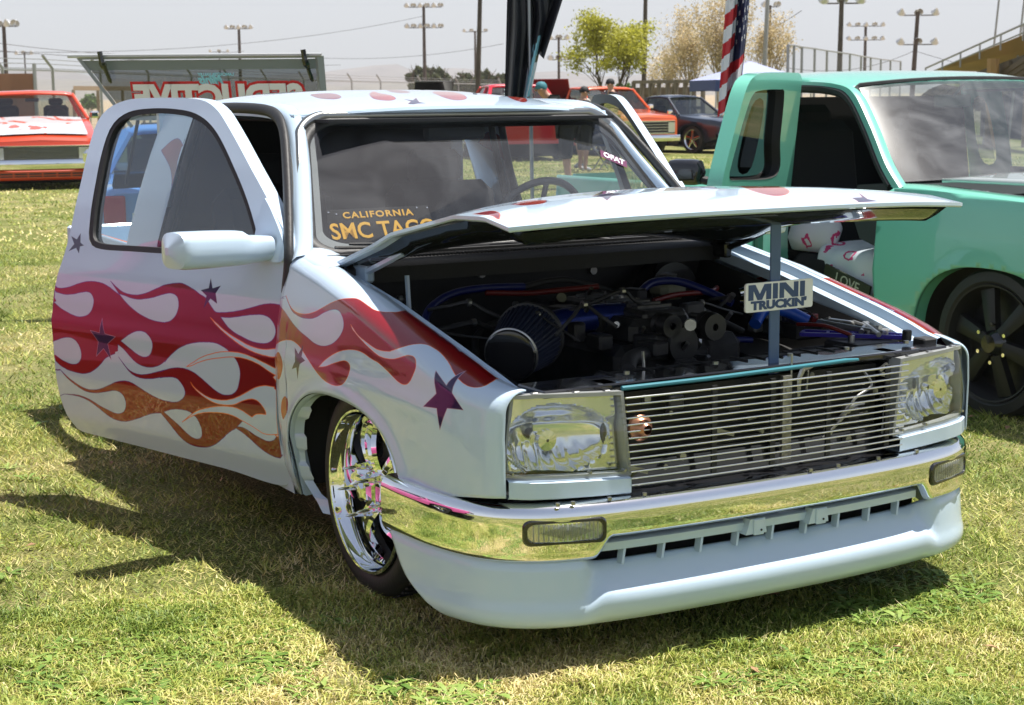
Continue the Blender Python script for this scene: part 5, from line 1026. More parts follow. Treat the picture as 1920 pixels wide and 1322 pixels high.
# ---------------------------------------------------------------- ground
def ground_material():
    m=bpy.data.materials.new('lawn_soil'); m.use_nodes=True; n=m.node_tree.nodes; l=m.node_tree.links; b=n['Principled BSDF']; b.inputs['Roughness'].default_value=.95; b.inputs['Specular IOR Level'].default_value=.15
    g=n.new('ShaderNodeNewGeometry')
    def noise(s,d=6,dist=0):
        t=n.new('ShaderNodeTexNoise'); t.inputs['Scale'].default_value=s; t.inputs['Detail'].default_value=d; t.inputs['Distortion'].default_value=dist; l.new(g.outputs['Position'],t.inputs['Vector']); return t.outputs['Fac']
    def ramp(src,stops):
        r=n.new('ShaderNodeValToRGB'); e=r.color_ramp.elements
        while len(e)<len(stops): e.new(.5)
        for k,(p,c) in enumerate(stops): e[k].position=p; e[k].color=(*c,1)
        l.new(src,r.inputs[0]); return r.outputs[0]
    def mix(f,a,c):
        x=n.new('ShaderNodeMix'); x.data_type='RGBA'; l.new(f,x.inputs['Factor']); l.new(a,x.inputs['A']); l.new(c,x.inputs['B']); return x.outputs['Result']
    a=ramp(noise(90,8),[(.34,(.030,.036,.010)),(.52,(.17,.20,.05)),(.72,(.40,.39,.14))])
    c=ramp(noise(140,5),[(.3,(.18,.15,.06)),(.55,(.40,.35,.17)),(.75,(.55,.48,.27))])
    f=ramp(noise(1.1,7,.6),[(.44,(0,0,0)),(.64,(.75,.75,.75))])
    near=mix(f,a,c)
    dirt=ramp(noise(.35,7),[(.3,(.25,.19,.12)),(.7,(.38,.31,.21))])
    sx=n.new('ShaderNodeVectorMath'); sx.operation='LENGTH'; l.new(g.outputs['Position'],sx.inputs[0])
    mp=n.new('ShaderNodeMapRange'); mp.inputs['From Min'].default_value=66; mp.inputs['From Max'].default_value=82; l.new(sx.outputs['Value'],mp.inputs['Value'])
    l.new(mix(mp.outputs[0],near,dirt),b.inputs['Base Color'])
    bp=n.new('ShaderNodeBump'); bp.inputs['Strength'].default_value=.9; bp.inputs['Distance'].default_value=.03; l.new(noise(110,8),bp.inputs['Height']); l.new(bp.outputs[0],b.inputs['Normal']); return m
gr=MB().add([(-7000,-3000,0),(9000,-3000,0),(9000,9000,0),(-7000,9000,0)],[(0,1,2,3)]).build('ground',ground_material()); gr['kind']='structure'
# grass blades
def grass_material(name,cols,tr=.16):
    m=bpy.data.materials.new(name); m.use_nodes=True; n=m.node_tree.nodes; l=m.node_tree.links; b=n['Principled BSDF']; out=n['Material Output']
    at_=n.new('ShaderNodeAttribute'); at_.attribute_name='tint'
    r=n.new('ShaderNodeValToRGB'); e=r.color_ramp.elements
    while len(e)<len(cols): e.new(.5)
    for k,(p,c) in enumerate(cols): e[k].position=p; e[k].color=(*c,1)
    l.new(at_.outputs['Fac'],r.inputs[0]); l.new(r.outputs[0],b.inputs['Base Color']); b.inputs['Roughness'].default_value=.5; b.inputs['Specular IOR Level'].default_value=.35
    t=n.new('ShaderNodeBsdfTranslucent'); l.new(r.outputs[0],t.inputs[0]); mx=n.new('ShaderNodeMixShader'); mx.inputs[0].default_value=tr; l.new(b.outputs[0],mx.inputs[1]); l.new(t.outputs[0],mx.inputs[2]); l.new(mx.outputs[0],out.inputs[0]); return m
GRASSM=grass_material('grass_blade',[(0,(.10,.16,.022)),(.28,(.22,.30,.05)),(.5,(.37,.41,.08)),(.75,(.54,.50,.15)),(1,(.74,.62,.32))])
def vnoise(x,y,s,seed=0):
    """smooth value noise"""
    r=np.random.default_rng(seed).random((128,128)); X=x*s+500; Y=y*s+500; i=np.floor(X).astype(int); j=np.floor(Y).astype(int); fx=X-i; fy=Y-j; fx=fx*fx*(3-2*fx); fy=fy*fy*(3-2*fy)
    a=r[i%128,j%128]; b=r[(i+1)%128,j%128]; c=r[i%128,(j+1)%128]; d=r[(i+1)%128,(j+1)%128]; return (a*(1-fx)+b*fx)*(1-fy)+(c*(1-fx)+d*fx)*fy
def blades(P,h,wd,tint,lean,name,mat,seg=2,curl=.5):
    N=len(P); ang=RNG.random(N)*2*pi; la=RNG.random(N)*2*pi; dx=np.cos(ang)*wd/2; dy=np.sin(ang)*wd/2
    lx=np.cos(la)*lean*h; ly=np.sin(la)*lean*h
    if seg==1:
        v=np.zeros((N,3,3)); v[:,0]=P+np.stack([dx,dy,0*dx],1); v[:,1]=P-np.stack([dx,dy,0*dx],1); v[:,2]=P+np.stack([lx,ly,h*np.sqrt(np.clip(1-lean**2*.8,.1,1))],1)
        f=np.arange(N*3).reshape(N,3); 
    else:
        v=np.zeros((N,5,3)); v[:,0]=P+np.stack([dx,dy,0*dx],1); v[:,1]=P-np.stack([dx,dy,0*dx],1)
        mid=P+np.stack([lx*.35,ly*.35,h*.55],1); v[:,2]=mid-np.stack([dx,dy,0*dx],1)*.8; v[:,3]=mid+np.stack([dx,dy,0*dx],1)*.8
        v[:,4]=P+np.stack([lx,ly,h*np.clip(1-lean*curl,.15,1)],1)
        b=np.arange(N)[:,None]*5; f=np.concatenate([b+[0,1,2],b+[0,2,3],b+[3,2,4]],1).reshape(-1,3)
    me=bpy.data.meshes.new(name); nv=v.shape[0]*v.shape[1]; me.vertices.add(nv); me.vertices.foreach_set('co',v.astype(np.float32).ravel())
    me.loops.add(f.size); me.loops.foreach_set('vertex_index',f.astype(np.int32).ravel()); me.polygons.add(len(f)); me.polygons.foreach_set('loop_start',np.arange(0,f.size,3,dtype=np.int32)); me.polygons.foreach_set('loop_total',np.full(len(f),3,np.int32)); me.update(calc_edges=True)
    at_=me.attributes.new('tint','FLOAT','POINT'); at_.data.foreach_set('value',np.repeat(np.clip(tint,0,1),v.shape[1]).astype(np.float32)); me.materials.append(mat)
    o=bpy.data.objects.new(name,me); COL.objects.link(o); o['kind']='stuff'; return o
def frustum_pts(n,d0,d1,p=2.0,margin=560):
    """random ground points inside the view wedge between two distances"""
    u=RNG.random(n); d=(d0**p+(d1**p-d0**p)*u)**(1/p); px=RNG.random(n)*(1920+2*margin)-margin
    a=YAW+np.arctan((px-960)/FPX); return np.stack([CAMP.x+d*np.sin(a),CAMP.y+d*np.cos(a),np.zeros(n)],1),d
def tint_of(P,spread=.20):
    x,y=P[:,0],P[:,1]; t=.52+.50*(vnoise(x,y,.9,1)-.5)+.62*(vnoise(x,y,2.7,2)-.5)+.50*(vnoise(x,y,7,3)-.5)
    # drier strip on the far lawn
    return t+RNG.normal(0,spread,len(P))
def under_truck(P):
    return (np.abs(P[:,0])<.62)&(P[:,1]>.5)&(P[:,1]<4.0)
sets=[]
for n,d0,d1,hh,ww,sg in ((190000,2.1,4.6,.026,.0040,2),(150000,4.6,8.5,.027,.0055,1),(135000,8.5,17,.030,.009,1),(90000,17,38,.034,.022,1)):
    P,d=frustum_pts(n,d0,d1,2.0 if d1<10 else 1.5)
    k=~under_truck(P); P=P[k]; den=vnoise(P[:,0],P[:,1],5.5,9); k=RNG.random(len(P))<.45+.75*den; P=P[k]; N=len(P)
    h=hh*(.40+.75*RNG.random(N)+1.1*vnoise(P[:,0],P[:,1],3.3,5)**3+.9*(vnoise(P[:,0],P[:,1],11,15)>.78)); sets.append(blades(P,h,ww*(.7+.6*RNG.random(N)),tint_of(P),.55+.70*RNG.random(N),'grass',GRASSM,sg))
# turf in front of the truck that the chrome mirrors
n=60000; P=np.stack([RNG.uniform(-4.2,4.5,n),RNG.uniform(-3.6,-.2,n),np.zeros(n)],1); sets.append(blades(P,.03*(.5+RNG.random(n)),.007*np.ones(n),tint_of(P),.4+.6*RNG.random(n),'grass',GRASSM,1))
# straw litter lying on the lawn
P,d=frustum_pts(26000,2.1,8,1.6); P[:,2]=.004+.012*RNG.random(len(P)); N=len(P); sets.append(blades(P,.030*(.5+RNG.random(N)),.0022*np.ones(N),.86+.14*RNG.random(N),1.0*np.ones(N),'dry_grass',GRASSM,1))
# broad-leaved weeds in rosettes
WEED=grass_material('weed_leaf',[(0,(.10,.19,.03)),(.5,(.20,.31,.055)),(1,(.36,.44,.13))],.2)
def weeds(n,d0,d1,size,pxs=None):
    mb_v=[];mb_f=[];tn=[]
    P,d=frustum_pts(n,d0,d1,1.7,60); P=P[~under_truck(P)]
    rx=(P[:,0]-CAMP.x)*cos(YAW)-(P[:,1]-CAMP.y)*sin(YAW); ry=(P[:,0]-CAMP.x)*sin(YAW)+(P[:,1]-CAMP.y)*cos(YAW)
    nz=vnoise(P[:,0],P[:,1],3.1,21); P=P[nz>np.where((rx<-.05)&(ry<4.3),.46,.72)]
    for p in P:
        R_=size*RNG.uniform(.55,1.3); k=RNG.integers(5,11); t0=RNG.random()*.8
        for q in range(k):
            a=2*pi*q/k+RNG.uniform(-.4,.4); L_=R_*RNG.uniform(.6,1.15); W_=L_*RNG.uniform(.16,.30); e=RNG.uniform(.15,.65); c,s_=cos(a),sin(a)
            base=np.array([p[0]+c*.004+RNG.normal(0,R_*.25),p[1]+s_*.004+RNG.normal(0,R_*.25),.004]); i0=len(mb_v)
            for f,wf in ((0,.15),(.35,.9),(.7,1.0),(1,.05)):
                r=L_*f; z=L_*e*(f-f*f*.75)+.006; 
                for sg in (-1,1): mb_v.append((base[0]+c*r-s_*W_/2*wf*sg,base[1]+s_*r+c*W_/2*wf*sg,z+.1*W_*wf)); tn.append(min(1,max(0,t0+RNG.normal(0,.15))))
            for j in range(3): mb_f.append((i0+2*j,i0+2*j+1,i0+2*j+3,i0+2*j+2))
    me=bpy.data.meshes.new('broad_leaf_weeds'); me.from_pydata(mb_v,[],mb_f); at_=me.attributes.new('tint','FLOAT','POINT'); at_.data.foreach_set('value',tn); me.materials.append(WEED); smooth(me,60)
    o=bpy.data.objects.new('broad_leaf_weeds',me); COL.objects.link(o); o['kind']='stuff'; return o
weeds(2600,2.1,5.0,.050); weeds(900,5.0,11,.055)
# a few fallen dry leaves
P,d=frustum_pts(150,2.2,9,1.5); lm=MB()
for p in P:
    a=RNG.random()*6.28; L_=RNG.uniform(.008,.022); c=np.array([p[0],p[1],.018]); u_=np.array([cos(a),sin(a),.2])*L_; v_=np.array([-sin(a),cos(a),.1])*L_*.6
    lm.add([tuple(c-u_),tuple(c-v_*.9+[0,0,.004]),tuple(c+u_),tuple(c+v_+[0,0,.005])],[(0,1,2,3)])
q_=lm.build('dry_leaves',pm('dry_leaf',(.34,.20,.11),.8,var=.4,vscale=3),None,0); q_['kind']='stuff'
# one lawn object
bpy.context.view_layer.objects.active=sets[0]
with bpy.context.temp_override(active_object=sets[0],object=sets[0],selected_objects=sets,selected_editable_objects=sets): bpy.ops.object.join()
# ---------------------------------------------------------------- hills
def ridge(name,dist,px0,px1,top,amp,seed,mat,n=160,depth=900):
    rows=[]; rg=np.random.default_rng(seed); ph=rg.random(12)*6.28
    for i in range(n+1):
        px=px0+(px1-px0)*i/n; y=itp(px,[t[0] for t in top],[t[1] for t in top]); wob=sum(math.sin(px*.011*(k+1)*1.7+ph[k])*amp/(k+1.2) for k in range(12)); y+=wob
        row=[]
        for j,(f,hf) in enumerate(((0,0),(.25,.30),(.5,.62),(.75,.86),(1,1.0),(1.3,.6),(1.8,0))):
            d=dist+depth*(f-1); x_,y_,_=at(px,d*(1+.02*math.sin(px*.03+j*2)*(j in(1,2,3)))); zt=max(2,zat(px,y,dist)); row.append((x_,y_,zt*hf*(1+.07*math.sin(px*.06+j*3.1)*(0<j<4))-1))
        rows.append(row)
    o=MB().grid(rows).build(name,mat,None,80); o['kind']='structure'; return o
ROCK=pm('hill_rock',(.16,.12,.095),.95,var=.3,vscale=.01)
ridge('hills',4200,-2600,4600,[(-2600,150),(-1500,128),(-500,140),(0,133),(60,128),(130,128),(200,150),(560,140),(640,132),(700,122),(740,118),(790,130),(830,124),(880,132),(960,140),(1040,132),(1150,140),(1500,150),(2500,140),(3400,150),(4600,132)],3.2,4,ROCK,n=340)
ridge('hills',3000,-2600,4600,[(-2600,158),(-500,160),(0,150),(140,146),(300,158),(620,160),(760,152),(900,162),(1500,165),(2500,160),(4600,155)],2.0,9,pm('hill_brush',(.17,.14,.10),.95,var=.3,vscale=.02),n=340)
# ---------------------------------------------------------------- other vehicles
GLD=glass('car_glass',(.42,.48,.50)); TYRE=RUBBER
def car(name,label,cat,paint,loc,rz,w=1.8,L=5.0,roof=1.50,hood=.98,low=.24,cab=(1.55,3.0),kind='pickup',hoodcol=None,chrome=True,hd=.05,group=None,wheel_r=.33,lower=None,grille='bar',up=False,glass_=None,bars=7):
    """parked vehicle, nose at local y=0 pointing to -Y"""
    G=glass_ or GLD
    t=thing(name,label,cat,loc,rz,group); hw=w/2
    # body: lofted sections
    st=[(0,.86,.40,hood-.10-hd),(.04,.93,.34,hood-.05-hd),(.25,.97,.30,hood-.02-hd*.85),(.8,.995,low,hood-hd*.4),(cab[0]-.05,1,low,hood+.04),(cab[0]+.3,1,low,hood+.03),(cab[1]+.1,1,low,hood+.02),(L-.35,1,low,hood-.01),(L-.06,.985,low+.02,hood-.02),(L,.95,low+.08,hood-.05)]
    wx=[.88,L-1.0]; rows=[]
    ys=sorted(set([s_[0] for s_ in st]+[x+d for x in wx for d in np.linspace(-.40,.40,17)]))
    side=[[],[]]
    for y in ys:
        sw=itp(y,[q[0] for q in st],[q[1] for q in st])*hw; zl=itp(y,[q[0] for q in st],[q[2] for q in st]); zt=itp(y,[q[0] for q in st],[q[3] for q in st])
        for x in wx:
            t_=abs(y-x)/.40
            if t_<1: zl=max(zl,.30+.36*(1-t_**2.6)**(1/2.6))
        m=(zl+zt)/2; rows.append([(-sw*.95,y,zl),(-sw*.985,y,zl+.02),(-sw,y,m),(-sw*.985,y,zt-.08),(-sw*.95,y,zt-.02),(-sw*.86,y,zt),(0,y,zt+.025),(sw*.86,y,zt),(sw*.95,y,zt-.02),(sw*.985,y,zt-.08),(sw,y,m),(sw*.985,y,zl+.02),(sw*.95,y,zl)])
    bed0=cab[1]+.12
    if kind=='pickup':   # open bed: leave out the top faces behind the cab
        mb=MB(); nv=13
        for i in range(len(rows)-1):
            for j in range(nv-1):
                if rows[i][0][1]>=bed0 and rows[i+1][0][1]<=L-.05 and 5<=j<=6: continue
                mb.add([rows[i][j],rows[i+1][j],rows[i+1][j+1],rows[i][j+1]],[(0,1,2,3)])
        mb.add(rows[0],[tuple(range(13))]).add(rows[-1],[tuple(range(13))])
    else: mb=MB().grid(rows).add(rows[0],[tuple(range(13))]).add(rows[-1],[tuple(range(13))])
    bm=bmesh.new(); 
    body=mb.build('body',paint,t,32)
    bm.from_mesh(body.data); bmesh.ops.remove_doubles(bm,verts=bm.verts,dist=1e-4); bmesh.ops.recalc_face_normals(bm,faces=bm.faces); bm.to_mesh(body.data); bm.free(); smooth(body.data,32)
    if kind=='pickup': MB().box((0,(bed0+L)/2,.55),(w*.86,L-bed0-.1,.03)).box((0,bed0,.72),(w*.86,.03,.36)).build('bed',BLACKM,t)
    MB().box((0,L*.5,low+.06),(w*.8,L*.86,.10)).build('underbody',BLACKM,t)
    if hoodcol is not None:
        rr=[]
        for y in np.linspace(.12,cab[0]-.1,8):
            zt=itp(y,[q[0] for q in st],[q[3] for q in st])+.030; rr.append([(-hw*.80,y,zt),(-hw*.4,y,zt+.016),(0,y,zt+.024),(hw*.4,y,zt+.016),(hw*.80,y,zt)])
        MB().grid(rr).build('hood_artwork',hoodcol,t)
    if up:
        MB().box((0,.75,hood+.44),(w*.80,1.25,.03),R=Matrix.Rotation(RAD(-38),3,'X'),bev=.01).build('raised_hood',paint,t)
    # greenhouse
    y0,y1=cab; zb=hood+.03; a=.52; wb=hw*.94; wt=hw*.72
    yb0,yt0,yt1,yb1=y0,y0+a,y1-(.12 if kind=='pickup' else .35),y1+(.03 if kind=='pickup' else .1)
    c0=[(wb,yb0,zb),(wt,yt0,roof-.05),(wt,yt1,roof-.05),(wb,yb1,zb)]
    rr=[]
    for y,zz_ in ((yt0-.06,roof-.05),(yt0+.1,roof-.012),((yt0+yt1)/2,roof),(yt1-.05,roof-.01),(yt1+.02,roof-.05)):
        rr.append([(-wt*1.03,y,zz_-.035),(-wt*1.0,y,zz_-.01),(-wt*.8,y,zz_+.012),(0,y,zz_+.03),(wt*.8,y,zz_+.012),(wt*1.0,y,zz_-.01),(wt*1.03,y,zz_-.035)])
    rf=MB().grid(rr).build('roof',paint,t,50); mod(rf,'SOLIDIFY',thickness=.03,offset=-1)
    for s in (-1,1):
        P_=[(s*x,y,z) for x,y,z in c0]
        MB().tube([P_[0],P_[1]],.032,8).build('pillar',paint,t); MB().tube([P_[3],P_[2]],.045,8).build('pillar',paint,t)
        ym=(yt0+yt1)/2+.1 if kind!='pickup' else None
        if ym: MB().tube([(s*wb,ym,zb),(s*wt,ym,roof-.06)],.035,8).build('pillar',paint,t)
        q=[(s*(wb-.015),yb0+.06,zb),(s*(wt-.01),yt0+.02,roof-.06),(s*(wt-.01),yt1,roof-.06),(s*(wb-.015),yb1-.02,zb)]; MB().add(q,[(0,1,2,3)]).build('side_window',G,t,0)
        MB().box((s*(hw+.07),y0+.18,zb+.07),(.16,.09,.12),bev=.03).box((s*(hw-.02),y0+.2,zb+.03),(.08,.03,.03)).build('door_mirror',CHROME if chrome else paint,t)
    MB().add([(-wb+.03,yb0+.015,zb),(wb-.03,yb0+.015,zb),(wt-.02,yt0-.01,roof-.055),(-wt+.02,yt0-.01,roof-.055)],[(0,1,2,3)]).build('windshield',G,t,0)
    MB().tube([(-wb+.01,yb0,zb),(-wt,yt0-.025,roof-.045),(wt,yt0-.025,roof-.045),(wb-.01,yb0,zb)],.012,6,closed=True).build('windshield_trim',CHROME if chrome else BLACKM,t)
    MB().add([(-wb+.03,yb1-.03,zb),(wb-.03,yb1-.03,zb),(wt-.02,yt1,roof-.055),(-wt+.02,yt1,roof-.055)],[(0,1,2,3)]).build('back_window',G,t,0)
    MB().box((0,(yb0+yb1)/2,zb-.03),(w*.84,(yb1-yb0)*.9,.03)).build('cabin_floor',BLACKM,t)
    for s in (-1,1):
        sx=MB().box((s*hw*.45,y0+.98 if kind=='pickup' else y0+.95,zb+.06),(.42,.14,.34),bev=.05).box((s*hw*.45,y0+1.0,zb+.29),(.24,.08,.12),bev=.03); sx.build('seat_back',SEATF,t)
    MB().tube([(hw*.45+.17*cos(q),y0+.55+.05*sin(q),zb+.03+.15*sin(q)) for q in np.linspace(0,2*pi,20,endpoint=False)],.014,6,closed=True).build('steering_wheel',BLACKM,t)
    MB().box((0,yt0+.02,roof-.14),(.22,.03,.06),bev=.01).build('cabin_mirror',BLACKM,t)
    # face: grille, lamps, bumper
    z0,z1=.52-hd*.3,hood-.17-hd
    MB().box((0,.02,(z0+z1)/2),(w*.82,.05,z1-z0),bev=.01).build('grille_panel',BLACKM,t)
    for k in range(bars):
        z=z0+.02+(z1-z0-.04)*k/(bars-1); MB().box((0,-.01,z),(w*.62,.012,.010 if grille=='bar' else .004)).build('grille_bar',ALU,t)
    MB().tube([(-w*.41,-.012,z0),(-w*.41,-.012,z1),(w*.41,-.012,z1),(w*.41,-.012,z0)],.012,6,closed=True).build('grille_surround',CHROME if chrome else paint,t)
    for s in (-1,1):
        h=MB().box((s*w*.362,-.012,(z0+z1)/2),(w*.10,.02,(z1-z0)*.8),bev=.008).build('headlight',pm('headlight_glass',(.62,.64,.66),.08,.5),t)
    bz=.40; rr=[]
    for x in np.linspace(-hw*1.01,hw*1.01,17):
        q=abs(x)/hw; y=-.10+.12*q**4; rr.append([(x,y+.06,bz+.07),(x,y+.005,bz+.075),(x,y-.01,bz+.05),(x,y-.012,bz-.04),(x,y+.01,bz-.07),(x,y+.06,bz-.07)])
    MB().grid(rr,closev=True).build('bumper',CHROME if chrome else paint,t,40)
    if lower is not None:
        MB().box((0,.02,.24),(w*.94,.10,.17),bev=.03).build('air_dam',lower,t)
        for k in range(6): MB().box((-w*.30+.12*w*k,-.035,.255),(w*.105,.02,.022)).build('air_slot',BLACKM,t)
        for k in range(6): MB().box((-w*.30+.12*w*k,-.035,.215),(w*.105,.02,.016)).build('air_slot',BLACKM,t)
    for s in (-1,1):
        MB().box((s*hw*.84,L+.01,hood-.16),(.14,.03,.20),bev=.01).build('tail_lamp',pm('tail_red',(.35,.01,.01),.15),t)
    # wheels
    for x in wx:
        for s in (-1,1):
            wl=empty('wheel'); wl.parent=t; wl.location=(s*(hw-.05),x,wheel_r); wl.rotation_euler=(0,s*pi/2,0)
            r=wheel_r; MB().lathe([(r*.70,-.20),(r*.95,-.20),(r,-.17),(r,-.03),(r*.95,0),(r*.72,-.004)],28).build('tyre',TYRE,wl)
            MB().lathe([(r*.73,-.006),(r*.72,.004),(r*.68,-.01),(r*.64,-.05)],28).build('rim',CHROME,wl)
            for k in range(5):
                q=2*pi*k/5; MB().tube([(0,0,-.02),(r*.68*cos(q),r*.68*sin(q),-.03)],[.04,.028],6,flat=(1,.5)).build('spoke',CHROME,wl)
            MB().lathe([(0,.01),(.04,0),(.05,-.03)],12).build('centre_cap',CHROME,wl); MB().lathe([(r*.62,-.10),(0,-.10)],20).build('brake_disc',DARK,wl)
    for yw in (.88,L-1.0): MB().box((0,yw,.33),(w-.5,.5,.5)).build('wheel_well',BLACKM,t)
    return t
def paintm(n,c,**k): return pm(n,c,.3,coat=1,**k)
ORG=paintm('orange_paint',(.62,.085,.010)); WSC=pm('hood_silver_scallop',(.62,.62,.63),.3,.1,coat=1)
# hood art of the red-orange truck: silver scallops over orange, split by a noise field
def scallop():
    m=pm('scallop_art',(.6,.6,.6),.3,coat=1); n=m.node_tree.nodes; l=m.node_tree.links
    tc=n.new('ShaderNodeTexCoord'); nz=n.new('ShaderNodeTexNoise'); nz.inputs['Scale'].default_value=1.6; nz.inputs['Detail'].default_value=2; nz.inputs['Distortion'].default_value=2.2; l.new(tc.outputs['Object'],nz.inputs['Vector'])
    r=n.new('ShaderNodeValToRGB'); r.color_ramp.interpolation='CONSTANT'; e=r.color_ramp.elements; e[0].color=(.60,.61,.63,1); e[1].position=.60; e[1].color=(.62,.07,.012,1); l.new(nz.outputs['Fac'],r.inputs[0]); l.new(r.outputs[0],n['Principled BSDF'].inputs['Base Color']); return m
x,y,_=at(72,27.0)
car('pickup_truck','red-orange square-nosed pickup with silver hood artwork at the left edge','pickup truck',paintm('red_orange_paint',(.58,.05,.012)),(x,y,0),facing(72)+RAD(3),w=1.84,L=5.2,roof=1.55,hood=1.06,cab=(1.55,2.9),hd=.20,hoodcol=scallop(),lower=paintm('red_orange_paint',(.58,.05,.012)),low=.22,glass_=glass('pale_glass',(.66,.70,.68)),bars=9,grille='fine')
x,y,_=at(1214,38.5)
car('sport_utility','orange two-door utility vehicle with chrome bumper parked beyond the driver door','utility vehicle',ORG,(x,y,0),facing(1214)+RAD(30),w=1.80,L=4.4,roof=1.60,hood=1.02,cab=(1.35,3.6),kind='suv',low=.25,bars=5)
x,y,_=at(1392,40.0)
car('pickup_truck','dark navy lowered pickup parked under the willows','pickup truck',paintm('dark_navy_paint',(.012,.018,.035)),(x,y,0),facing(1392)+RAD(52),w=1.72,L=4.7,roof=1.38,hood=.88,cab=(1.3,2.6),low=.16)
x,y,_=at(1150,31.0)
# hatchback seen over the roof and through the windshield, its hatch lifted
rc=car('pickup_truck','bright red pickup standing behind the cab, tail towards the camera','pickup truck',paintm('bright_red_paint',(.55,.012,.03)),(at(1000,33)[0],at(1000,33)[1],0),facing(1000)+RAD(196),w=1.75,L=4.6,roof=1.66,hood=1.10,cab=(1.4,3.2),kind='suv',low=.3)
rc.location=(at(912,40)[0],at(912,40)[1],0)
x,y,_=at(816,40); 
car('sedan_car','black car with its hood raised beyond the white roof','car',paintm('black_paint',(.012,.014,.016)),(x,y,0),facing(816)+RAD(4),w=1.2,L=4.0,roof=1.40,hood=.95,cab=(1.4,3.3),kind='suv',low=.2,up=True)
x,y,_=at(1018,40); 
car('pickup_truck','maroon pickup with its hood raised beside the black flag','pickup truck',paintm('maroon_paint',(.16,.012,.012)),(x,y,0),facing(1018)+RAD(-6),w=1.5,L=4.8,roof=1.36,hood=.98,cab=(1.4,2.8),low=.2,up=True)
# the vehicle that only shows as a pink reflection in paint and chrome
car('pickup_truck','hot pink pickup seen only as a reflection in the chrome and door paint','pickup truck',paintm('hot_pink_paint',(.58,.10,.28)),(-3.42,.45,0),RAD(2),w=1.8,L=5.0,roof=1.55,hood=1.0,cab=(1.5,3.1),low=.16)
# pale blue bed of the truck that carries the lifted glass lid
b0=Vector(at(392,10.9)); 
bt2=car('pickup_truck','light blue pickup parked behind, carrying a lifted glass lid','pickup truck',paintm('mid_blue_paint',(.10,.24,.55)),(b0.x+4.1*sin(.30),b0.y+4.1*cos(.30),0),pi-.30,w=1.50,L=4.1,roof=1.22,hood=.86,cab=(1.2,2.5),low=.18,wheel_r=.30)
# --- lifted glass lid with mirrored club lettering
lid=thing('glass_lid','grey framed smoked glass lid lifted open, mirrored SEDUCTIVE lettering on it','glass lid',(0,0,0))
DL=11.0
pA=Vector((*at(150,DL)[:2],zat(150,108,DL))); pB=Vector((*at(604,DL-.5)[:2],zat(604,104,DL-.5)))
rt=(pB-pA).normalized(); back=Vector((-rt.y,rt.x,0)); 
LW=(pB-pA).length; LH=.40
FM=frameM(pA,rt,Vector((0,0,1))-back*.25)   # local x right, y up, z towards viewer
FRM=pm('lid_grey',(.30,.33,.35),.45)
def lp(x,y,z=0): return tuple(FM@Vector((x,y,z)))
poly=[(0,0),(LW,0),(LW,-LH),(.26,-LH)]
mb=MB(); 
for q,(a_,b_,th_) in enumerate((((0,0),(LW,0),.020),((LW-.012,0),(LW-.012,-LH),.030),((.0,0),(.30,-LH-.06),.016),((.26,-LH),(LW,-LH),.02))):
    mb.tube([lp(a_[0],a_[1]),lp(b_[0],b_[1])],th_,4)
mb.build('lid_frame',FRM,lid)
MB().add([lp(.02,-.02),lp(LW-.02,-.02),lp(LW-.02,-.085),lp(.07,-.085)],[(0,1,2,3)]).build('top_band',pm('lid_band',(.20,.24,.26),.5),lid)
MB().tube([lp(-.06,.014,.02),lp(LW+.01,.010,.02)],.012,6).build('drip_rail',pm('lid_rail',(.50,.52,.52),.3,.4),lid)
MB().add([lp(.075,-.085,.0),lp(LW-.04,-.085,.0),lp(LW-.04,-LH),lp(.28,-LH)],[(0,1,2,3)]).build('lid_pane',glass('smoked_glass',(.20,.22,.24),.0,.0,.6),lid,0)
for x0 in (.17,LW-.10):
    h=MB(); h.tube(bez([lp(x0,.05,.05),lp(x0+.01,-.02,.06),lp(x0+.02,-.06,.05),lp(x0+.04,-.16,.03)],4),[.018]*4+[.022]*4+[.014]*4+[.006],6); h.build('latch_handle',BLACKG,lid)
text('mirrored_lettering','SEDUCTIVE',.215,FM@Matrix.Translation((LW*.565,-.268,.006))@Matrix.Diagonal((-1,1,1,1)),pm('letter_red',(.62,.015,.025),.4),lid,ext=.001,bold=.027,sx=1.02)
text('mirrored_lettering','SEDUCTIVE',.215,FM@Matrix.Translation((LW*.565,-.268,.010))@Matrix.Diagonal((-1,1,1,1)),pm('letter_white',(.78,.80,.84),.4),lid,ext=.001,bold=.011,sx=1.02)
text('mirrored_script','Minis',.075,FM@Matrix.Translation((LW*.545,-.150,.008))@Matrix.Diagonal((-1,1,1,1)),pm('letter_cyan',(.25,.62,.75),.4),lid,ext=.001,bold=.003,shear=.4)
text('mirrored_caption',"LANCASTER VALLEY",.026,FM@Matrix.Translation((LW*.565,-.115,.008))@Matrix.Diagonal((-1,1,1,1)),pm('letter_cyan',(.25,.62,.75),.4),lid,ext=.0006,bold=.001)
mb=MB(); mb.tube([lp(.35,-LH),(pA.x+.35,pA.y+.25,.85)],.012,6).tube([lp(LW-.1,-LH),(pB.x-.1,pB.y+.25,.85)],.012,6); mb.build('gas_strut',BLACKM,lid)
# ---------------------------------------------------------------- mint green truck on the right
MINT=paintm('mint_green_paint',(.15,.49,.37)); g=thing('pickup_truck','mint green pickup at the right edge with rear-hinged door open','pickup truck',(0,0,0))
def gw(z,L=0): return itp(z,[.20,.30,.60,.80,.92,1.0,1.25,1.5],[.90,.93,.95,.945,.925,.90,.835,.765])
GX=3.57
def gp(L,z,off=0,s=-1): return (GX+s*(gw(z)+off),L,z)
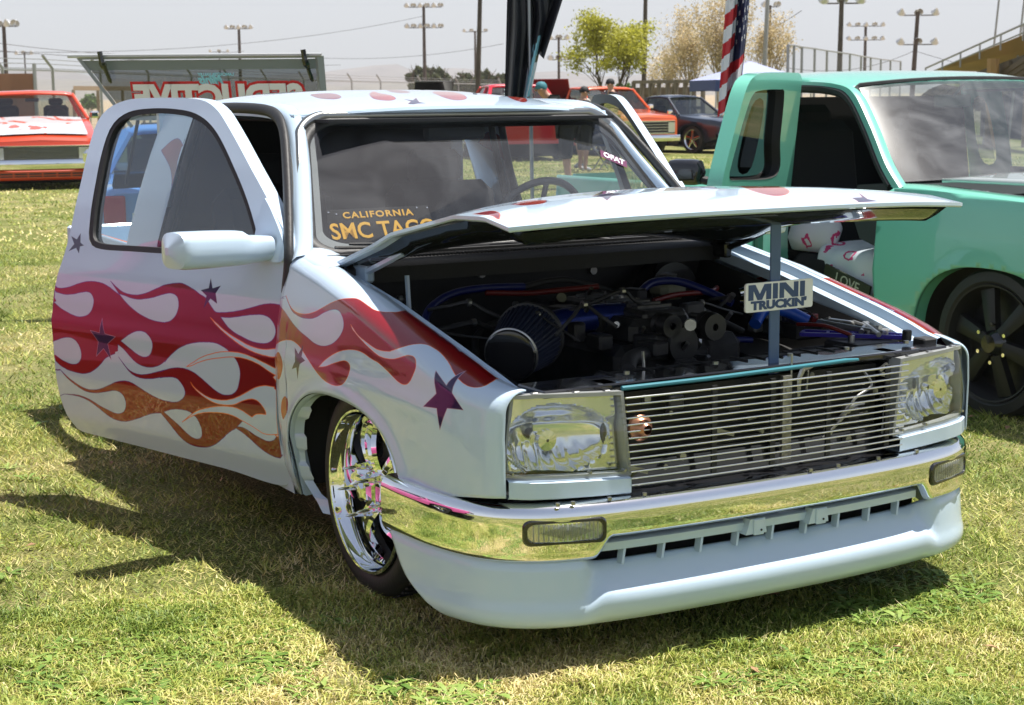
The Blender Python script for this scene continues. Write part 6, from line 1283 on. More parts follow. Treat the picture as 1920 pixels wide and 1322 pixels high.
# front fender side
arc=[(1.735+.455*math.copysign(abs(cos(q))**.8,-cos(q)),.27+.395*abs(sin(q))**.8) for q in np.linspace(.08,pi-.08,30)]
fo=[(.62,.30)]+arc+[(2.21,.28),(2.43,.28),(2.44,.6),(2.44,.93),(2.36,.975),(2.25,.985),(1.9,.968),(1.5,.950),(1.1,.925),(.8,.89),(.62,.85),(.60,.6)]
for s in (-1,1):
    V,F=make_panel(fo,None,50,30); o=MB().add([gp(L,z,0,s) for L,z in V],F).build('fender',MINT,g,60); mod(o,'SOLIDIFY',thickness=.02,offset=-1 if s<0 else 1)
    MB().grid([[gp(L,z,0,s),gp(L,z,.008,s),gp(L,z-.0,-.06,s)] for L,z in arc]).build('arch_lip',MINT,o,60)
rr=[[(GX+f*(gw(z)-.0),y,z+.03*(1-f*f)) for f in np.linspace(-1,1,15)] for y,z in ((.60,.85),(.8,.895),(1.1,.93),(1.5,.955),(1.9,.972),(2.25,.99))]
MB().box((GX,1.5,.86),(1.5,1.4,.02)).build('engine_cover',BLACKG,g)
for s in (-1,1):
    rr=[[(GX+s*(gw(z)),y,z),(GX+s*(gw(z)-.02),y,z+.012),(GX+s*(gw(z)-.07),y,z+.015),(GX+s*(gw(z)-.15),y,z+.012),(GX+s*(gw(z)-.155),y,z-.05)] for y,z in ((.62,.85),(.8,.89),(1.1,.925),(1.5,.950),(1.9,.968),(2.25,.985),(2.42,.985))]
    MB().grid(rr).build('fender_top',MINT,g,40)
# hood lifted a little, glare painted in as its pale colour
rr=[[(GX+f*.78,y,z+.02*(1-f*f)) for f in np.linspace(-1,1,15)] for y,z in ((.66,1.03),(1.1,1.035),(1.6,1.035),(2.1,1.032),(2.2,1.028))]
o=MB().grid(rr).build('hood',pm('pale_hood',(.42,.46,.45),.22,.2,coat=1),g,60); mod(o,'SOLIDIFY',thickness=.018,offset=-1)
# cowl, pillars, windshield, roof
def gws(a,b): 
    hw=.865+(.745-.865)*b; return (GX+a*hw, 2.22+.52*b+.19*abs(a)**2.2*(1-.4*b), 1.005+.475*b-.035*b*abs(a)**2.4+.02*(1-b)*(1-a*a))
MB().grid([[gws(a,b) for b in np.linspace(0,1,9)] for a in np.linspace(-.97,.97,21)]).build('windshield',glass('green_windshield',(.50,.58,.58),.06,.12,1.3),g,80)  # strong pale film stands in for sun glare on the glass
MB().tube([gws(-.98,b) for b in np.linspace(0,1,7)]+[gws(a,1.02) for a in np.linspace(-.95,.95,13)]+[gws(.98,b) for b in np.linspace(1,0,7)],.012,6).build('windshield_gasket',RUBBER,g)
rr=[]
for f in np.linspace(-1,1,25):
    row=[]
    for y in np.linspace(0,1,12):
        yy=2.74+.13*abs(f)**2.2+(3.64-2.74-.13*abs(f)**2.2)*y; row.append((GX+f*.775,yy,1.482+.055*math.sin(min(1,y*1.6)*pi/2)-.045*abs(f)**3.5-(.03 if y>.98 else 0)))
    rr.append(row)
o=MB().grid(rr).build('roof',MINT,g,60); mod(o,'SOLIDIFY',thickness=.02,offset=-1)
for s in (-1,1):
    pth=bez([(.915,2.33,.985),(.885,2.46,1.09),(.835,2.63,1.27),(.790,2.80,1.42),(.775,2.95,1.465),(.775,3.2,1.478),(.775,3.6,1.47)],5); rr=[]
    for i,p in enumerate(pth):
        a=Vector(pth[max(i-1,0)]); b=Vector(pth[min(i+1,len(pth)-1)]); t_=(b-a).normalized(); ou=Vector((1,0,.1)); ou=(ou-t_*ou.dot(t_)).normalized(); up=t_.cross(ou).normalized(); up=-up if up.z<0 else up; c=Vector(p)
        rr.append([(GX+s*(c+ou*o_+up*u_).x,(c+ou*o_+up*u_).y,(c+ou*o_+up*u_).z) for o_,u_ in ((-.05,.004),(-.02,.012),(.004,.0),(.006,-.03),(-.02,-.045),(-.05,-.03))])
    MB().grid(rr,closev=True).build('roof_pillar',MINT,g,50)
    MB().tube([(GX+s*(x-.012),y+.035,z-.03) for x,y,z in pth[2:-2]],.026,8).build('door_weatherstrip',BLACKM,g)
    # rear part of the cab and the bed
    qo=[(3.34,.28),(3.68,.28),(3.68,.6),(3.68,1.0),(3.65,1.43),(3.58,1.475),(3.40,1.48),(3.34,1.46),(3.34,1.1),(3.34,.7)]
    qi=[(3.46,1.04),(3.58,1.04),(3.57,1.36),(3.47,1.36)]
    V,F=make_panel(qo,densify(qi,24),16,30); o=MB().add([gp(L,z,0,s) for L,z in V],F).build('cab_side',MINT,g,60)
    MB().add([gp(L,z,-.01,s) for L,z in qi],[(0,1,2,3)]).build('rear_side_window',GLD,o,0)
    bo=[(3.70,.28),(3.95,.28),(4.0,.5),(4.2,.64),(4.38,.66),(4.56,.64),(4.76,.5),(4.81,.28),(5.25,.30),(5.28,.6),(5.28,.93),(4.6,.93),(3.70,.93),(3.70,.6)]
    V,F=make_panel(bo,None,30,14); o=MB().add([gp(L,z,0,s) for L,z in V],F).build('bed_side',MINT,g,60); mod(o,'SOLIDIFY',thickness=.04,offset=-1 if s<0 else 1)
    MB().box((GX+s*.86,2.46,.62),(.06,.05,.68)).build('hinge_post',BLACKM,g); MB().box((GX+s*.86,2.9,.29),(.10,.95,.06)).build('sill',MINT,g)
MB().box((GX,5.26,.62),(1.7,.03,.64)).build('tailgate',MINT,g)
mb=MB(); mb.box((GX,3.05,.27),(1.7,1.3,.03)); mb.box((GX,3.67,.85),(1.66,.03,1.1)); mb.box((GX,2.45,.70),(1.7,.03,.62)); mb.box((GX+.90,2.9,.65),(.02,.9,.7)); mb.build('cab_lining',BLK,g)
mb=MB(); mb.prism([(2.32,.93),(2.45,1.0),(2.72,.98),(2.78,.88),(2.7,.72),(2.45,.65)],GX-.82,GX+.82,M=lambda a,b,w_:(w_,a,b)); mb.build('dashboard',pm('dash_grey',(.045,.045,.05),.7),g)
for i_,x_ in enumerate((GX-.42,GX+.42)):
    st=empty('seat'); st.parent=g
    MB().box((x_,3.14,.50),(.56,.56,.22),bev=.07).build('cushion',SEATF,st); MB().box((x_,3.47,.90),(.52,.17,.76),R=Matrix.Rotation(-.16,3,'X'),bev=.07).build('backrest',SEATF,st); MB().box((x_,3.55,1.28),(.26,.10,.16),bev=.04).build('headrest',SEATF,st)
MB().box((GX+.05,2.98,1.375),(.26,.02,.065),bev=.012).tube([(GX+.05,2.97,1.40),(GX+.04,2.9,1.46)],.008,6).build('cabin_mirror',pm('mirror_grey',(.30,.33,.33),.4),g)
for s in (-1,1):
    for yy in (1.745,4.38):
        wl=empty('wheel'); wl.parent=g; wl.matrix_world=Matrix.Translation((GX+s*.915,yy,.33))@Matrix.Rotation(s*pi/2,4,'Y')
        MB().lathe([(.255,-.24),(.32,-.24),(.33,-.2),(.33,-.03),(.315,-.005),(.275,0),(.262,-.01)],56).build('tyre',RUBBER,wl)
        MB().lathe([(.262,-.012),(.26,0),(.252,-.002),(.245,-.03),(.235,-.09),(.235,-.2)],56).build('rim',BLACKM,wl)
        for k in range(6):
            q=2*pi*k/6+.26; rr=[]
            for f in np.linspace(0,1,6):
                r=.05+.19*f; wd=.030+.016*f; zc=-.02-.02*f
                rr.append([(r*cos(q)-w_*wd*sin(q),r*sin(q)+w_*wd*cos(q),zc-h_) for w_,h_ in ((-1,.03),(-.9,.0),(-.3,-.006),(.3,-.006),(.9,0),(1,.03))])
            MB().grid(rr).build('spoke',pm('machined_black',(.03,.03,.03),.42,.5),wl,30)
        MB().lathe([(.0,.012),(.04,.010),(.055,-.01),(.07,-.03)],24).build('centre_cap',BLACKG,wl); MB().lathe([(.23,-.12),(0,-.12)],24).build('brake_disc',DARK,wl)
        for k in range(6): q=2*pi*k/6; MB().cyl((.085*cos(q),.085*sin(q),-.03),(.085*cos(q),.085*sin(q),-.005),.009,8).build('lug',CHROME,wl)
        rr=[[(GX+s*(.93-d_),yy+.46*cos(a_),.30+.40*sin(a_)) for d_ in (0.05,.45)] for a_ in np.linspace(-.2,pi+.2,20)]; MB().grid(rr).build('wheel_housing',BLACKM,g)
# its open, rear-hinged door
GA=RAD(61); GH=(2.66,3.22)
def gwd(z): return .90+(gw(z)-.90)*.35
def gd(p):   # p: (outboard half width, L forward from the hinge, z)
    o_=p[0]-.90; return (GH[0]-p[1]*sin(GA)-o_*cos(GA), GH[1]-p[1]*cos(GA)+o_*sin(GA), p[2])
gout=[(.0,.30),(.35,.28),(.80,.28),(.86,.32),(.885,.6),(.885,.9),(.875,1.0),(.85,1.09),(.75,1.34),(.69,1.455),(.62,1.50),(.48,1.52),(.1,1.522),(.03,1.515),(.0,1.47),(-.005,1.1),(-.005,.7)]
gin=[(.21,1.02),(.70,1.02),(.79,1.03),(.79,1.08),(.68,1.32),(.62,1.41),(.54,1.435),(.28,1.44),(.22,1.42),(.21,1.2)]
go=densify(gout,110); gi=densify(gin,60); V,F=make_panel(go,gi,36,36,w=gwd)
dr=MB().add([gd((gwd(z),L,z)) for L,z in V],F).build('door',MINT,g,60); dr['label']='open rear-hinged mint door with black mirror'
MB().grid([[gd((gwd(z),L,z)),gd((gwd(z)-.004,L,z)),gd((gwd(z)-.075,L,z))] for L,z in go],closeu=True).build('door_edge',MINT,dr,50)
MB().add([gd((gwd(z)-.075,L,z)) for L,z in V],F).build('door_trim',MINT,dr,60)
MB().grid([[gd((gwd(z)+.001,L,z)),gd((gwd(z)+.003,L,z)),gd((gwd(z)-.076,L,z))] for L,z in gi],closeu=True).build('window_reveal',BLACKM,dr,50)
MB().grid(frame_strip(gi,lambda p: gd(p),gwd,.002,.004,-.012,.016,.01),closeu=True).build('window_seal',BLACKM,dr,50)
V2,F2=make_panel(gi,None,10,10,w=gwd); MB().add([gd((gwd(z)-.03,L,z)) for L,z in V2],F2).build('window_glass',glass('dark_door_glass',(.30,.36,.36)),dr,0)
MB().tube([gd((gwd(1.05)-.02,.16,1.03)),gd((gwd(1.4)-.02,.17,1.43))],.010,6).build('window_divider',BLACKM,dr)
def gdm(o_,L,z): return gd((gwd(1.0)+o_,L,z))
mi=empty('door_mirror'); mi.parent=dr
rr=[]
for f in np.linspace(0,1,9):
    k=math.sqrt(max(0,1-(abs(f-.5)*2)**6))*.85+.15; rr.append([gdm(.07+.20*f,.74+.05*k*cos(q),1.055+.062*k*math.copysign(abs(sin(q))**.5,sin(q))) for q in np.linspace(0,2*pi,16,endpoint=False)])
MB().grid(rr,closev=True).add(rr[0],[tuple(range(16))]).add(rr[-1],[tuple(range(16))]).build('mirror_shell',BLACKG,mi,50)
MB().tube([gdm(-.01,.74,1.00),gdm(.12,.74,1.03)],.02,6).build('mirror_arm',BLACKM,mi)
for k in range(3): p_=gdm(.0,.70+.035*k,1.02+.0*k); MB().box(p_,(.02,.02,.02),bev=.005).build('mirror_bolt',CHROME,mi)
MB().box(gd((gwd(.6)-.085,.42,.62)),(.05,.05,.30),R=Matrix.Rotation(0,3,'Z'),bev=.01).build('arm_rest',pm('door_pull',(.04,.16,.11),.4),dr)
# things on the passenger seat
def ribbon_mat():
    m=pm('ribbon_print',(.72,.70,.78),.9); n=m.node_tree.nodes; l=m.node_tree.links
    tc=n.new('ShaderNodeTexCoord'); vo=n.new('ShaderNodeTexVoronoi'); vo.feature='F1'; vo.inputs['Scale'].default_value=8; l.new(tc.outputs['Object'],vo.inputs['Vector'])
    nz=n.new('ShaderNodeTexNoise'); nz.inputs['Scale'].default_value=24; l.new(tc.outputs['Object'],nz.inputs['Vector'])
    ad=n.new('ShaderNodeMath'); ad.operation='MULTIPLY_ADD'; ad.inputs[1].default_value=.5; l.new(nz.outputs['Fac'],ad.inputs[0]); l.new(vo.outputs['Distance'],ad.inputs[2])
    r=n.new('ShaderNodeValToRGB'); r.color_ramp.interpolation='CONSTANT'; e=r.color_ramp.elements; e[0].color=(.74,.72,.78,1); e[0].position=0
    for p_,c_ in ((.44,(.62,.05,.18,1)),(.56,(.74,.72,.78,1))): q=e.new(p_); q.color=c_
    e[-1].color=(.74,.72,.78,1); l.new(ad.outputs[0],r.inputs[0]); l.new(r.outputs[0],n['Principled BSDF'].inputs['Base Color']); return m
RB=ribbon_mat()
def cloth(name,pts,label,cat,mat=RB):
    o=MB().grid(pts).build(name,mat,None,80); mod(o,'SUBSURF',levels=2,render_levels=2); mod(o,'SOLIDIFY',thickness=.012); return tag(o,label,cat)
sx=GX-.42
def bl_(u_,v_):   # v 0..1: from deep on the seat, over its edge, down the side
    y=2.62+.46*u_/9+.015*math.sin(v_*2.1)
    if v_<=4: return (3.32-.125*v_,y,.685+.012*math.sin(u_*1.9+v_)-.01*v_)
    k=v_-4; return (2.81-.02*k/4+.014*math.sin(u_*1.6+.5),y+.01*k,.640-.075*k-.02*math.sin(u_*.9))
cloth('blanket',[[bl_(u_,v_) for v_ in range(8)] for u_ in range(10)],'white blanket printed with pink ribbons draped over the mint truck seat','blanket')
bb=MB().box((2.93,3.24,.70),(.12,.36,.20),R=Matrix.Rotation(.35,3,'Y'),bev=.05).build('pillow',RB,None,60); tag(bb,'white ribbon-print pillow leaning on the mint truck seat','pillow')
bg_=MB().box((2.84,3.13,.50),(.10,.30,.20),bev=.045).build('seat_bag',SEATF,None,60); tag(bg_,'black padded bag in front of the ribbon-print pillow','bag')
sgn=MB().box((2.765,2.80,.49),(.012,.34,.085),R=Matrix.Rotation(.25,3,'X')).build('card_sign',pm('olive_card',(.045,.045,.025),.7),None); tag(sgn,'small dark card lettered LOVE propped in the mint truck doorway','card')
text('card_lettering','LOVE',.075,Matrix.Translation((2.757,2.79,.49))@Matrix.Rotation(.25,4,'X')@Matrix(((0,0,-1,0),(-1,0,0,0),(0,1,0,0),(0,0,0,1))),pm('card_cream',(.55,.52,.42),.6),sgn,ext=.001)
# ---------------------------------------------------------------- flags
def flagcloth(name,pts_fn,nu,nv,mats,pick,parent):
    rows=[[pts_fn(u/nu,v/nv) for v in range(nv+1)] for u in range(nu+1)]
    mb=MB()
    for i in range(nu):
        for j in range(nv):
            mb.cur=pick((i+.5)/nu,(j+.5)/nv); mb.add([rows[i][j],rows[i+1][j],rows[i+1][j+1],rows[i][j+1]],[(0,1,2,3)])
    o=mb.build(name,mats,parent,0,fixn=False)
    bm=bmesh.new(); bm.from_mesh(o.data); bmesh.ops.remove_doubles(bm,verts=bm.verts,dist=1e-4); bm.to_mesh(o.data); bm.free(); smooth(o.data,80); return o
bx,by,_=at(1000,9.4)
f1=thing('club_flag','black flag with light blue corner hanging limp above the truck roof','flag',(bx,by,0))
MB().cyl((0.0,0,0),(-.045,0,3.4),.011,10).build('flag_pole',pm('pole_grey',(.30,.32,.35),.3,.8),f1)
cr=Vector((cos(YAW),-sin(YAW),0)); cf=Vector((sin(YAW),cos(YAW),0))
def fb_(u,v):   # u across folds, v down
    top=3.15; z=top-v*(1.77+.04*math.sin(u*7)-.27*sstep(.66,.80,u)); wv=.035+.215*v if v<.72 else .19-.14*(v-.72)/.28
    x=-.145+.05*v+u*wv*1.0+(.05 if v<.1 else .05)*0; x=-.105-.060*v+u*(.08+.255*min(v/.75,1))-(.11*u*max(0,(v-.75)/.25)); 
    d=.045*math.sin(u*15+v*2.2)*(.3+.7*v)+.02*math.sin(u*31)
    p=cr*x+cf*d; return (p.x,p.y,z)
flagcloth('flag_cloth',fb_,60,46,[pm('flag_black',(.010,.011,.016),.45,sheen=0),pm('flag_sky',(.22,.50,.62),.6),pm('flag_pale',(.60,.64,.72),.6)],lambda u,v: (1 if .50<u<.64 and v>.84-.3*(u-.5) and (u*9+v*7)%1<.7 else (2 if .47<u<.66 and v>.90 else 0)),f1)
bx,by,_=at(1373,10.0)
f2=thing('national_flag','American flag hanging from a white pole behind the mint truck door','flag',(bx,by,0))
MB().cyl((0,0,0),(.045,0,3.6),.0125,12).build('flag_pole',pm('pole_white',(.72,.72,.76),.3,coat=.5),f2)
US=[pm('flag_red',(.50,.012,.02),.7),pm('flag_white',(.74,.74,.78),.7),pm('flag_navy',(.012,.018,.07),.7)]
def fu_(u,v):
    z=3.0-v*1.72+.03*u; 
    x=-.055*(v)+(-.02-.05*v)+u*(.05+.135*math.sin(min(1,v*1.25)*pi/2)*(1-.35*v)); d=.05*math.sin(u*13+v*2)*(.4+.6*v)+.015*math.sin(u*29+v*5)
    p=cr*(x+.035)+cf*(d-.05); return (p.x,p.y,z+.10*u*v)
def us_(u,v):
    if u>.48 and v<.84: return 1 if (int(u*34)+int(v*60))%5==0 and (int(v*60))%2==0 and v<.80 else 2
    if v<.50: return 2 if u<.40 else (2)
    q=int((v-.50)/.5*10+u*.6); return 0 if q%2 else 1
flagcloth('flag_cloth',fu_,60,190,US,us_,f2)
# ---------------------------------------------------------------- poles, lamps, fence
WOOD=pm('weathered_pole',(.085,.065,.055),.9,var=.3,vscale=3); GALV=pm('galvanised',(.36,.36,.37),.45,.6)
def lightpole(px,dist,pytop,r,label,heads,lamps=True,wood=True,group='floodlight poles around the ground',lean=0):
    x,y,_=at(px,dist); zt=zat(px,pytop,dist); t=thing('light_pole',label,'light pole',(x,y,0),-YAW+0,group if lamps else None)
    r=r*.62; heads=(heads[0]*.68,heads[1],heads[2]) if heads else None; MB().tube([(0,0,-.2),(lean,0,zt)],[r*1.15,r*.8],10).build('pole',WOOD if wood else GALV,t)
    if heads:
        wd=heads[0]; mb=MB()
        for k,dz in enumerate(heads[1]): mb.box((lean,0,zt-dz),(wd,.07,.06))
        each(mb,'crossarm',WOOD,t)
        for k,dz in enumerate(heads[1]):
            n=heads[2]
            for i in range(n):
                xx=lean-wd/2+wd*i/(n-1); l_=MB().lathe([(.05,.25),(.10,.2),(.22,0),(.26,-.05)],10,Matrix.Translation((xx,-.15,zt-dz+.18))@Matrix.Rotation(-.9 if i%2 else .9,4,'X'))
                l_.build('floodlight',pm('lamp_shell',(.62,.62,.62),.3,.5),t)
    return t
lightpole(14,95,46,.20,'floodlight pole at the far left behind the brown wall',(2.0,(.1,),4))
lightpole(452,150,52,.24,'floodlight pole standing above the lifted glass lid',(3.2,(.1,),5))
lightpole(797,140,9,.24,'tall floodlight pole with two rows of lamps above the round trees',(4.2,(.2,1.9),6))
lightpole(893,62,-60,.15,'thick bare wooden pole rising out of the picture left of the black flag',None,lamps=False,lean=.22)
lightpole(892,190,58,.22,'small floodlight pole partly hidden by the thick wooden pole',(3.6,(.1,),4))
lightpole(1206,70,-60,.16,'dark wooden pole rising behind the yellow-green tree',None,lamps=False,lean=.1)
lightpole(1572,75,0,.20,'dark floodlight pole just right of the willows',(2.4,(.15,),3),lean=.05)
lightpole(1620,150,45,.24,'floodlight pole behind the chain-link backstop',(4.4,(.2,1.4),5))
lightpole(1708,95,22,.22,'floodlight pole left of the grandstand stair',(2.8,(.2,1.8),3),lean=.25)
lightpole(1048,120,70,.16,'thin utility pole between the black flag and the yellow-green tree',(1.8,(.15,1.6),3))
lightpole(1428,60,-60,.14,'pale steel pole rising through the bare willow branches',None,lamps=False,wood=False,lean=.2)
lightpole(1442,110,10,.14,'slim lamp pole beside the pale steel pole',(1.2,(.1,),2))
lightpole(50,170,100,.14,'thin utility pole left of the barbed fence post',(2.2,(.1,2.6),3))
lightpole(414,220,96,.16,'short far utility pole seen above the glass lid',(3.4,(.1,),3))
lightpole(1846,46,-60,.05,'left flagstaff on the grandstand rail',None,lamps=False,wood=False,lean=.35)
lightpole(1892,44,-60,.05,'right flagstaff on the grandstand rail',None,lamps=False,wood=False,lean=.35)
def wire(a,b,sag,r=.02,name='power_line',label='overhead cable crossing the sky'):
    P_=[];A_=Vector(a);B_=Vector(b)
    for k in range(25): f=k/24; p=A_.lerp(B_,f); p.z-=sag*4*f*(1-f); P_.append(p)
    return P_
mb=MB()
for (p1,y1,d1),(p2,y2,d2),sg in (((-60,72,95),(460,96,140),.6),((-60,90,95),(640,122,140),.3),((-60,96,110),(797,30,140),1.0)): mb.tube(wire((*at(p1,d1)[:2],zat(p1,y1,d1)),(*at(p2,d2)[:2],zat(p2,y2,d2)),sg),.022,4)
tag(mb.build('power_lines',pm('wire_grey',(.12,.12,.13),.6)),'thin overhead cables crossing the sky at the left','power line',kind='stuff')
mb=MB()
for (p1,y1,d1),(p2,y2,d2),sg in (((500,100,130),(945,82,120),.7),((1480,128,80),(1712,95,95),.5),((1712,95,95),(2050,150,95),.4),((1215,110,70),(1500,20,75),.6)): mb.tube(wire((*at(p1,d1)[:2],zat(p1,y1,d1)),(*at(p2,d2)[:2],zat(p2,y2,d2)),sg),.018,4)
tag(mb.build('power_lines',pm('wire_grey',(.12,.12,.13),.6)),'thin overhead cables crossing the sky at the right','power line',kind='stuff')
# barbed boundary fence on the left
fen=thing('boundary_fence','chain-link boundary fence with angled barbed-wire arms across the left background','fence',(0,0,0))
pp=[(-40,50),(7,51),(101,53),(190,58),(280,63),(360,69),(430,75),(500,81),(570,88),(660,97),(714,103),(790,112),(860,122),(940,134)]
tips=[]
for px,d in pp:
    x,y,_=at(px,d); zt=2.35; MB().tube([(x,y,0),(x,y,zt),(x-.32,y-.1,zt+.42)],.05,6).build('fence_post',GALV,fen); tips.append(Vector((x,y,zt)))
mb=MB()
for a,b in zip(tips,tips[1:]):
    for k in range(3): o_=Vector((-.11*k,-.03*k,.14*k)); mb.tube([a+o_,b+o_],.016,4)
    mb.tube([a+Vector((0,0,-.05)),b+Vector((0,0,-.05))],.028,5)
w_=mb.build('barbed_wire',GALV,fen); w_['kind']='stuff'
def meshmat(name,alpha,col=(.30,.30,.30)):
    m=pm(name,col,.6,.3); n=m.node_tree.nodes; l=m.node_tree.links; m.node_tree.nodes['Principled BSDF'].inputs['Alpha'].default_value=alpha; return m
CL=meshmat('chain_link',.16)
mb=MB()
for a,b in zip(tips,tips[1:]): mb.add([(a.x,a.y,0),(b.x,b.y,0),(b.x,b.y,2.3),(a.x,a.y,2.3)],[(0,1,2,3)])
mb.build('chain_link_mesh',CL,fen,0)
# brown wall and carport at the left
x0,y0,_=at(-60,44); x1,y1,_=at(67,44)
zt=zat(20,138,44); w1_=thing('brown_screen','brown windscreen panel hung on the fence at the far left','screen',(0,0,0))
mb=MB(); n_=Vector((-(y1-y0),x1-x0,0)).normalized()*.06
mb.add([(x0,y0,0),(x1,y1,0),(x1,y1,zt),(x0,y0,zt),(x0+n_.x,y0+n_.y,0),(x1+n_.x,y1+n_.y,0),(x1+n_.x,y1+n_.y,zt),(x0+n_.x,y0+n_.y,zt)],[(0,1,2,3),(7,6,5,4),(3,2,6,7),(1,5,6,2),(0,3,7,4)]); mb.build('screen_cloth',pm('screen_brown',(.30,.15,.10),.9,var=.15,vscale=2),w1_)
MB().cyl((x1,y1,0),(x1,y1,zt+.25),.05,8).build('screen_post',GALV,w1_)
c0=Vector(at(138,70)); c1=Vector(at(230,74)); cp=thing('shade_shelter','low open shelter with a flat tan roof at the left','shelter',(0,0,0))
z_=zat(160,161,70); d_=Vector((cf.x,cf.y,0))*4
mb=MB()
mb.add([tuple(p_+Vector((0,0,zz_))) for zz_ in (z_-.18,z_) for p_ in (c0,c1,c1+d_,c0+d_)],[(3,2,1,0),(4,5,6,7),(0,1,5,4),(1,2,6,5),(2,3,7,6),(3,0,4,7)]); mb.build('shelter_roof',pm('shelter_tan',(.30,.20,.12),.8),cp)
for p_ in (c0,c1,c1+d_,c0+d_): MB().cyl(tuple(p_),(p_.x,p_.y,z_-.15),.07,6).build('shelter_post',pm('shelter_tan',(.30,.20,.12),.8),cp)
# ---------------------------------------------------------------- trees
LEAFS={}
def leafmat(n,c): 
    if n not in LEAFS: LEAFS[n]=grass_material(n,[(0,tuple(k*.55 for k in c)),(.5,c),(1,tuple(min(1,k*1.5) for k in c))],.4)
    return LEAFS[n]
def tree(label,px,dist,pytop,wpx,leaf,nleaf,lsize,group=None,trunk=.14,style='round',seed=1,pybase=None,bark=(.14,.10,.07),gap=.35,flat=1.0,cat='tree',dens=1.0):
    rg=np.random.default_rng(seed); rr=random.Random(seed)
    x,y,_=at(px,dist); H=zat(px,pytop,dist); R_=wpx/2/FPX*dist*1.0
    t=thing('tree',label,cat,(x,y,0),rr.uniform(0,6),group)
    BK=pm('bark_%d'%int(bark[0]*100),bark,.95,var=.3,vscale=4)
    mb=MB(); tips=[]
    hb=H*(.30 if style!='willow' else .12)
    mb.tube([(0,0,-.1),(rr.uniform(-.1,.1),0,hb*.6),(rr.uniform(-.15,.15),.05,hb)],[trunk,trunk*.8,trunk*.65],8)
    def limb(p,d,L,r,depth):
        q=[p]; 
        for k in range(4):
            d=(d+Vector((rr.uniform(-.25,.25),rr.uniform(-.25,.25),rr.uniform(-.05,.25)))).normalized(); p=p+d*L/4; q.append(p)
        mb.tube(q,[r,r*.85,r*.7,r*.55,r*.4],5,cap=False)
        if depth==0: tips.extend([q[2],q[3],q[4]]); return
        for k in range(rr.choice((2,3,3))):
            d2=(d+Vector((rr.uniform(-1,1),rr.uniform(-1,1),rr.uniform(-.35,.6)))).normalized(); limb(q[rr.choice((2,3,4))],d2,L*rr.uniform(.55,.8),r*.5,depth-1)
    for k in range(7 if style!='willow' else 8):
        a=2*pi*k/7+rr.uniform(-.3,.3); e=rr.uniform(.45,1.2) if style!='willow' else rr.uniform(1.0,2.4)
        d=Vector((cos(a)*R_/H*2.2,sin(a)*R_/H*2.2,e)).normalized(); limb(Vector((0,0,hb*rr.uniform(.7,1))),d,(H-hb)*.48,trunk*.5,3 if style!='round' else 2)
    # keep the skeleton inside the silhouette
    vs=np.array(mb.v); mx=np.abs(vs[:,:2]).max(); sc=min(1.0,R_/mx) if mx>0 else 1; zs=H/vs[:,2].max()
    vs[:,0:2]*=R_/mx*.97; up=vs[:,2]>hb; vs[:,2]=np.where(up,hb+(vs[:,2]-hb)*(H-hb)/(vs[:,2].max()-hb),vs[:,2]); mb.v=[tuple(v) for v in vs]
    mb.build('trunk',BK,t,60)
    T_=np.array([tuple(p) for p in tips]); T_[:,:2]*=R_/mx*.97; T_[:,2]=hb+(T_[:,2]-hb)*(H-hb)/(np.array([p.z for p in tips]).max()-hb)
    C=T_[rg.integers(0,len(T_),nleaf)]; sp=R_*gap*.5; P=C+rg.normal(0,1,(nleaf,3))*[sp,sp,sp*(.6 if style!='willow' else 1.6)*flat]
    if style=='round':   # clumpy ball-like crown, uneven outline
        a=rg.random(nleaf)*6.28; ph=np.arccos(rg.uniform(-.5,1,nleaf)); rad=R_*(.72+.28*np.sin(a*3+seed)*np.sin(ph*4))*(rg.random(nleaf)**.22)
        P=np.stack([rad*np.cos(a)*np.sin(ph),rad*np.sin(a)*np.sin(ph),hb*1.1+(H-hb*1.1)*.42+np.cos(ph)*rad*(H-hb)/R_*.52],1)
        cl=(np.sin(P[:,0]*5/R_+seed)*np.sin(P[:,1]*5/R_)*np.sin(P[:,2]*6/R_+1)); P=P[cl>-.45]
    P=P[(P[:,2]>hb*.7)&(P[:,2]<H*1.03)]; N=len(P)
    n1=rg.normal(0,1,(N,3)); n1/=np.linalg.norm(n1,axis=1)[:,None]; n2=np.cross(n1,rg.normal(0,1,(N,3))); n2/=np.linalg.norm(n2,axis=1)[:,None]
    s_=lsize*(.5+rg.random(N))[:,None]; v=np.stack([P-n1*s_,P+n2*s_*.55,P+n1*s_,P-n2*s_*.55],1).reshape(-1,3)
    me=bpy.data.meshes.new('crown'); me.vertices.add(len(v)); me.vertices.foreach_set('co',v.astype(np.float32).ravel()); me.loops.add(N*4); me.loops.foreach_set('vertex_index',np.arange(N*4,dtype=np.int32)); me.polygons.add(N); me.polygons.foreach_set('loop_start',np.arange(0,N*4,4,dtype=np.int32)); me.polygons.foreach_set('loop_total',np.full(N,4,np.int32)); me.update(calc_edges=True)
    a_=me.attributes.new('tint','FLOAT','POINT'); a_.data.foreach_set('value',np.repeat(np.clip(rg.normal(.5,.22,N),0,1),4).astype(np.float32)); me.materials.append(leaf)
    o=bpy.data.objects.new('crown',me); COL.objects.link(o); o.parent=t; return t
YG=leafmat('spring_leaf',(.42,.41,.055)); DG=leafmat('dusty_leaf',(.11,.12,.06)); TG=leafmat('catkin_leaf',(.58,.47,.28))
tree('bright yellow-green young tree behind the people',1143,48,20,225,YG,14000,.040,trunk=.10,seed=4,gap=.20,style='open',flat=.6,bark=(.10,.075,.05))
WG='straw-coloured willows in the background'
tree('straw-coloured willow just left of the American flag',1290,62,15,120,TG,5200,.040,WG,.16,'willow',5,gap=.22,bark=(.40,.31,.21))
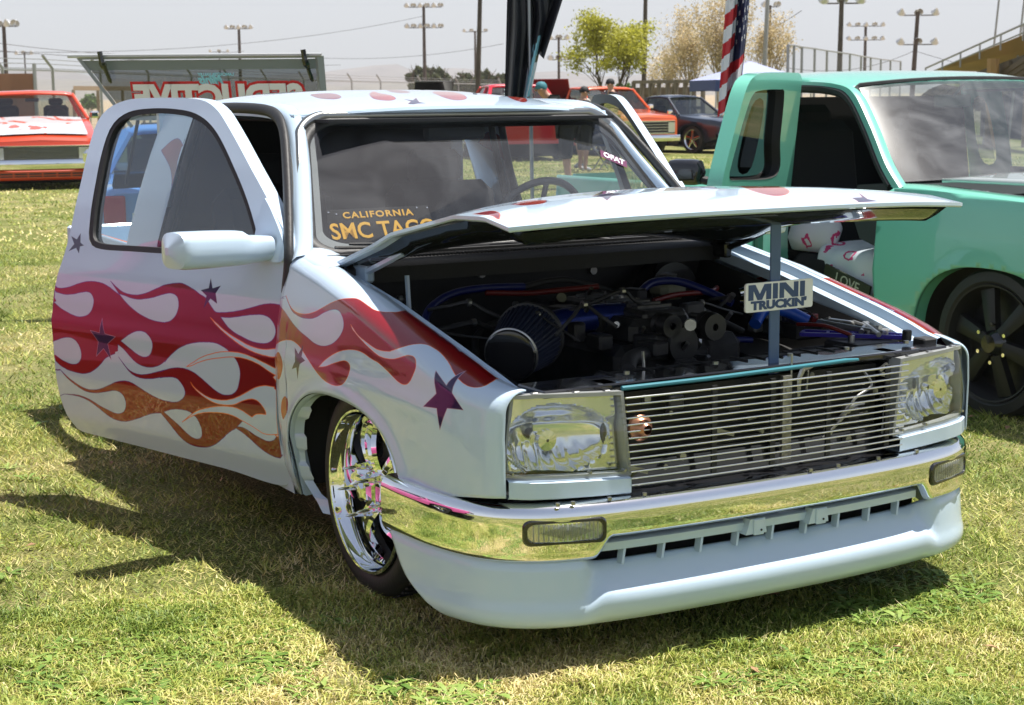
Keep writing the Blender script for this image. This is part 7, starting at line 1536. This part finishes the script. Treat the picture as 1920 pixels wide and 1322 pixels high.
tree('tall straw-coloured willow behind the flag pole',1350,58,-25,150,TG,7500,.040,WG,.18,'willow',6,gap=.22,bark=(.40,.31,.21))
tree('straw-coloured willow right of the American flag',1440,64,22,120,TG,4600,.040,WG,.16,'willow',8,gap=.20,bark=(.40,.31,.21))
tree('low bare willow thicket left of the others',1258,66,75,90,TG,3000,.040,WG,.12,'willow',9,gap=.25,bark=(.40,.31,.21))
RG_='round dusty green trees on the skyline'
for k,(px,top,wp,lb) in enumerate(((790,119,66,'round dusty green tree left of the tall floodlight pole'),(822,120,50,'round dusty green tree right of the tall floodlight pole'),(870,132,58,'low round tree left of the thick wooden pole'),(908,126,60,'low round tree behind the thick wooden pole'),(942,134,50,'small round tree next to the black flag'))):
    tree(lb,px,150,top,wp,DG,4200,.16,RG_,.3,'round',20+k)
for px,d,top,wp,lb in ((1045,60,150,50,'small green bush left of the yellow-green tree'),(1172,62,148,60,'small green bush right of the yellow-green tree'),(1222,64,165,60,'low green bush at the foot of the wooden structure'),(510,140,172,70,'low scrub bush behind the glass lid'),(168,95,172,40,'low scrub bush beside the shelter')):
    tree(lb,px,d,top,wp,leafmat('bush_leaf',(.10,.17,.04)),1100,.09,None,.05,'round',int(px),cat='bush')
# ---------------------------------------------------------------- canopy tent
cx,cy,_=at(1405,45); tz=zat(1400,150,45); tn=thing('canopy_tent','blue pop-up canopy tent with a pale roof behind the American flag','canopy tent',(cx,cy,0),-YAW+.15)
hw_=1.32; BL=pm('canopy_blue',(.055,.085,.22),.7); LV=pm('canopy_pale_blue',(.30,.33,.50),.8)
pk=zat(1440,114,45)
for k,(a,b) in enumerate((((-hw_,-hw_),(hw_,-hw_)),((hw_,-hw_),(hw_,hw_)),((hw_,hw_),(-hw_,hw_)),((-hw_,hw_),(-hw_,-hw_)))):
    m_=((a[0]+b[0])/2,(a[1]+b[1])/2); MB().add([(a[0],a[1],tz),(m_[0],m_[1],tz-.03),(b[0],b[1],tz),(b[0]*.5,b[1]*.5,(tz+pk)/2-.03),(0,0,pk),(a[0]*.5,a[1]*.5,(tz+pk)/2-.03)],[(0,1,5),(1,2,3),(1,3,5),(5,3,4)]).build('roof_panel',LV,tn,0)
    MB().add([(a[0],a[1],tz),(b[0],b[1],tz),(b[0],b[1],tz-.30),(m_[0],m_[1],tz-.27),(a[0],a[1],tz-.30)],[(0,1,2,3,4)]).build('valance',BL,tn,0)
    MB().cyl((a[0],a[1],0),(a[0]*.97,a[1]*.97,tz),.025,6).build('tent_leg',pm('tent_white',(.6,.6,.6),.5),tn)
# ---------------------------------------------------------------- wooden structure, backstop, grandstand
wd_=thing('timber_stand','weathered timber bleacher frame with open posts behind the vehicles','bleacher',(0,0,0))
WD2=pm('grey_timber',(.22,.18,.14),.9,var=.25,vscale=2)
L0=Vector(at(1188,52)); L1=Vector(at(1318,50)); zt=zat(1250,152,51)
for k in range(9):
    f=k/8; p=L0.lerp(L1,f); MB().box((p.x,p.y,zt/2),(.10,.10,zt)).build('stand_post',WD2,wd_)
    p2=p+Vector((cf.x,cf.y,0))*2.4; MB().box((p2.x,p2.y,zt*.35),(.10,.10,zt*.7)).build('stand_post',WD2,wd_)
for k,zf in enumerate((.99,.55,.18)):
    MB().tube([tuple(L0+Vector((0,0,zt*zf))),tuple(L1+Vector((0,0,zt*zf)))],.07,4).build('stand_rail',WD2,wd_)
for k in range(3):
    a=L0.lerp(L1,.1+.3*k); b=L0.lerp(L1,.3+.3*k); MB().tube([(a.x,a.y,zt*.1),(b.x,b.y,zt*.95)],.05,4).build('stand_brace',WD2,wd_)
for k in range(5):
    o_=Vector((cf.x,cf.y,0))*(.45*k); z=zt*(.30+.14*k); MB().add([tuple(L0+o_+Vector((0,0,z))),tuple(L1+o_+Vector((0,0,z))),tuple(L1+o_+Vector((cf.x*.3,cf.y*.3,z))),tuple(L0+o_+Vector((cf.x*.3,cf.y*.3,z)))],[(0,1,2,3)]).build('stand_bench',WD2,wd_,0)
mb=MB(); a=L0+Vector((cf.x,cf.y,0))*2.6; b=L1+Vector((cf.x,cf.y,0))*2.6; mb.add([tuple(a),tuple(b),(b.x,b.y,zt*.9),(a.x,a.y,zt*.9)],[(0,1,2,3)]); mb.build('back_screen',pm('brush_brown',(.16,.12,.075),.95,var=.4,vscale=3),wd_,0)
bs=thing('backstop_fence','tall chain-link backstop fence between the willows and the grandstand','fence',(0,0,0)); tips=[]
for k,(px,top) in enumerate(((1476,84),(1487,85),(1502,88),(1526,91),(1549,95),(1592,101),(1613,105),(1631,108),(1650,111),(1668,113),(1687,115))):
    d=48+k*3.2; x,y,_=at(px,d); z=zat(px,top,d); MB().cyl((x,y,0),(x,y,z),.045,6).build('fence_post',GALV,bs); tips.append((x,y,z))
mb=MB(); 
for a,b in zip(tips,tips[1:]): mb.tube([a,b],.03,5)
mb.build('fence_rail',GALV,bs)
mb=MB()
for a,b in zip(tips,tips[1:]): mb.add([(a[0],a[1],0),(b[0],b[1],0),b,a],[(0,1,2,3)])
mb.build('chain_link_mesh',CL,bs,0)
gs=thing('grandstand','tan stadium grandstand with its sloping underside and stair rail at the right','grandstand',(0,0,0))
TAN=pm('stand_tan',(.36,.22,.09),.7,var=.1,vscale=.5)
def gq(px,py,d): return (*at(px,d)[:2],zat(px,py,d))
a0,a1,b0_,b1_=gq(1752,132,50),gq(2060,8,38),gq(1835,134,50),gq(2060,62,38)
th_=Vector((cf.x,cf.y,0))*.25
mb=MB(); Q=[Vector(a0),Vector(a1),Vector(b1_),Vector(b0_)]; mb.add([tuple(q) for q in Q]+[tuple(q+th_) for q in Q],[(0,1,2,3),(7,6,5,4),(0,4,5,1),(1,5,6,2),(2,6,7,3),(3,7,4,0)]); mb.build('stair_stringer',TAN,gs)
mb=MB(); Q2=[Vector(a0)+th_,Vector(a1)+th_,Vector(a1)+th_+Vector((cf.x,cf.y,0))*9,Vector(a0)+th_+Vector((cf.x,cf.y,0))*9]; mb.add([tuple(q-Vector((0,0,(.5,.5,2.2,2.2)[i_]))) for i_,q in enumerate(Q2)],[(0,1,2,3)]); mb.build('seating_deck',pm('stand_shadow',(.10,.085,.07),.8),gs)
for k in range(10):
    f=k/9; p=Q2[0].lerp(Q2[1],f)-Vector((0,0,.60)); q=Q2[3].lerp(Q2[2],f)-Vector((0,0,2.3)); MB().tube([tuple(p),tuple(q)],.10,4).build('deck_beam',pm('beam_brown',(.12,.09,.06),.8),gs)
for px in (1860,1930,2000): x,y,_=at(px,44); MB().cyl((x,y,0),(x,y,zat(px,110,44)),.16,8).build('stand_column',TAN,gs)
w_=Vector(at(1840,56)); v_=Vector(at(2100,46)); mb=MB().add([tuple(w_),tuple(v_),(v_.x,v_.y,3.0),(w_.x,w_.y,2.0)],[(0,1,2,3)]); mb.build('rear_wall',pm('stand_rear',(.05,.045,.04),.9),gs,0)
ra,rb=Vector(gq(1734,128,50)),Vector(gq(2060,-22,38))
mb=MB(); mb.tube([ra,rb],.03,6).tube([ra-Vector((0,0,.18)),rb-Vector((0,0,.22))],.022,6)
for k in range(9): p=ra.lerp(rb,k/8); mb.tube([p,p-Vector((0,0,.40))],.025,5)
mb.build('stair_rail',GALV,gs)
# ---------------------------------------------------------------- people
def person(label,loc,rz,joints,clothes,hair,cap=None,scale=1.0):
    """joints: name -> (x,y,z); one skinned body, clothing shells grown from the same skeleton"""
    t=thing('person',label,'person',loc,rz)
    J={k:Vector(v)*scale for k,v in joints.items()}
    def skin(name,bones,rad,mat,sub=2):
        names=[]; 
        for a,b in bones:
            for q in (a,b):
                if q not in names: names.append(q)
        me=bpy.data.meshes.new(name); me.from_pydata([J[q] for q in names],[(names.index(a),names.index(b)) for a,b in bones],[])
        o=bpy.data.objects.new(name,me); COL.objects.link(o); o.parent=t; me.materials.append(mat)
        o.modifiers.new('skin','SKIN'); sv=me.skin_vertices[0].data
        for i,q in enumerate(names): r=rad.get(q,rad.get(q.rstrip('LR'),.04))*scale; sv[i].radius=(r if isinstance(r,float) else r[0],)*2
        sv[0].use_root=True
        o.modifiers.new('sub','SUBSURF').levels=sub; o.modifiers['sub'].render_levels=sub
        dg=bpy.context.evaluated_depsgraph_get(); me2=bpy.data.meshes.new_from_object(o.evaluated_get(dg)); o.modifiers.clear(); o.data=me2; me2.name=name; smooth(me2,180); 
        if not me2.materials: me2.materials.append(mat)
        return o
    bb=[('pelvis','waist'),('waist','chest'),('chest','neck'),('neck','head0'),('head0','head1')]
    rad=dict(pelvis=.135,waist=.12,chest=.145,neck=.055,head0=.075,head1=.082,shoulder=.065,elbow=.043,wrist=.028,hand=.034,hip=.10,knee=.06,ankle=.04,toe=.035)
    for s in 'LR':
        bb+=[('chest','shoulder'+s),('shoulder'+s,'elbow'+s),('elbow'+s,'wrist'+s),('wrist'+s,'hand'+s),('pelvis','hip'+s),('hip'+s,'knee'+s),('knee'+s,'ankle'+s),('ankle'+s,'toe'+s)]
    skin('body',bb,rad,SKIN)
    sh={k:v*1.18 for k,v in rad.items()}; sh['waist']=.15; sh['pelvis']=.155; sh['elbow']=.062
    for s in 'LR': J['sleeve'+s]=J['shoulder'+s].lerp(J['elbow'+s],.75)
    J['necklow']=J['chest'].lerp(J['neck'],.75); sh['necklow']=.07; sh['sleeve']=.072
    skin('shirt',[('pelvis','waist'),('waist','chest'),('chest','necklow')]+[p for s in 'LR' for p in (('chest','shoulder'+s),('shoulder'+s,'sleeve'+s))],sh,clothes[0])
    for s in 'LR': J['hem'+s]=J['knee'+s].lerp(J['ankle'+s],.15)
    tr=dict(pelvis=.15,hip=.125,knee=.095,hem=.095)
    skin('shorts',[p for s in 'LR' for p in (('pelvis','hip'+s),('hip'+s,'knee'+s),('knee'+s,'hem'+s))],tr,clothes[1])
    for s in 'LR': J['sole'+s]=J['toe'+s]+Vector((0,0,0)); 
    skin('shoe',[('ankleL','toeL')],dict(ankle=.05,toe=.045),clothes[2],1); skin('shoe',[('ankleR','toeR')],dict(ankle=.05,toe=.045),clothes[2],1)
    h=(J['head0']+J['head1'])/2; fwd=Vector(joints.get('face',(0,-1,0))).normalized()
    mb=MB(); M_=Matrix.Translation(J['head1']+Vector((0,0,-.01)))
    mb.lathe([(.0,.088),(.05,.078),(.082,.045),(.094,.0),(.090,-.03)],16,M_); mb.build('hair' if cap is None else 'cap',hair if cap is None else cap,t,60)
    if cap is not None:
        c=J['head1']+Vector((0,0,0))+fwd*.12; side=Vector((-fwd.y,fwd.x,0)); MB().add([tuple(J['head1']+side*.075+fwd*.05),tuple(c+side*.05+fwd*.02),tuple(c-side*.05+fwd*.02),tuple(J['head1']-side*.075+fwd*.05),tuple(c+fwd*.035)],[(0,1,4,2,3)]).build('cap_peak',cap,t,0)
    ns=MB(); ns.tube([tuple(h+fwd*.075),tuple(h+fwd*.105+Vector((0,0,-.02)))],[.012,.016],6); ns.build('nose',SKIN,t)
    for s in (-1,1):
        side=Vector((-fwd.y,fwd.x,0))*s; MB().lathe([(0,.01),(.02,.005),(.024,-.005)],8,Matrix.Translation(h+side*.085)).build('ear',SKIN,t); MB().box(tuple(h+fwd*.078+side*.032+Vector((0,0,.02))),(.028,.028,.018),bev=.004).build('eye',BLACKG,t)
    # hands: palm plus four fingers and thumb, curled
    for s in 'LR':
        w=J['wrist'+s]; hd=J['hand'+s]; d=(hd-w).normalized(); sd=d.cross(Vector((0,0,1))); sd=sd.normalized() if sd.length>.1 else Vector((1,0,0)); mb=MB()
        for k in range(4):
            b=hd+sd*(.024-.016*k); L_=(.062,.07,.066,.052)[k]; mb.tube([tuple(b),tuple(b+d*L_*.5+Vector((0,0,-.01))),tuple(b+d*L_+Vector((0,0,-.03)))],[.009,.0085,.006],6)
        mb.tube([tuple(w+sd*.02),tuple(w+sd*.05+d*.03),tuple(w+sd*.055+d*.06)],[.011,.010,.007],6); mb.build('fingers',SKIN,t)
    return t
ST=dict(pelvis=(0,0,.95),waist=(0,.01,1.12),chest=(0,.02,1.36),neck=(0,0,1.50),head0=(0,-.02,1.59),head1=(0,-.02,1.67),
 shoulderL=(.19,.02,1.42),elbowL=(.24,-.02,1.14),wristL=(.20,-.22,1.05),handL=(.17,-.30,1.06),shoulderR=(-.19,.02,1.42),elbowR=(-.25,.0,1.14),wristR=(-.16,-.22,1.08),handR=(-.12,-.29,1.09),
 hipL=(.10,0,.90),kneeL=(.12,-.02,.50),ankleL=(.13,.02,.09),toeL=(.15,-.13,.04),hipR=(-.10,0,.90),kneeR=(-.13,.0,.50),ankleR=(-.16,.06,.09),toeR=(-.18,-.09,.04),face=(-.3,-1,0))
BC_=pm('black_cap',(.012,.012,.014),.7); SH=pm('black_shirt',(.014,.014,.016),.85); SO=pm('black_shorts',(.02,.02,.022),.85); SHO=pm('white_shoe',(.4,.4,.4),.6); HR=pm('dark_hair',(.02,.015,.012),.6)
x,y,_=at(1146,33.6); person('man in black cap, sunglasses and black shirt standing behind the driver door',(x,y,0),facing(1146)-RAD(75),ST,(SH,SO,SHO),HR,BC_)
SIT=dict(ST); SIT.update(pelvis=(0,.10,.62),waist=(0,.02,.78),chest=(0,-.10,1.00),neck=(0,-.17,1.12),head0=(0,-.22,1.20),head1=(0,-.24,1.28),shoulderL=(.19,-.10,1.05),elbowL=(.26,-.28,.86),wristL=(.16,-.50,.88),handL=(.12,-.58,.90),shoulderR=(-.19,-.10,1.05),elbowR=(-.26,-.28,.86),wristR=(-.14,-.50,.90),handR=(-.10,-.58,.93),
 hipL=(.12,.05,.60),kneeL=(.18,-.36,.56),ankleL=(.18,-.30,.12),toeL=(.19,-.45,.04),hipR=(-.12,.05,.60),kneeR=(-.18,-.36,.56),ankleR=(-.18,-.26,.12),toeR=(-.20,-.42,.04))
x,y,_=at(1121,31.5); pq=person('seated man in white-fronted black cap reaching forward beside the standing man',(x,y,0),facing(1121)-RAD(70),SIT,(SH,SO,SHO),HR,pm('white_black_cap',(.45,.45,.42),.7))
for q_ in [thing('camp_stool','low folding stool under the seated man behind the driver door','stool',(x,y,0),facing(1121)-RAD(70))]:
    MB().box((0,.12,.46),(.40,.36,.03),bev=.01).build('seat',pm('stool_cloth',(.03,.05,.12),.9),q_)
    for sx_ in (-1,1):
        for sy_ in (-1,1): MB().cyl((sx_*.17,.12+sy_*.15,0),(sx_*.17,.12-sy_*.15,.45),.012,6).build('leg',GALV,q_)
LN=dict(ST); LN.update(waist=(0,-.05,1.10),chest=(0,-.20,1.29),neck=(0,-.30,1.38),head0=(0,-.36,1.44),head1=(0,-.38,1.52),shoulderL=(.19,-.20,1.33),elbowL=(.24,-.36,1.10),wristL=(.18,-.55,1.02),handL=(.15,-.63,1.01),shoulderR=(-.19,-.20,1.33),elbowR=(-.25,-.36,1.10),wristR=(-.14,-.55,1.02),handR=(-.10,-.63,1.01))
x,y,_=at(1062,25); person('man in teal and black cap bending forward beside the black flag',(x,y,0),facing(1062)-RAD(80),LN,(SH,SO,SHO),HR,pm('teal_cap',(.03,.16,.20),.7),scale=1.02)
x,y,_=at(1094,30.5); person('man with tanned calves seen only through the windshield',(x,y,0),facing(1094)+RAD(120),dict(ST),(pm('grey_shirt',(.06,.06,.065),.85),SO,SHO),HR,BC_,scale=.90)
# ---------------------------------------------------------------- dusty air
hz=MB().box((1000,3000,399),(13000,11000,801)).build('haze',None); hz['kind']='stuff'
hm=bpy.data.materials.new('haze_air'); hm.use_nodes=True; n_=hm.node_tree.nodes; n_.remove(n_['Principled BSDF']); pv=n_.new('ShaderNodeVolumePrincipled'); pv.inputs['Color'].default_value=(.92,.95,1,1); pv.inputs['Density'].default_value=.00028; pv.inputs['Anisotropy'].default_value=.0
hm.node_tree.links.new(pv.outputs[0],n_['Material Output'].inputs['Volume']); hz.data.materials.append(hm)
